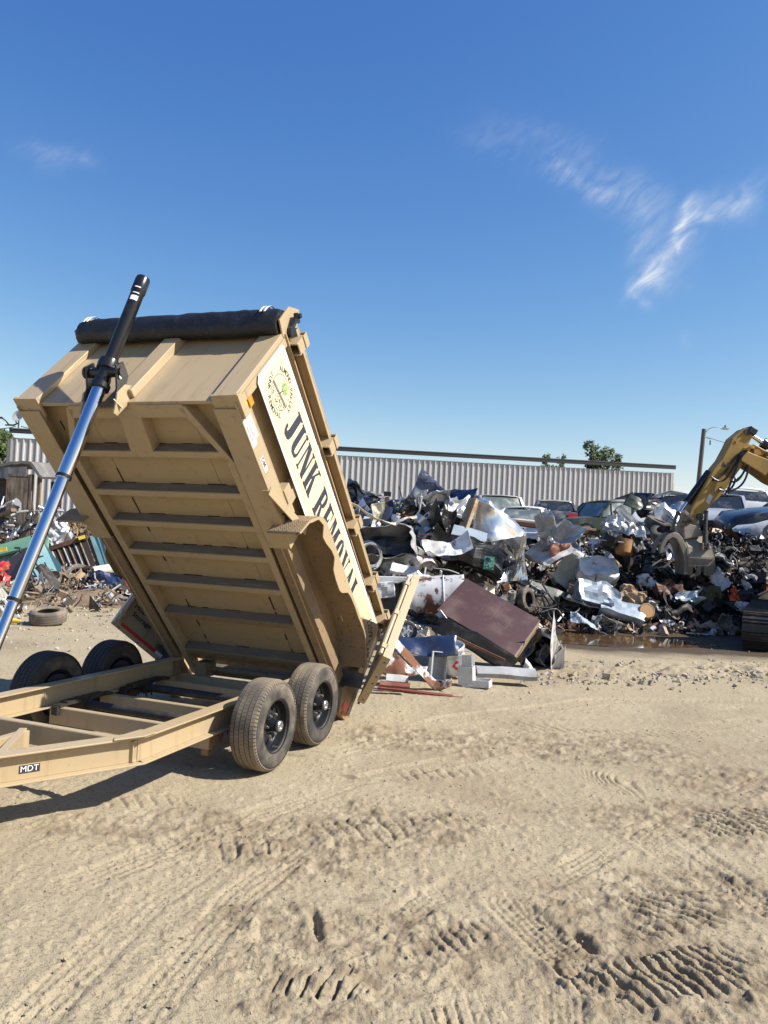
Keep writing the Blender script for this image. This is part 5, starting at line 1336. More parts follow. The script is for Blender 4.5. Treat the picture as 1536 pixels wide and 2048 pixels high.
# ---- brown cabinet
def build_cabinet():
    D_, C_, A_ = at(873, 1220, 11.35), at(1030, 1312, 10.95), at(932, 1156, 12.05)
    e1 = C_ - D_; w = e1.length; e1.normalize(); e2 = A_ - D_; e2 -= e1 * e2.dot(e1); h = e2.length * 1.0; e2.normalize(); n = e1.cross(e2)
    M = Matrix(((e1.x, e2.x, n.x, D_.x), (e1.y, e2.y, n.y, D_.y), (e1.z, e2.z, n.z, D_.z), (0, 0, 0, 1)))
    T = thing('cabinet', 'dark brown steel cabinet lying tilted on top of the dumped junk', 'cabinet', D_); T.matrix_world = M
    t = .30
    m = MB(); m.bx(0, w, 0, h, -.035, 0); m.build('door_panel', BROWN, T, bev=.008)
    m = MB(); m.bx(.0, w, .0, .012, -t, -.036); m.bx(0, w, h - .012, h, -t, -.036); m.bx(.0, .012, .013, h - .013, -t, -.036)
    m.build('side_panel', BROWN, T, bev=.004)
    m = MB(); m.bx(w - .012, w + .004, .013, h - .013, -t, -.036); m.build('end_panel', CARDW, T, bev=.004)['label'] = 'worn tan end panel'
    m = MB(); m.bx(.013, w - .013, .013, h - .013, -t * .5 - .01, -t * .5); m.build('shelf', BLACKP, T)
    r_ = rnd(17); m = MB()
    for q in range(26):
        u, v, l_, a = r_.uniform(.05, w - .3), r_.uniform(.06, h - .06), r_.uniform(.08, .5), r_.choice((0, 0, 0, 1.57, 1.57, .9))
        l_ = min(l_, w - u - .05 if a == 0 else h - v - .04)
        if l_ < .05: continue
        du, dv = l_ * math.cos(a), l_ * math.sin(a); e_ = r_.uniform(.0010, .0022); z_ = .0006 + q * .00003
        m.add([(u - e_ * math.sin(a), v + e_ * math.cos(a), z_), (u + du, v + dv, z_), (u + e_ * math.sin(a), v - e_ * math.cos(a), z_)], [(0, 1, 2)])
    m.build('scratches', mat('scratch_pale', (.15, .10, .09), .6), T)
    m = MB(); m.bx(.02, w * .98, -.012, -.002, -.10, -.06); m.build('edge_trim', BLACKP, T)
build_cabinet()
# second dark carcass with tan edge under the cabinet
hulk('black drawer unit crushed under the right end of the brown cabinet', 1078, 1306, 11.7, 46, 74, 50, BLACKP, -30, 10, 0, .03, 41, name='drawer_unit', cat='drawers', skip=(5,))
hulk('grey drawer box standing open beside the black drawer unit', 1090, 1312, 11.7, 28, 34, 26, GREYP, -32, -10, 10, .03, 42, name='drawer_box', cat='drawers', skip=(5,))
hulk('dark underframe with a rusty rim beneath the brown cabinet', 950, 1290, 11.0, 170, 34, 50, BLACKP, -28, -5, 0, .04, 43, name='steel_underframe', cat='frame', skip=(2,))
bar('rusty tan rail slanting under the brown cabinet', (905, 1272), (1010, 1322), 10.75, 10.65, .03, .045, RUSTM, name='rusty_rail', cat='bar')
hulk('thin white-topped slab lying on the ground before the cabinet', 1012, 1346, 10.35, 118, 34, 9, GREYP, -2, -72, 0, .012, 44, name='flat_slab', cat='slab')
sheet('white sheet standing between the cabinet and the drawer boxes', 1066, 1330, 11.0, 34, 26, ENAMEL, -20, -45, 10, .05, 45)
sheet('small crumpled pale scrap lying on the dirt right of the drawers', 1108, 1330, 11.6, 40, 20, ENAMEL, 10, -55, 0, .2, 46)
# ---- front group behind the tailgate door
sheet('dark blue bent panel lying level behind the white bucket', 848, 1296, 10.3, 130, 42, DKBLUE, 2, -40, 0, .035, 50, folds=2, name='bent_sheet', smooth='auto')
sheet('white sheet with rusty curled edge left of the white bucket', 805, 1342, 9.95, 95, 44, ENAMEL_RUST, -8, -48, 0, .10, 51, folds=3, name='curled_sheet', smooth='auto')
sheet('rust-edged bent sheet curving along the ground under the white one', 842, 1370, 9.75, 120, 22, ENAMEL_RUST, -6, -60, 0, .07, 52, folds=3, name='curled_sheet', smooth='auto')
for i, (px, py, w_, h_, a, lab) in enumerate(((775, 1388, 82, 26, 2, 'red-brown board lying flat by the foot of the tailgate'), (830, 1384, 150, 7, -8, 'thin red-brown strip of wood pointing right across the dirt'), (880, 1394, 90, 5, -3, 'thin dark red lath lying foremost on the dirt'), (790, 1370, 60, 14, -4, 'small red-brown board end under the white box lid'))):
    hulk(lab, px, py, 9.5 - .05 * i, w_, h_, 5, REDBOARD, a, -68, 0, .004, 53 + i, name='wood_board', cat='board', n=3)
hulk('white foam box lid on the boards by the tailgate', 795, 1358, 9.85, 44, 14, 14, PLASTICW, -3, -30, 0, .006, 58, name='foam_box', cat='lid', n=3)
def bucket():
    k = 10.55 / FPX; p = at(908, 1318, 10.55)
    T = thing('paint_bucket', 'white metal paint bucket with a red diamond hazard label', 'bucket', p, (R(18), R(-14), 0))
    m = MB(); m.lathe([(0, -28 * k), (21 * k, -28 * k), (24 * k, 26 * k), (25 * k, 28 * k), (23 * k, 29 * k), (23 * k, 24 * k), (0, 22 * k)], 32); m.build('pail', [ENAMEL], T, smooth='auto')
    m = MB(); m.lathe([(25.2 * k, 24 * k), (26 * k, 27 * k), (24.5 * k, 30 * k), (23 * k, 29.2 * k)], 32); m.build('rim', GALV, T, smooth='auto'); m = MB(); m.lathe([(21.6 * k, -27.5 * k), (22 * k, -24 * k), (21.8 * k, -24 * k)], 32); m.build('foot_ring', GALV, T, smooth='auto')
    lb = []
    for (u, v) in ((-13, 0), (0, -13), (13, 0), (0, 13)): lb.append((u, v))
    m = MB()
    def P(u, v, e): a = u / 23.0 - math.pi / 2 + .12; rr = (22.6 + v * .055) * k + e; return (rr * math.cos(a), rr * math.sin(a), (v - 4) * k)
    m.grid(lambda u, v: P((u - .5) * 34, (v - .5) * 30, .001), 10, 4, 0)
    n = 8
    vs = []; 
    for i in range(n + 1):
        u = -12 + 24 * i / n; e = 12 - abs(u); vs += [P(u, -e, .002), P(u, e, .002)]
    m.add(vs, [(2 * i, 2 * i + 2, 2 * i + 3, 2 * i + 1) for i in range(n)], 1)
    m.grid(lambda u, v: P((u - .5) * 8, (v - .5) * 7 + 1, .003), 3, 2, 2)
    m.build('hazard_label', [PLASTICW, REDV, ENAMEL], T)
    m = MB(); m.tube([(24 * k * math.cos(a), -6 * k - 20 * k * math.sin(a) * .3, 26 * k + 20 * k * math.sin(a)) for a in np.linspace(0, math.pi, 14)], .006, 6); m.build('handle', STEEL, T)
bucket()
def plastic_bin():
    k = 10.4 / FPX; p = at(872, 1330, 10.4)
    T = thing('plastic_bin', 'white plastic fridge drawer standing on end left of the bucket', 'drawer', p, (R(-6), R(4), R(8)))
    m = MB(); w, h, d = 15 * k, 28 * k, 16 * k
    m.bx(-w, w, 0, .012, -h, h); m.bx(-w, -w + .012, -d * 2, -.001, -h, h); m.bx(w - .012, w, -d * 2, -.001, -h, h); m.bx(-w + .013, w - .013, -d * 2, -.001, -h, -h + .012); m.bx(-w + .013, w - .013, -d * 2, -.001, h - .012, h)
    m.build('shell', PLASTICW, T, bev=.004)
    m = MB(); m.bx(-w * .6, w * .6, -.01, -.002, -h * .7, h * .6); m.bx(-w - .012, -w - .001, -d * 2.1, -d * 1.6, -h, h); m.build('rib', PLASTICW, T, bev=.003)
plastic_bin()
def feeder():
    k = 10.1 / FPX; p = at(934, 1372, 10.1); z0 = gz(p.x, p.y)
    T = thing('water_dispenser', 'clear plastic bottle dispenser with a white tray, foremost in the junk', 'dispenser', (p.x, p.y, z0), (0, R(-4), R(-20)))
    m = MB(); w, h, d = 15 * k, 60 * k, 13 * k
    m.bx(-w, w, -d, -d + .008, .02, h * .66, 0); m.bx(-w, -w + .008, -d + .009, d, .02, h * .66, 0); m.bx(w - .008, w, -d + .009, d, .02, h * .66, 0); m.bx(-w + .009, w - .009, d - .008, d, .02, h, 0)
    m.build('body', PLASTICW, T, bev=.003)
    m = MB(); m.bx(-w * .9, w * .9, -d * .9, -d * .8, h * .67, h * 1.02); m.bx(-w * .9, -w * .8, -d * .79, d * .8, h * .67, h * 1.02); m.bx(w * .8, w * .9, -d * .79, d * .8, h * .67, h * 1.02); m.tube([(-w * .9, 0, h), (-w * .6, 0, h * 1.12), (0, 0, h * 1.16), (w * .6, 0, h * 1.12), (w * .9, 0, h)], .008, 6)
    m.build('tank', CLEAR, T, bev=.002)
    m = MB(); x0, x1 = w * .9, w * 3.2
    m.bx(x0, x1, -d * 1.2, d * 1.1, .0, .012); m.bx(x0, x1, -d * 1.2, -d * 1.12, .013, .09); m.bx(x0, x1, d * 1.02, d * 1.1, .013, .09); m.bx(x1 - .01, x1, -d * 1.11, d * 1.01, .013, .085); m.bx(x0 - w * 1.4, x0, -d * 1.1, d * 1.1, .0, .03)
    m.build('tray', PLASTICW, T, bev=.006)
feeder()
# wire shelf rack leaning on the cabinet
m = MB(); k = 11.5 / FPX
for i in range(15): m.tube([((i - 7) * 2.6 * k, -26 * k, 0), ((i - 7) * 2.6 * k, 26 * k, 0)], .004, 5)
for y in (-26, -9, 9, 26): m.tube([(-20 * k, y * k, .006), (20 * k, y * k, .006)], .006, 5)
put(m, 'wire_shelf', 'bent white wire shelf leaning against the left end of the cabinet', 'shelf', GALV, at(872, 1252, 11.15), facing(-52, -20, 0))
plain_tyre('round black fan housing half hidden behind the open tailgate door', at(812, 1262, 11.0), (R(80), 0, R(15)), .15, .12, 'fan_housing', DARKSTEEL, STEEL)
sheet('black torn rubber sheet drooping behind the tailgate door', 838, 1248, 11.2, 90, 26, BLACKP, -28, -30, 0, .12, 61, name='rubber_sheet')
bar('cut wood board end leaning in front of the rusted tank', (838, 1228), (846, 1258), 11.9, 11.7, .10, .03, CARDW, name='wood_board', cat='board')
for i in range(5):
    r = rnd(70 + i)
    a = (820 + i * 12, 1235 + r.uniform(-5, 20)); b = (870 + i * 8, 1275 + r.uniform(-30, 20))
    pipe(('thin black rod', 'thin bent black wire', 'slim dark rod', 'dark springy wire', 'black cable end')[i] + ' in the tangle between tailgate and cabinet', [(a[0], a[1], 11.4), ((a[0] + b[0]) / 2, (a[1] + b[1]) / 2 - 12, 11.1), (b[0], b[1], 10.9)], .009, DARKSTEEL, name='loose_rod', cat='rod')
# ---- middle: white sheets, frame, washing machine
sheet('big white crumpled sheet with sharp folds in the middle of the heap', 1082, 1132, None or Yh(1082, 1150, .35), 80, 66, ENAMEL, 6, -55, 22, .13, 80, folds=7)
sheet('upright white folded flap behind the big white crumpled sheet', 1118, 1112, Yh(1118, 1120, .3), 32, 46, ENAMEL, -8, -28, 30, .12, 81, folds=4)
hulk('smooth white appliance top with shadow stripes right of the crumpled sheets', 1192, 1140, Yh(1192, 1155, .45), 78, 50, 26, ENAMEL, -10, -48, 0, .07, 82, name='dented_appliance')
sheet('greenish grey folded panel between the two white pieces', 1150, 1140, Yh(1150, 1150, .55), 66, 70, mat('greenish_panel', (.36, .38, .33), .5), -30, -25, 0, .14, 83, folds=5)
sheet('long olive grey panel sloping under the big white sheet', 1072, 1165, Yh(1072, 1172, .4), 120, 26, mat('olive_panel', (.20, .20, .165), .5), -20, -45, 0, .05, 84)
hulk('blue-white washing machine shell with torn top in the lower heap', 1185, 1192, Yh(1185, 1205, .55), 64, 46, 50, PALEBLUE_SKY, -6, -30, 0, .06, 85, name='washing_machine', cat='appliance')
# washer door ring
m = MB(); k = 16.6 / FPX; m.lathe([(17 * k, 0), (21 * k, 5 * k), (24 * k, 2 * k), (22 * k, -3 * k)], 28, None, 0, True); m.lathe([(0, -6 * k), (12 * k, -4 * k), (17 * k, 0)], 24)
put(m, 'washer_hatch', 'round washing machine door with a pale ring on the lower heap', 'door', [GALV], at(1222, 1190, Yh(1222, 1195, .7)), facing(0, -50, 12), smooth='auto')
hulk('glossy pale blue dashboard-shaped panel lying lowest by the puddle', 1245, 1222, Yh(1245, 1235, .5), 86, 40, 20, PALEBLUE_SKY, -24, -50, 0, .05, 87, name='plastic_dashboard', cat='panel', n=9)
bar('brown lower edge of plank under the pale blue panel by the puddle', (1210, 1240), (1278, 1262), Yh(1240, 1250, .4), Yh(1240, 1250, .4), .10, .12, CARDW, name='wood_plank', cat='plank')
k = Yh(1290, 1228, .5) / FPX; m = MB()
for i in range(9): m.lathe([(14 * k, (i - 4) * 4.4 * k - 2 * k), (15.6 * k, (i - 4) * 4.4 * k), (14 * k, (i - 4) * 4.4 * k + 2 * k)], 20)
m.lathe([(0, -19 * k), (13.8 * k, -19 * k)], 20); m.lathe([(0, 19 * k), (13.8 * k, 19 * k)], 20)
put(m, 'wicker_basket', 'ribbed brown wicker basket lying by the right end of the pale panel', 'basket', WICKER, at(1288, 1226, k * FPX), facing(-12, -20, 0), smooth='auto')
hulk('tan torn foam cushion above the wicker basket', 1262, 1196, Yh(1262, 1205, .4), 46, 26, 24, CARDW, -30, -30, 0, .10, 88, name='foam_cushion', cat='cushion')
# bent chair frames of black tube
for i, (pts, lab) in enumerate(((((1062, 1195), (1078, 1180), (1098, 1232), (1122, 1258)), 'black bent chair tube'), (((1070, 1190), (1092, 1196), (1112, 1250), (1100, 1262)), 'second black frame tube'), (((1085, 1168), (1110, 1205), (1150, 1225), (1165, 1200)), 'looped black frame tube'), (((1060, 1210), (1100, 1215), (1130, 1195), (1135, 1180)), 'flat black frame tube'), (((1080, 1225), (1112, 1218), (1128, 1240)), 'short black frame tube'))):
    pipe(lab + ' in the tangle right of the brown cabinet', [(x, y, Yh(x, min(y, 1235), .75)) for x, y in pts], .022, BLACKP, name='frame_tube', cat='tube')
plain_tyre('dusty black wheel standing behind the bent chair tubes', at(1052, 1200, Yh(1060, 1210, .5)), (R(80), 0, R(50)), .27, .18, 'scrap_tyre', RUBBER, None)
sheet('light blue bent chair seat lying at the water edge', 1168, 1250, Yh(1168, 1240, .9), 60, 30, PALEBLUE_SKY, -12, -50, 0, .12, 90, name='bent_chair', cat='panel')
hulk('grey-blue bracket with a black hollow at the water edge', 1205, 1256, Yh(1205, 1240, .95), 36, 36, 30, GREYP, -25, -20, 20, .06, 91, name='bent_bracket', cat='bracket', skip=(5,))
hulk('dark open carcass under the washing machine shell', 1150, 1222, Yh(1150, 1230, .35), 80, 38, 40, BLACKP, -12, -8, 0, .05, 92, name='appliance_carcass', skip=(5,))
# ---- brown pieces behind
hulk('rust-brown crushed box behind the big white sheet', 1062, 1098, Yh(1062, 1100, .35), 66, 50, 40, RUSTM, -25, -15, 0, .10, 95, name='rusty_box', cat='box', skip=(4,))
sheet('reddish brown folded sheet metal right of the rusty box', 1118, 1085, Yh(1118, 1092, .35), 44, 66, mat('red_brown_metal', (.14, .045, .03), .6, layers=[((.25, .11, .07), 4, .5, .7, None, None)]), 30, -15, 15, .14, 96, folds=5)
sheet('silver torn strip of sheet standing above the brown pieces', 1092, 1058, Yh(1100, 1075, .3), 34, 62, GALV, 25, -10, 0, .14, 97, folds=4)
sheet('silver crumpled sheet sloping right below the rusty beam', 1128, 1078, Yh(1128, 1080, .3), 50, 34, GALV, -45, -25, 0, .14, 98, folds=5)
hulk('tan and grey crumpled packaging beside the brown barrel', 1170, 1098, Yh(1170, 1100, .35), 40, 52, 30, CARDW, 12, -15, 0, .12, 99, name='torn_packaging', cat='packaging')
k = Yh(1250, 1095, .35) / FPX; m = MB(); m.lathe([(0, -14 * k), (17 * k, -14 * k), (17.6 * k, -5 * k), (17 * k, 0), (17.6 * k, 5 * k), (17 * k, 13 * k), (15 * k, 14 * k), (14 * k, 10 * k), (0, 9 * k)], 24)
put(m, 'rusty_drum', 'short orange-brown rusted drum in the middle of the dark scrap', 'drum', mat('orange_rust', (.34, .17, .06), .85, layers=[((.14, .06, .03), 3, .48, .64, None, None)]), at(1250, 1094, k * FPX), (R(-14), R(8), 0), smooth='auto')
hulk('white round enamel bowl below the rusted drum', 1232, 1118, Yh(1232, 1120, .4), 38, 22, 30, ENAMEL, -10, -20, 0, .05, 102, name='enamel_bowl', cat='bowl')
hulk('pale torn cardboard piece right of the smooth white appliance top', 1245, 1128, Yh(1245, 1130, .35), 40, 18, 16, CARDW, 16, -40, 0, .08, 103, name='torn_cardboard', cat='cardboard')
bar('long rusty trailer beam lying level in front of the wrecked cars', (1022, 1044), (1198, 1066), 20.2, 20.2, .28, .16, RUSTM, name='rusty_beam', cat='beam')
bar('pale rusty angle iron on top of the rusty trailer beam', (1025, 1040), (1192, 1060), 20.0, 20.0, .06, .06, mat('pale_rust', (.33, .22, .15), .8), name='angle_iron', cat='bar')
hulk('white plastic bucket lid piece before the green off-roader', 1228, 1052, 20.0, 34, 30, 24, PLASTICW, 12, -20, 0, .10, 105, name='plastic_tub', cat='tub')
sheet('black wheel arch liner lying below the wrecked cars', 1255, 1078, Yh(1265, 1085, .4), 90, 40, BLACKP, -5, -30, 0, .14, 106, folds=3, name='arch_liner', cat='liner', smooth='auto')
hulk('rounded silver headlamp shell left of the grapple', 1272, 1066, Yh(1275, 1075, .4), 34, 22, 22, GALV, -15, -15, 0, .06, 107, name='lamp_shell', cat='lamp')
# ---- right: dark heap pieces
for i, (px, py, w_, h_, a, m_, lab) in enumerate((
        (1440, 1160, 30, 46, 25, ENAMEL, 'pale round car air filter case low in the black heap'),
        (1405, 1145, 26, 16, 5, PALEBLUE_SKY, 'light blue plastic pump body just right of the grapple bucket'),
        (1375, 1196, 54, 26, 12, PALEBLUE_SKY, 'long pale dented fender under the grapple'),
        (1342, 1180, 66, 34, 10, mat('brown_panel', (.08, .035, .02), .6), 'red-brown torn panel left under the grapple'),
        (1418, 1190, 44, 34, 20, mat('olive_carpet', (.085, .07, .03), .9), 'olive torn carpet piece under the grapple bucket'),
        (1470, 1192, 12, 22, 4, ORANGE, 'small orange grille standing in the black heap'),
        (1490, 1215, 30, 18, -12, ENAMEL, 'white broken lamp cover above the crawler track'),
        (1310, 1222, 40, 24, -30, GREYP, 'grey bent sheet at the foot of the black heap left of the grapple'),
        (1350, 1224, 96, 16, 4, DARKSTEEL, 'dark long rail of ribbed steel lying level under the grapple'),
        (1412, 1252, 58, 16, -4, CARDW, 'tan flattened cardboard at the foot of the black heap'),
        (1455, 1254, 24, 50, 28, PLYW, 'upright splintered board at the foot of the black heap'),
        (1298, 1168, 40, 26, -18, ENAMEL, 'white crushed tank end in the shadow left of the grapple'),
        (1500, 1180, 40, 12, -50, GALV, 'bright bent strip at the far right of the black heap'),
        (1335, 1246, 24, 12, 20, ENAMEL, 'small white scrap at the puddle edge below the grapple'),
        (1445, 1120, 60, 9, -35, GREYP, 'long grey prop shaft sloping down right of the grapple bucket'),
        (1488, 1150, 44, 12, -32, GREYP, 'short grey exhaust silencer on the right of the black heap'))):
    hulk(lab, px, py, Yh(px, py + 6, .3), w_ * .85, h_ * .8, max(6, min(w_, h_) * .5), m_, a, -25, 0, .09, 120 + i, name=('scrap_chunk', 'scrap_plate')[w_ > 45], cat='scrap part')
r = rnd(55)
for i in range(46):         # engine blocks, springs and pipes one can make out in the black heap
    px, py = r.uniform(1205, 1530), r.uniform(1075, 1240)
    if 1300 < px < 1430 and py < 1150: continue
    Y = Yh(px, py, .22); s = r.uniform(14, 30) * Y / FPX
    if i % 3 == 0:
        P = [Vector((r.uniform(-1, 1), r.uniform(-.3, .3), r.uniform(-.6, .6))) * s for _ in range(4)]
        m = MB(); m.tube([P[0], P[0].lerp(P[1], .5) + Vector((0, 0, .1 * s)), P[1], P[1].lerp(P[2], .5), P[2], P[3]], .035 + .02 * r.random(), 7)
        put(m, 'exhaust_pipe', 'oily bent pipe in the black heap of car parts', 'pipe', OILY, at(px, py, Y), (0, 0, r.uniform(0, 6)), 'oily pipes in the black heap', smooth='auto')
    elif i % 3 == 1:
        put(crushed(s * 1.4, s, s, 300 + i, .12 * s, 5), 'engine_part', 'oily black engine part in the heap of car parts', 'engine part', OILY, at(px, py, Y), (r.uniform(0, 3), r.uniform(0, 3), r.uniform(0, 3)), 'oily engine parts in the black heap')
    else:
        m = MB(); m.tube([(.09 * math.cos(t), .09 * math.sin(t), .035 * t - .3) for t in np.linspace(0, 18, 70)], .014, 5)
        put(m, 'coil_spring', 'oily black coil spring in the heap of car parts', 'spring', OILY, at(px, py, Y), (r.uniform(0, 3), r.uniform(0, 3), r.uniform(0, 3)), 'oily coil springs in the black heap', smooth='auto')
plain_tyre('worn tyre lying on the heap just left of the excavator arm', at(1318, 1050, 20.5), (R(15), R(20), 0), .38, .24)
plain_tyre('second worn tyre under the arm, half below the first', at(1330, 1066, 20.0), (R(30), R(-10), 0), .36, .22)
# more crushed shells, sheets and tubes that fill the silver part
r = rnd(91)
for j in range(34):
    px_, py_ = r.uniform(705, 1050), r.uniform(1010, 1150)
    if px_ > 930 and py_ < 1060: continue
    Y = Yh(px_, py_, .12)
    w_, h_ = r.uniform(26, 64), r.uniform(16, 40); mt = r.choice((GALV, GALV, GREYP, BLACKP, BLACKP, PALEBLUE_SKY, ENAMEL, DKBLUE))
    if j % 2: hulk('crushed metal casing in the silver part of the heap', px_, py_, Y, w_, h_, h_ * .7, mt, r.uniform(-40, 40), r.uniform(-45, 0), r.uniform(-30, 30), .11, 400 + j, name='crushed_casing', cat='casing', group='crushed casings in the silver scrap', skip=(5,) if j % 4 == 1 else ())
    else: sheet('creased metal sheet in the silver part of the heap', px_, py_, Y, w_, h_, mt, r.uniform(-40, 40), r.uniform(-60, 0), r.uniform(-30, 30), .14, 400 + j, folds=5, name='creased_sheet', group='creased sheets in the silver scrap')
for j in range(22):
    px_, py_ = r.uniform(700, 1230), r.uniform(1040, 1200); Y = Yh(px_, py_, .3); a = r.uniform(-.9, .9); l_ = r.uniform(18, 46)
    pipe('thin metal tube sticking out of the heap', [(px_ - l_ * math.cos(a), py_ - l_ * math.sin(a), Y), (px_ + r.uniform(-5, 5), py_ + r.uniform(-5, 5), Y - .1), (px_ + l_ * math.cos(a), py_ + l_ * math.sin(a), Y + r.uniform(-.3, .1))], r.uniform(.01, .022), r.choice((GALV, BLACKP, GREYP, RUSTM)), name='metal_tube', group='thin tubes in the heap')
# upper left: wrecked front of a black car
hulk('crumpled black car wing on the top left of the heap beside the trailer', 720, 1006, 19.0, 70, 40, 60, CARB, -28, -10, 0, .14, 140, name='car_wing', cat='car part', skip=(4,))
plain_tyre('car wheel with alloy rim sticking out of the crumpled black wing', at(738, 1030, 18.4), (R(78), 0, R(-25)), .32, .2, 'car_wheel', RUBBER, STEEL)
hulk('black wheel arch hollow over the alloy wheel', 735, 1012, 18.8, 34, 26, 30, BLACKP, 0, 0, 0, .05, 141, name='arch_hollow', cat='car part')
bar('brown wooden post with a black box on its head at the heap top left', (772, 1024), (775, 994), 19.5, 19.5, .10, .10, mat('post_brown', (.16, .08, .055), .7), name='wooden_post', cat='post')
hulk('black box mounted on the head of the brown post', 775, 988, 19.5, 14, 9, 9, BLACKP, 0, 0, 0, .005, 142, name='black_box', cat='box', n=3)
hulk('ribbed grey radiator left of the brown post', 752, 1002, 19.8, 44, 26, 20, GREYP, -6, -10, 0, .06, 143, name='radiator', cat='radiator')

# ================================================================== wrecked cars
def car(label, loc, yaw, body, roof=None, kind='sedan', tilt=(0, 0), crush=0.0, seed=1, wheels=True, glass=None, name='wrecked_car', tail=True):
    "x is forward"
    prof = {'sedan': (4.7, 1.76, [(2.32, .30, .55, 0, .70, 0), (2.1, .22, .70, 0, .82, 0), (1.35, .20, .86, 0, .88, 0), (.85, .20, .93, 0, .88, 0), (.15, .20, .94, 1.36, .88, .66), (-.55, .20, .95, 1.42, .88, .68), (-1.15, .20, .96, 1.36, .88, .64), (-1.75, .22, .97, 0, .87, 0), (-2.2, .24, .93, 0, .83, 0), (-2.36, .36, .70, 0, .74, 0)]),
            'suv': (4.6, 1.82, [(2.25, .34, .66, 0, .76, 0), (2.1, .26, .92, 0, .86, 0), (1.3, .26, 1.02, 0, .90, 0), (.85, .26, 1.06, 0, .90, 0), (.35, .26, 1.07, 1.66, .90, .70), (-.6, .26, 1.08, 1.74, .90, .72), (-1.7, .26, 1.09, 1.70, .90, .70), (-2.15, .28, 1.09, 0, .88, 0), (-2.26, .34, .80, 0, .82, 0)]),
            'van': (4.9, 1.9, [(2.4, .34, .8, 0, .82, 0), (2.2, .26, 1.0, 0, .92, 0), (1.6, .26, 1.1, 0, .95, 0), (.9, .26, 1.12, 1.86, .95, .80), (-.6, .26, 1.14, 1.92, .95, .82), (-2.2, .26, 1.14, 1.88, .95, .80), (-2.42, .34, 1.1, 0, .92, 0)])}[kind]
    st = prof[2]; T = thing(name, label, 'car', loc, (R(tilt[0]), R(tilt[1]), R(yaw)))
    def W_(p): return warp(p, crush, 1.1, seed) if crush else Vector(p)
    m = MB(); rows = []
    for x, zb, zt, zr, hb, hr in st:
        zm = zb + (zt - zb) * .45
        ring = [(hb * .86, zb), (hb, zb + (zt - zb) * .28), (hb * 1.0, zm + .1), (hb * .95, zt), (hb * .5, zt + .02), (0, zt + .03)]
        full = [(x, y, z) for y, z in ring] + [(x, -y, z) for y, z in ring[-2::-1]]
        rows.append(full)
    n = len(rows[0]); vs = [p for r_ in rows for p in r_]
    # finer along x for denting
    fs = [(i * n + j, i * n + j + 1, (i + 1) * n + j + 1, (i + 1) * n + j) for i in range(len(rows) - 1) for j in range(n - 1)] + [tuple(range(n)), tuple(range((len(rows) - 1) * n, len(rows) * n))]
    m.add([W_(p) for p in vs], fs)
    m.build('body', body, T, smooth='auto', angle=50)
    cab = [s_ for s_ in st if s_[3] > 0]; ia, ib = st.index(cab[0]) - 1, st.index(cab[-1]) + 1
    fr, rr_ = st[ia], st[ib]
    def P(x, y, z): return W_((x, y, z))
    # roof
    m = MB(); vs = []
    for s_ in cab: vs += [P(s_[0], y, z) for y, z in ((s_[5], s_[3] - .03), (s_[5] * .8, s_[3] + .015), (0, s_[3] + .035), (-s_[5] * .8, s_[3] + .015), (-s_[5], s_[3] - .03))]
    m.add(vs, [(i * 5 + j, i * 5 + j + 1, (i + 1) * 5 + j + 1, (i + 1) * 5 + j) for i in range(len(cab) - 1) for j in range(4)])
    m.build('roof', roof or body, T, smooth='auto', solid=.03)
    # pillars
    for sy in (-1, 1):
        def bel(s_): return (s_[0], sy * s_[4] * .95, s_[2])
        def top(s_): return (s_[0], sy * s_[5], s_[3] - .02)
        prs = [((fr[0] - .02, sy * fr[4] * .9, fr[2]), top(cab[0])), ((rr_[0] + .02, sy * rr_[4] * .9, rr_[2]), top(cab[-1]))] + [(bel(s_), top(s_)) for s_ in cab[1:-1]]
        for a, b in prs:
            m = MB(); m.beam(P(*a), P(*b), .09, .07); m.build('pillar', body, T)
    gl = glass or DGLASS
    def pane(nm, pts, ins=.06):
        c = sum((Vector(p) for p in pts), Vector()) / len(pts)
        m_ = MB(); m_.add([P(*(Vector(p).lerp(c, ins))) for p in pts], [tuple(range(len(pts)))]); m_.build(nm, gl, T, solid=.01)
    a, b = cab[0], cab[-1]
    pane('windshield', [(fr[0] - .05, fr[4] * .82, fr[2] + .03), (fr[0] - .05, -fr[4] * .82, fr[2] + .03), (a[0] + .03, -a[5] * .95, a[3] - .03), (a[0] + .03, a[5] * .95, a[3] - .03)])
    pane('rear_window', [(rr_[0] + .05, rr_[4] * .82, rr_[2] + .03), (rr_[0] + .05, -rr_[4] * .82, rr_[2] + .03), (b[0] - .03, -b[5] * .95, b[3] - .03), (b[0] - .03, b[5] * .95, b[3] - .03)])
    for sy in (-1, 1):
        for s0, s1 in zip([fr] + cab, cab + [rr_]):
            if s0[3] <= 0: pts = [(s0[0] - .12, sy * s0[4] * .93, s0[2] + .03), (s1[0], sy * s1[4] * .94, s1[2] + .03), (s1[0], sy * s1[5], s1[3] - .05)]
            elif s1[3] <= 0: pts = [(s0[0], sy * s0[4] * .94, s0[2] + .03), (s1[0] + .12, sy * s1[4] * .93, s1[2] + .03), (s0[0], sy * s0[5], s0[3] - .05)]
            else: pts = [(s0[0] - .03, sy * s0[4] * .94, s0[2] + .03), (s1[0] + .03, sy * s1[4] * .94, s1[2] + .03), (s1[0] + .03, sy * s1[5], s1[3] - .05), (s0[0] - .03, sy * s0[5], s0[3] - .05)]
            pane('side_window', pts)
    e = st[-1]; e2 = st[-2]
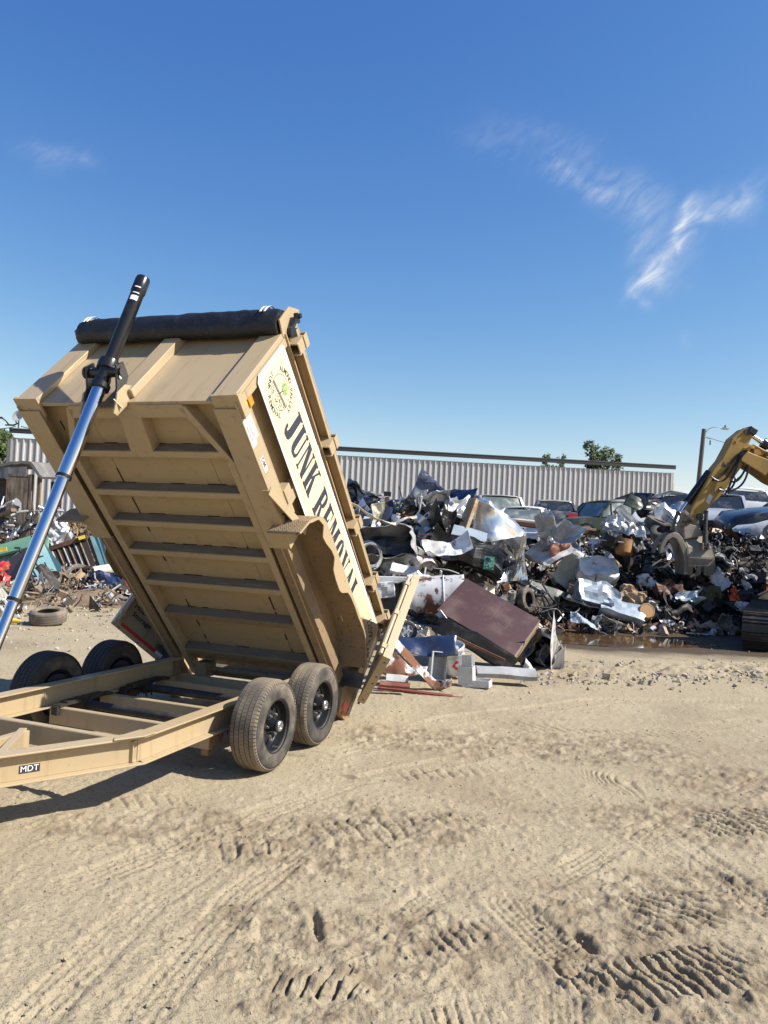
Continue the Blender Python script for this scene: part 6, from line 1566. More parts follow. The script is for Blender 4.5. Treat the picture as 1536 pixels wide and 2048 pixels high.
    if tail:
        for sy in (-1, 1):
            m = MB(); m.add([P(e2[0] - .06 + .02, sy * (e2[4] * .98), e2[2] - .05), P(e2[0] - .09, sy * e2[4] * .55, e2[2] - .03), P(e[0] - .015, sy * e[4] * .60, e[2] + .02), P(e[0] - .01, sy * e[4] * 1.03, e[2] + .02)], [(0, 1, 2, 3)])
            m.build('tail_light', TAILRED, T, solid=.05)
        m = MB(); m.bx(e[0] - .06, e[0] - .01, -.26, .26, e[2] - .18, e[2] - .02); m.build('number_plate', GREYP, T)
    m = MB(); f0 = st[0]; m.bx(f0[0] - .02, f0[0] + .07, -f0[4], f0[4], f0[1], f0[1] + .2); m.build('front_bumper', BLACKP, T, bev=.03)
    m = MB(); m.bx(e[0] - .08, e[0] + .03, -e[4], e[4], e[1] - .02, e[1] + .2); m.build('rear_bumper', body, T, bev=.03)
    for x in (1.42, -1.38):
        for sy in (-1, 1):
            hb = .9 if kind != 'sedan' else .88; zc = .33 if kind == 'sedan' else .38
            m = MB(); m.cyl((x, sy * (hb - .22), zc + .02), (x, sy * (hb + .012), zc + .02), zc + .06, 22); m.build('wheel_arch', BLACKP, T)
            if wheels:
                m = MB(); M_ = Matrix.Translation((x, sy * (hb - .07), zc)) @ Matrix.Rotation(R(-90) * sy, 4, 'X'); q = zc
                m.lathe([(q * .62, .09), (q * .9, .10), (q, .06), (q, -.1)], 24, M_, 0)
                m.lathe([(0, .07), (q * .2, .075), (q * .5, .06), (q * .6, .09)], 24, M_, 1)
                for i5 in range(5): m.prism([(q * .15, -q * .06), (q * .58, -q * .09), (q * .58, q * .09), (q * .15, q * .06)], 2, .076, .095, 1, M_ @ Matrix.Rotation(i5 * 1.2566, 4, 'Z'))
                m.build('wheel', [RUBBER, STEEL], T, smooth='auto')
    return T
def ground_at(px, py, Y, drop): p = at(px, py, Y); return Vector((p.x, p.y, p.z - drop))
car('dusty silver people carrier parked behind the bright scrap, rear towards us', ground_at(975, 995, 29, 1.74), 98, CARS_, None, 'suv', glass=GLASS, tilt=(0, 1))
car('white saloon with red tail lights, rear towards us, right of the silver carrier', ground_at(1055, 1016, 28, 1.42), 72, CARW, None, 'sedan', glass=GLASS, crush=.01)
car('dark boxy saloon without rear glass, behind and right of the white saloon', ground_at(1108, 1003, 31.5, 1.42), 80, CARP, CARS_, 'sedan')
car('green off-roader with dusty roof, side on and facing left', ground_at(1212, 1001, 29.0, 1.72), 200, CARG, CARTOP, 'suv', glass=GLASS, crush=.03, seed=4)
car('crushed white car with open side, between the off-roader and the excavator arm', ground_at(1345, 990, 27.0, 1.38), 232, CARW, None, 'sedan', crush=.16, seed=7, tilt=(0, 5))
car('dark car with raised bonnet behind the off-roader', ground_at(1275, 990, 33, 1.35), 150, CARG, None, 'sedan', crush=.08, seed=9, tilt=(0, -6))
car('dark blue car roof showing behind the dark blue panel', ground_at(805, 1003, 27, 1.42), 85, DKBLUE, None, 'sedan', seed=3)
car('white hatchback on top of the stack at the right edge, rear towards us', ground_at(1478, 976, 29, 1.42), 74, CARW, None, 'sedan', seed=12, tilt=(3, -4))
car('black car with alloy wheel lying second in the stack at the right edge', ground_at(1606, 995, 23.5, 1.25), 178, CARB, None, 'sedan', crush=.08, seed=14, tilt=(-8, 3), glass=DGLASS)
car('white crushed van at the bottom of the stack at the right edge', ground_at(1630, 1035, 21.8, 1.0), 180, mat('van_white', (.42, .45, .48), .35, layers=[((.25, .25, .25), 2, .5, .7, None, None)]), None, 'sedan', crush=.14, seed=16, tilt=(8, 2), wheels=False)
car('silver car nose peeking out just right of the excavator arm', ground_at(1440, 1003, 26.5, 1.2), 250, mat('car_pale_silver', (.45, .47, .48), .25, .3), None, 'sedan', crush=.10, seed=18)
# open green door panel beside the off-roader
sheet('dark green car bonnet raised at the rear of the off-roader', 1283, 1012, 25.2, 66, 30, CARG, -30, -25, 0, .05, 160, folds=2, name='car_bonnet', cat='car part', smooth='auto')
hulk('long grey torn sill hanging off the back of the off-roader', 1262, 1042, 24.0, 74, 16, 16, GREYP, -42, -10, 0, .05, 161, name='car_sill', cat='car part')
hulk('black ribbed grille and engine bay right of the off-roader', 1310, 1022, 24.2, 56, 30, 30, BLACKP, -22, -10, 0, .10, 162, name='engine_bay', cat='car part')
hulk('silver crumpled car side under the crushed white car', 1345, 1030, 23.6, 76, 34, 30, GALV, 10, -15, 0, .14, 163, name='car_flank', cat='car part')
# ================================================================== excavator with grapple
def build_excavator():
    YB = 18.5
    T = thing('excavator', 'yellow crawler excavator reaching in from the right with its clamshell grapple', 'excavator', (10.6, 16.4, 0))
    inv = Matrix.Translation((-10.6, -16.4, 0))
    def px(poly, Y=YB): return [(at(x, y, Y).x, at(x, y, Y).z) for x, y in poly]
    def E(mb, name, m, parent=None, **k):
        if parent is None: mb.xf(inv); return mb.build(name, m, T, **k)
        mb.xf(inv); return mb.build(name, m, parent, Matrix.Identity(4), **k)
    # stick
    out = [(1481, 859), (1489, 858), (1497, 862), (1499, 868), (1496, 878), (1489, 893), (1481, 905), (1479, 916), (1478, 932), (1456, 963), (1437, 990), (1417, 1009), (1392, 1040), (1377, 1056), (1366, 1056), (1363, 1048), (1379, 1013), (1402, 974), (1421, 939), (1436, 921), (1448, 899), (1458, 878)]
    m = MB(); m.prism(px(out), 1, YB - .20, YB + .20)
    st = E(m, 'stick', CATY, bev=.02)
    for q in ((1487, 866), (1472, 914), (1371, 1047), (1392, 1034)): p = at(*q, YB); m = MB(); m.cyl((p.x, YB - .235, p.z), (p.x, YB + .235, p.z), .085, 16); E(m, 'pivot_pin', DARKSTEEL, st, smooth='auto')
    m = MB(); pts = px([(1404, 1003), (1412, 988), (1419, 993), (1411, 1009)]); m.prism(pts, 1, YB - .206, YB - .201); E(m, 'label', ENAMEL, st)
    m = MB(); pts = px([(1436, 932), (1440, 924), (1444, 934), (1441, 936)]); m.prism(pts, 1, YB - .206, YB - .201); E(m, 'mark', INK, st)
    for q in ([(1462, 884), (1487, 862), (1489, 866), (1465, 888)], [(1478, 905), (1484, 905), (1481, 922), (1475, 920)]): m = MB(); m.prism(px(q), 1, YB - .215, YB - .201); E(m, 'stiffener', CATY, st)
    # boom
    y1 = YB - .9
    up = [(1474, 906), (1482, 903), (1497, 910), (1516, 917), (1536, 925)]; lo = [(1536, 966), (1510, 947), (1483, 931), (1472, 924), (1469, 914)]
    m = MB()
    a = px(up + lo); m.prism(a, 1, YB - .28, YB + .28)
    ub, lb = at(1536, 925, YB), at(1536, 966, YB)
    far_u, far_l = Vector((10.3, 17.3, 3.35)), Vector((10.6, 17.3, 2.1)); mid_u, mid_l = Vector((9.75, 18.0, 3.75)), Vector((9.7, 18.0, 3.05))
    def seg(A, B, C, D, yA, yB):
        vs = [(A.x, yA - .28, A.z), (A.x, yA + .28, A.z), (B.x, yA + .28, B.z), (B.x, yA - .28, B.z), (D.x, yB - .28, D.z), (D.x, yB + .28, D.z), (C.x, yB + .28, C.z), (C.x, yB - .28, C.z)]
        m.add(vs, [(0, 1, 2, 3), (4, 7, 6, 5), (0, 4, 5, 1), (1, 5, 6, 2), (2, 6, 7, 3), (3, 7, 4, 0)])
    seg(ub, lb, mid_l, mid_u, YB, 18.0); seg(mid_u, mid_l, far_l, far_u, 18.0, 17.3)
    bo = E(m, 'boom', CATY, bev=.02)
    m = MB(); m.prism(px([(1521, 953), (1528, 945), (1540, 943), (1540, 972), (1530, 964)]), 1, YB - .30, YB - .285); E(m, 'dark_panel', INK, bo)
    # stick cylinder
    p0, p1, p2 = at(1497, 866, YB), at(1529, 888, YB - .05), Vector((9.9, 18.0, 3.95))
    m = MB(); m.cyl(p0, p1, .055, 14); E(m, 'cylinder_rod', CHROME, smooth='auto')
    m = MB(); m.cyl(p1, p2, .10, 16); m.cyl(p1 - (p1 - p0).normalized() * .06, p1 + (p1 - p0).normalized() * .10, .13, 16); E(m, 'stick_cylinder', BLACK, smooth='auto')
    m = MB(); m.box(at(1497, 864, YB), (.2, .5, .16), (0, .5, 0)); E(m, 'rod_eye', BLACK, bev=.02)
    # bucket cylinder along the back of the stick
    c0, c1, c2 = at(1418, 944, YB), at(1377, 1000, YB), at(1361, 1023, YB)
    m = MB(); m.cyl(c0, c1, .085, 14); m.cyl(c1, c1 + (c1 - c0).normalized() * .07, .10, 14); E(m, 'grapple_cylinder', BLACK, smooth='auto')
    m = MB(); m.cyl(c1, c2, .045, 12); E(m, 'cylinder_rod', CHROME, smooth='auto')
    for dy in (-.17, .17):
        m = MB()
        m.beam(Vector((at(1361, 1023, YB).x, YB + dy, at(1361, 1023, YB).z)), Vector((at(1348, 1062, YB).x, YB + dy, at(1348, 1062, YB).z)), .04, .08)
        m.beam(Vector((at(1361, 1023, YB).x, YB + dy * 1.3, at(1361, 1023, YB).z)), Vector((at(1379, 1040, YB).x, YB + dy * 1.3, at(1379, 1040, YB).z)), .04, .07)
        E(m, 'link_arm', BUCKETM, bev=.01)
    # hoses
    for i, (a, b, c, d) in enumerate((((1482, 902), (1450, 912), (1452, 952), (1415, 962)), ((1483, 904), (1446, 930), (1448, 985), (1412, 955)), ((1480, 906), (1458, 925), (1452, 975), (1438, 990)), ((1480, 934), (1474, 952), (1462, 966), (1456, 956)), ((1478, 935), (1470, 962), (1452, 974), (1448, 960)),
                                     ((1482, 932), (1482, 968), (1458, 992), (1424, 980)), ((1424, 980), (1440, 988), (1452, 980), (1456, 960)))):
        Q = [Vector(((at(*q, YB)).x, YB - .27 - .02 * i, at(*q, YB).z)) for q in (a, b, c, d)]
        pts = [Q[0] * (1 - t) ** 3 + Q[1] * 3 * t * (1 - t) ** 2 + Q[2] * 3 * t * t * (1 - t) + Q[3] * t ** 3 for t in np.linspace(0, 1, 16)]
        m = MB(); m.tube(pts, .024, 6); E(m, 'hydraulic_hose', BLACKP, smooth='auto')
    r = rnd(2); m = MB()
    for i in range(6):
        Q = [(1480 + i * 2, 900 - i * 1.2), (1500 + i * 4, 893 + i * 3), (1520 + i * 4, 905 + i * 3), (1545, 914 + i * 3)]
        m.tube([Vector((at(*q, YB).x, YB - .2 + .07 * i, at(*q, YB).z + .02)) for q in Q], .022, 6)
    m.box(at(1512, 905, YB), (.22, .3, .14)); m.box(at(1487, 897, YB), (.16, .34, .16)); E(m, 'valve_lines', CATY, bo)
    # grapple
    def shell(outer, y0, y1, name, thick):
        m = MB(); k = len(outer)
        P = px(outer)
        inn = []
        cx = sum(p[0] for p in P) / k; cz = sum(p[1] for p in P) / k
        for i, (x, z) in enumerate(P):
            a = P[max(i - 1, 0)]; b = P[min(i + 1, k - 1)]; dx, dz = b[0] - a[0], b[1] - a[1]; l_ = math.hypot(dx, dz); inn.append((x + dz / l_ * thick, z - dx / l_ * thick))
        for i in range(k - 1): m.prism([P[i], P[i + 1], inn[i + 1], inn[i]], 1, y0, y1)
        return E(m, name, BUCKETM, bev=.008)
    yg = YB - .45
    # left jaw: pair of curved tines joined at the hinge
    for j, y in enumerate((YB - .30, YB + .18)):
        arc = [(1311, 1106), (1311, 1096), (1316, 1083), (1325, 1072), (1337, 1065), (1347, 1066), (1356, 1076), (1362, 1090), (1366, 1108), (1367, 1126), (1366, 1146)]
        inn = [(1358, 1148), (1360, 1126), (1357, 1108), (1350, 1090), (1344, 1078), (1337, 1074), (1327, 1080), (1320, 1092), (1316, 1106)]
        m = MB(); m.prism(px(arc + inn), 1, y, y + .11); E(m, 'grapple_tine', BUCKETM, bev=.01)
    # right jaw: broad bucket with a toothed lip, its back towards us
    k = lambda x, y, dy: Vector((at(x, y, YB).x, YB + dy, at(x, y, YB).z))
    m = MB()
    rows = [((1365, 1066), (1398, 1064), .10), ((1364, 1080), (1404, 1079), -.16), ((1366, 1094), (1411, 1095), -.28), ((1367, 1111), (1415, 1114), -.32), ((1367, 1129), (1416, 1132), -.31)]
    vs = []
    for a, b, dy in rows: vs += [k(a[0], a[1], dy), k(b[0], b[1], dy)]
    m.add(vs, [(2 * i, 2 * i + 1, 2 * i + 3, 2 * i + 2) for i in range(len(rows) - 1)])
    jw = E(m, 'grapple_bucket', BUCKETM, solid=.05)
    m = MB()
    for x0, x1 in ((1367, 1375), (1383, 1391), (1398, 1416)):
        m.add([k(x0, 1130, -.31), k(x1, 1130, -.31), k(x1, 1148, -.26), k(x0, 1148, -.26)], [(0, 1, 2, 3)])
    E(m, 'bucket_teeth', BUCKETM, jw, solid=.06)
    m = MB(); m.add([k(1367, 1112, -.355), k(1415, 1115, -.355), k(1415, 1118, -.355), k(1367, 1115, -.355)], [(0, 1, 2, 3)]); E(m, 'wear_strip', BUCKETM, jw, solid=.03)
    for xs_, nm in (((1365, 1066, 1364, 1080, 1366, 1094, 1367, 1111, 1367, 1131, 1365, 1148), 'l'), ((1398, 1064, 1404, 1079, 1411, 1095, 1415, 1114, 1417, 1132, 1414, 1148), 'r')):
        pts = list(zip(xs_[::2], xs_[1::2])); dys = [.10, -.16, -.28, -.32, -.31, -.26]
        m = MB(); vs = []
        for (x, y), dy in zip(pts, dys): vs += [k(x, y, dy - .02), k(x, y, .28)]
        m.add(vs, [(2 * i, 2 * i + 1, 2 * i + 3, 2 * i + 2) for i in range(len(pts) - 1)]); E(m, 'bucket_cheek', BUCKETM, jw, solid=.05)
    m = MB(); m.cyl(k(1405, 1022, -.22), k(1401, 1060, -.28), .045, 14); m.cyl(k(1401, 1060, -.28), k(1398, 1090, -.34), .06, 14); E(m, 'jaw_cylinder', DARKSTEEL, smooth='auto')
    m = MB()
    for dx in (-6, 6): m.box(k(1398 + dx, 1092, -.34), (.04, .14, .16))
    m.cyl(k(1391, 1092, -.36), k(1405, 1093, -.36), .03, 10); m.prism(px([(1360, 1056), (1372, 1048), (1386, 1052), (1398, 1064), (1396, 1072), (1362, 1078)]), 1, YB - .24, YB + .24)
    E(m, 'grapple_head', BUCKETM, bev=.01)
    # crawler tracks, house and cab (beyond the right edge)
    TURN = Matrix.Translation((7.28, 15.1, 0)) @ Matrix.Rotation(R(62), 4, 'Z') @ Matrix.Translation((-7.55, -15.15, 0))
    for y0 in (14.85, 12.5):
        x0, x1, rr = 7.55, 11.6, .35; m = MB(); n = 62
        per = 2 * (x1 - x0) + 2 * math.pi * rr
        for i in range(n):
            s_ = per * i / n
            if s_ < x1 - x0: p = (x0 + s_, 2 * rr); a = 0
            elif s_ < x1 - x0 + math.pi * rr: t = (s_ - (x1 - x0)) / rr; p = (x1 + rr * math.sin(t), rr + rr * math.cos(t)); a = -t
            elif s_ < 2 * (x1 - x0) + math.pi * rr: p = (x1 - (s_ - (x1 - x0) - math.pi * rr), 0); a = math.pi
            else: t = (s_ - 2 * (x1 - x0) - math.pi * rr) / rr; p = (x0 - rr * math.sin(t), rr - rr * math.cos(t)); a = math.pi - t
            c = Vector((p[0], y0 + .3, p[1] + .02)); M = Matrix.Translation(c) @ Matrix.Rotation(-a, 4, 'Y')
            L_ = per / n
            m.bx(-L_ * .46, L_ * .46, -.30, .30, -.03, .0, 0, M); m.bx(-L_ * .4, -L_ * .3, -.30, .30, .0, .03, 0, M); m.bx(L_ * .05, L_ * .13, -.30, .30, .0, .022, 0, M)
        m.xf(TURN); tr_ = E(m, 'crawler_track', DARKSTEEL)
        m = MB(); m.bx(x0, x1, y0 + .12, y0 + .48, .18, .54)
        for xx in np.linspace(x0, x1, 7): m.cyl((xx, y0 + .06, .22), (xx, y0 + .54, .22), .14, 16)
        for xx in (x0, x1): m.cyl((xx, y0 + .05, rr), (xx, y0 + .55, rr), rr - .05, 24)
        m.xf(TURN); E(m, 'track_frame', DARKSTEEL, tr_)
    m = MB(); m.bx(8.75, 12.0, 14.9, 17.5, 1.05, 2.15); m.bx(10.6, 12.2, 14.9, 17.5, 1.3, 2.5); m.cyl((9.4, 16.4, .6), (9.4, 16.4, 1.05), .7, 24); E(m, 'house', CATY, bev=.05)
    m = MB(); m.bx(8.8, 10.3, 14.95, 16.0, 2.16, 2.95); m.bx(8.75, 10.35, 14.9, 16.05, 2.96, 3.02); cb = E(m, 'cab', BLACKP, bev=.04)
    m = MB(); m.bx(8.79, 8.795, 15.05, 15.9, 2.2, 2.9); m.bx(8.9, 10.2, 14.935, 14.945, 2.2, 2.85); E(m, 'cab_window', DGLASS, cb)
build_excavator()
# ================================================================== the left side, behind the cylinder
def heap_l(x, y):
    x = np.asarray(x, float); y = np.asarray(y, float)
    z = 1.75 * np.exp(-((x + 15.2) / 3.6) ** 2 - ((y - 25.5) / 2.4) ** 2) + 1.35 * np.exp(-((x + 12.0) / 4.0) ** 2 - ((y - 31) / 3.0) ** 2) + .55 * np.exp(-((x + 7.6) / 1.8) ** 2 - ((y - 20.2) / 2.0) ** 2) + .30 * np.exp(-((x + 6.6) / 1.5) ** 2 - ((y - 17.6) / 1.0) ** 2)
    return z + .18 * fbm(x * 1.3, y * 1.3, 191, 3) * smooth01(z * 3)
def build_left_mound():
    nx, ny = 90, 90
    X, Y = np.meshgrid(np.linspace(-22, -3.5, nx), np.linspace(15, 36, ny)); Z = heap_l(X, Y) - .10
    m = MB(); m.v = [tuple(q) for q in np.stack([X, Y, Z], -1).reshape(-1, 3)]
    m.f = [(j * nx + i, j * nx + i + 1, (j + 1) * nx + i + 1, (j + 1) * nx + i) for j in range(ny - 1) for i in range(nx - 1)]; m.m = [0] * len(m.f)
    o = m.build('earth_terrain', mat('mound_earth', (.19, .135, .085), .95, layers=[((.10, .07, .045), 1.5, .45, .65, None, None), ((.32, .25, .16), 3, .55, .7, None, None)], bump=.5, bscale=12), smooth=True); o['kind'] = 'structure'
build_left_mound()
TWIG = mat('brown_brush', (.22, .15, .08), .9, jitter=.2)
scatter_bits('brown_litter', 900, lambda r: (r.gauss(-11.5, 2.4), r.gauss(30.5, 1.6)), [PALMIX, TWIG, PLYW, CARDW, OILY], [5, 5, 2, 2, 1], (.15, .7), 201, heap_l, .12)
scatter_bits('wire_debris', 1400, lambda r: (r.gauss(-15.0, 2.4), r.gauss(24.6, 1.2)), [OILY, GREYP, GALV, RUSTM, ENAMEL, BLACKP], [5, 4, 3, 3, 1, 4], (.15, .8), 202, heap_l, .2)
scatter_bits('left_litter', 400, lambda r: (r.gauss(-7.0, 1.2), r.gauss(17.8, 1.4)), [RUSTM, CARDW, PLYW, OILY, GREYP, ENAMEL, PALMIX], [.7, 1, 5, 5, 3, 1.2, 5], (.06, .5), 203, lambda x, y: max(float(heap_l(x, y)), 0), .06)
scatter_bits('white_litter', 170, lambda r: (r.gauss(-7.7, .9), r.gauss(15.3, .7)), [ENAMEL, PLASTICW, CARDW, PALMIX, BLUE], [3, 2, 1.5, 3, .3], (.06, .24), 204, lambda x, y: 0.0, .04)
def YhL(px, py, d=.15):
    q = ray(px, py); ys = np.arange(12, 36, .05); P = np.array([[q.x / q.y * y, y, CAM_H + q.z / q.y * y] for y in ys])
    hit = np.nonzero(P[:, 2] < np.maximum(heap_l(P[:, 0], P[:, 1]), 0))[0]
    return float(ys[hit[0]]) - d if len(hit) else 24.0
# tangled pipes and wires
r = rnd(77)
for i in range(40):
    px_, py_ = r.uniform(0, 120), r.uniform(1005, 1085); Y = YhL(px_, py_, .3); s = r.uniform(14, 40)
    a = r.uniform(0, 6.3); pts = []
    for t in range(4): pts.append((px_ + s * math.cos(a) * (t - 1.5) * .5 + r.uniform(-6, 6), py_ + s * math.sin(a) * (t - 1.5) * .35 + r.uniform(-6, 6), Y + r.uniform(-.2, .2)))
    pipe('bent pipe or cable in the tangle at the far left', pts, r.uniform(.018, .045), r.choice((GREYP, GALV, OILY, GREYP, RUSTM)), name='tangled_pipe', group='tangled pipes at the far left')
hulk('bundle of silver crushed radiators and coils right of the pipe tangle', 112, 1062, 23.0, 52, 40, 30, GALV, -38, -20, 0, .16, 210, name='metal_bundle', cat='bundle', n=9)
sheet('bright white torn strip of metal over the teal dumpster edge', 110, 1078, 22.0, 46, 14, ENAMEL, -28, -40, 0, .1, 211, name='torn_strip')
bar('long weathered beam end poking up left of the tangle', (0, 1032), (28, 1020), 24, 23.5, .18, .10, PLYW, name='beam_end', cat='beam')
# derelict shed with a weathered door
def shed():
    Y = 28.0; a, b = at(-60, 1010, Y), at(78, 1055, Y); top = at(40, 928, Y).z
    T = thing('shed', 'derelict grey shed with a sagging roof at the far left', 'shed', (a.x, Y, 0)); w = b.x - a.x
    def X(px): return at(px, 1000, Y).x - a.x
    m = MB(); m.bx(0, X(57), .3, .36, 0, top - .55); m.bx(X(57), w, 1.8, 1.86, 0, top - .5); m.build('back_wall', mat('shed_board', (.075, .07, .068), .9, layers=[((.12, .11, .10), 2, .45, .7, None, None, (1, 1, 8))], bump=.2), T)
    m = MB()
    for x in (X(60), X(77)): m.bx(x - .06, x + .06, -.05, .09, 0, top - .35)
    m.bx(X(56), X(60) , -.04, .04, top - 1.0, top - .9); m.beam((X(62), 0, top - 1.3), (X(75), 0, 1.1), .06, .08); m.beam((X(63), .05, 2.0), (X(70), .05, 1.0), .05, .07); m.build('post', PLYW, T)
    m = MB(); k = 24
    def fn(u, v):
        x = u * (w + .15); sag = -.10 * math.sin(u * 6) - (.45 * smooth01((u - .82) / .18))
        return Vector((x, -.35 + v * 2.6, top + float(sag) - .05 + .10 * v + .05 * float(vn(u * 14, v * 3, 5))))
    m.grid(fn, k, 6); m.build('roof', mat('shed_roof', (.13, .125, .12), .8, layers=[((.22, .21, .19), 2, .45, .7, None, None)]), T, solid=.10)
    m = MB(); m.grid(lambda u, v: Vector((u * X(58), -.3 + .05 * float(vn(u * 9, 2, 3)), top - .12 - v * .42 - .05 * float(vn(u * 7, v, 9)))), 16, 4); m.build('fascia', mat('shed_fascia', (.15, .15, .16), .8), T, solid=.03)
    m = MB(); m.bx(X(20), X(23), -.34, -.30, .5, top - .6); m.build('trim', PLYW, T)
shed()
p = at(38, 995, 27.4); k = 27.4 / FPX
m = MB(); m.bx(-22 * k, 22 * k, -.03, .03, -.9, 46 * k)
for x in (-21.5, 21.5): m.bx(x * k - .03, x * k + .03, -.045, -.031, -.9, 46 * k)
m.bx(-22 * k, 22 * k, -.045, -.031, 46 * k - .06, 46 * k + .01)
o = put(m, 'shed_door', 'weathered brown door standing against the shed with a pale patch worn through', 'door', mat('door_wood', (.10, .075, .055), .85, layers=[((.20, .155, .12), 2.5, .42, .66, None, None, (5, 5, .7)), ((.06, .04, .03), 3, .55, .7, None, None)]), p, (0, 0, R(4)))
m = MB(); m.add([(x * k, -.034, z * k) for x, z in ((-13, -16), (-11, -6), (-5, -1), (1, -4), (6, -11), (7, -22), (3, -30), (1, -24), (0, -17), (-8, -15))], [tuple(range(10))]); m.build('bare_patch', ENAMEL, o)
# teal dumpster lying open, its flap towards us
def dumpster():
    Y0 = 19.6
    T = thing('dumpster', 'teal green dumpster tipped on its side at the far left', 'dumpster', at(60, 1170, Y0))
    o = T.location
    def Pq(x, y, Y): return at(x, y, Y) - o
    def panel(nm, pts, m_, th=.05):
        m = MB(); m.add([Pq(*q) for q in pts], [tuple(range(len(pts)))]); return m.build(nm, m_, T, solid=th, bev=.0)
    panel('end_panel', [(72, 1108, 20.1), (86, 1083, 20.4), (123, 1132, 19.8), (123, 1162, 19.6), (96, 1170, 19.4), (62, 1148, 19.5)], TEAL)
    panel('dark_side', [(20, 1118, 20.6), (62, 1092, 20.7), (68, 1148, 19.6), (84, 1176, 19.3), (40, 1182, 19.4), (14, 1160, 20.2)], mat('dumpster_inside', (.035, .03, .04), .8))
    panel('side_panel', [(-30, 1112, 21.2), (70, 1078, 21.2), (74, 1096, 20.6), (22, 1118, 20.7), (-20, 1150, 20.7)], TEAL)
    panel('dumpster_cover', [(-30, 1100, 21.3), (80, 1068, 21.6), (98, 1080, 20.9), (74, 1092, 20.8), (-30, 1118, 20.8)], GREENP, .06)
    panel('rim_plate', [(62, 1083, 21.3), (70, 1066, 21.5), (98, 1078, 20.9), (96, 1098, 20.4), (88, 1100, 20.3)], GREENP)
    m = MB(); a, b, c = Pq(86, 1112, 20.0), Pq(66, 1114, 19.7), Pq(88, 1160, 19.3); m.tube([a, b, c], .02, 6); m.tube([Pq(30, 1096, 20.5), Pq(40, 1096, 20.4), Pq(41, 1104, 20.3)], .03, 6); m.tube([Pq(89, 1125, 19.6), Pq(94, 1136, 19.5)], .02, 5)
    m.build('hinge_bar', INK, T)
    panel('yellow_stripe', [(-20, 1098, 20.55), (13, 1094, 20.5), (14, 1102, 20.48), (-20, 1108, 20.5)], YELP, .02)
    panel('under_side', [(62, 1148, 19.5), (96, 1170, 19.4), (80, 1180, 19.8), (50, 1170, 20)], TEALD)
dumpster()
hulk('red crushed car part at the far left edge beside the dumpster', -6, 1156, 19.2, 30, 46, 36, REDP, 10, -10, 0, .12, 220, name='red_car_part', cat='car part')
bar('pale splintered stick on the red part at the far left', (0, 1150), (15, 1132), 18.9, 18.9, .05, .03, CARDW, name='stick', cat='stick')
# slatted container beside it
def slat_container():
    Y0 = 21.2; T = thing('slatted_container', 'tipped rusty container with dark slatted side and pale teal end panels', 'container', at(150, 1140, Y0)); o = T.location
    P = lambda x, y, Y: at(x, y, Y) - o
    tl, tr_, br, bl = P(101, 1100, 21.2), P(172, 1076, 21.4), P(196, 1142, 20.9), P(128, 1166, 20.7)
    m = MB(); m.add([tl, tr_, br, bl], [(0, 1, 2, 3)]); m.build('slatted_side', mat('dark_board', (.025, .018, .015), .8), T, solid=.05)
    for i in range(6):
        t = (i + .4) / 6.4; a, b = tl.lerp(tr_, t), bl.lerp(br, t)
        m = MB(); m.beam(a + Vector((0, -.06, -.05)), b + Vector((0, -.06, 0)), .035, .05); m.build('slat', PLYW if i % 2 else GREYP, T)
    m = MB(); m.beam(tl + Vector((-.03, -.05, .03)), tr_ + Vector((.05, -.05, .03)), .14, .12); m.build('top_rail', RUSTM, T)
    m = MB(); m.beam(P(157, 1077, 21.2), P(170, 1073, 21.25), .12, .09); m.build('yellow_cap', YELP, T)
    for i, (x0, x1, mm_) in enumerate(((181, 189, mat('teal_rust', (.12, .085, .06), .8)), (188, 204, TEAL), (202, 214, TEAL), (211, 217, GALV))):
        pts = [P(x0 - 8, 1074 - i, 21.5 - i * .05), P(x1 - 8, 1072 - i * 1.2, 21.5 - i * .05), P(x1 + 16 - i * 1, 1132, 21.0 - i * .05), P(x0 + 16 - i, 1138, 21.0 - i * .05)]
        m = MB(); m.add(pts, [(0, 1, 2, 3)]); m.build('end_panel', mm_, T, solid=.06)
slat_container()
plain_tyre('half buried worn tyre in front of the slatted container', at(157, 1155, 20.0), (R(52), R(10), R(20)), .36, .24, m=TREAD)
bar('grooved grey plank lying by the half buried tyre', (165, 1166), (222, 1146), 19.3, 19.5, .40, .05, PLYW, name='plank', cat='plank')
bar('thin pale board lying in front of the grooved plank', (170, 1172), (240, 1176), 18.8, 18.8, .10, .03, PLYW, name='plank', cat='plank')
m = MB(); m.lathe([(.10, -.25), (.14, -.25), (.14, .25), (.10, .25)], 20, None, 0, True)
put(m, 'pipe_end', 'short cream pipe with an open black end beside the trailer', 'pipe', CREAM, at(206, 1141, 19.6), (R(100), 0, R(-50)), smooth='auto')
sheet('long torn grey sheet of metal lying in front of the dumpster', 126, 1180, 17.9, 100, 20, DARKSTEEL, -24, -50, 0, .12, 221, folds=6, name='torn_sheet')
sheet('silver end of torn foil on the ground left of the trailer door', 222, 1226, 16.3, 80, 24, GALV, 8, -55, 0, .14, 222, folds=6, name='torn_foil')
sheet('black torn plastic strip in front of the silver foil', 218, 1236, 16.0, 80, 12, BLACKP, -16, -55, 0, .1, 223, name='plastic_strip')
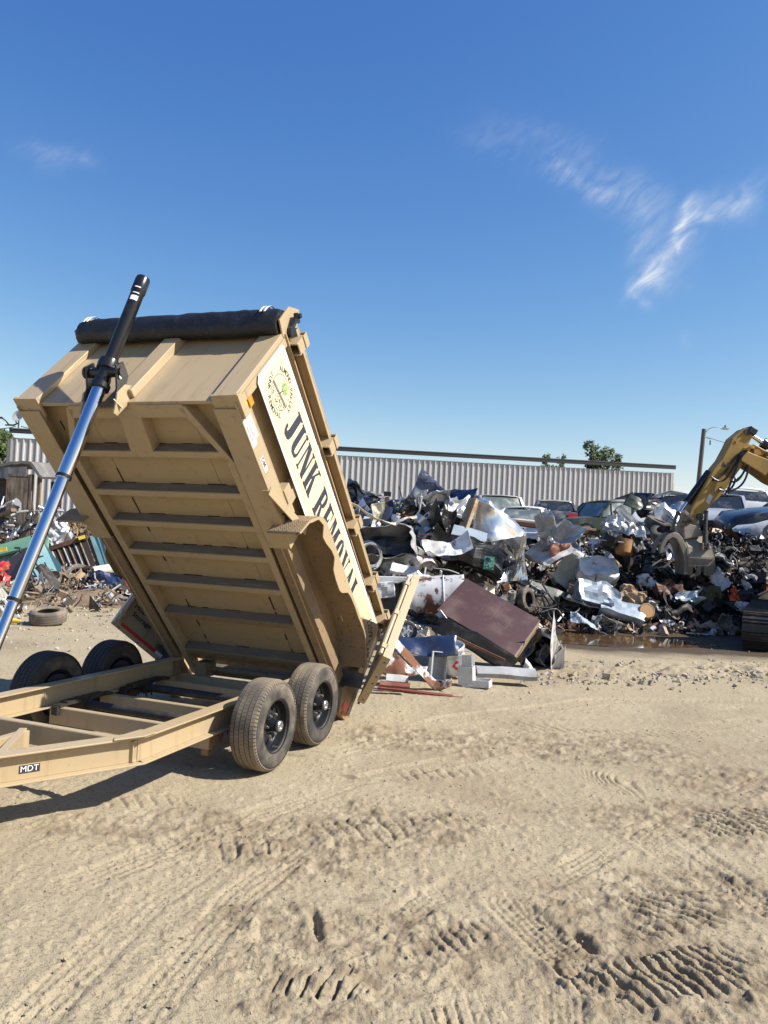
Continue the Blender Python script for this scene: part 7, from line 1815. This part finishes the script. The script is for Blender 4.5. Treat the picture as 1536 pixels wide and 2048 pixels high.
hulk('dark blue crushed bin lying behind the trailer rail', 215, 1176, 18.6, 66, 44, 40, DKBLUE, -6, -15, 0, .10, 224, name='crushed_bin', cat='bin')
hulk('upright black post-like part behind the tipped bed at the left', 243, 1165, 18.6, 18, 60, 20, BLACKP, -6, 0, 0, .05, 225, name='black_part', cat='car part')
hulk('orange-red plastic tub glimpsed behind the left edge of the tipped bed', 262, 1166, 18.4, 24, 26, 24, ORANGE, -8, -10, 0, .08, 226, name='orange_tub', cat='tub')
hulk('grey crushed box by the silver foil left of the trailer', 196, 1192, 17.8, 40, 18, 20, GREYP, -4, -30, 0, .08, 227, name='crushed_box', cat='box')
hulk('dark torn tyre strip on the dirt below the torn grey sheet', 88, 1190, 17.6, 40, 16, 16, BLACKP, 14, -40, 0, .10, 228, name='tyre_strip', cat='rubber')
bar('splintered brown board on the dirt left of the silver foil', (190, 1200), (210, 1224), 17.2, 16.6, .14, .04, PLYW, name='splintered_board', cat='board')
p = onground(95, 1248); plain_tyre('worn bald tyre lying flat on the dirt left of the trailer', (p.x, p.y, .14), (R(9), 0, 0), .31, .22, m=TREAD)
p = onground(25, 1247)
m = MB(); m.lathe([(0, -.16), (.04, -.16), (.045, -.12), (.045, .06), (.02, .12), (.02, .17), (0, .17)], 14)
put(m, 'plastic_bottle', 'small yellow plastic bottle among white litter at the far left', 'bottle', YELP, (p.x, p.y, .05), (R(90), 0, R(80)), smooth='auto')
for i, (px_, py_, s) in enumerate(((18, 1212, 26), (48, 1208, 24), (8, 1238, 22), (52, 1228, 18), (30, 1198, 16), (92, 1196, 20))):
    q = onground(px_, py_)
    sheet(('crumpled white bag left of the chrome cylinder', 'white crushed carton by the chrome cylinder', 'white foam lump at the left edge', 'small white torn bag right of the cylinder', 'grey-white scrap farther back by the cylinder', 'pale torn sack beside the torn grey sheet')[i], px_, py_, q.y - .1, s, s * .7, PLASTICW if i % 2 else ENAMEL, 20 * i, -45, 0, .24, 240 + i, folds=6, name='crumpled_bag', cat='litter')
# left dock building strip behind the trees
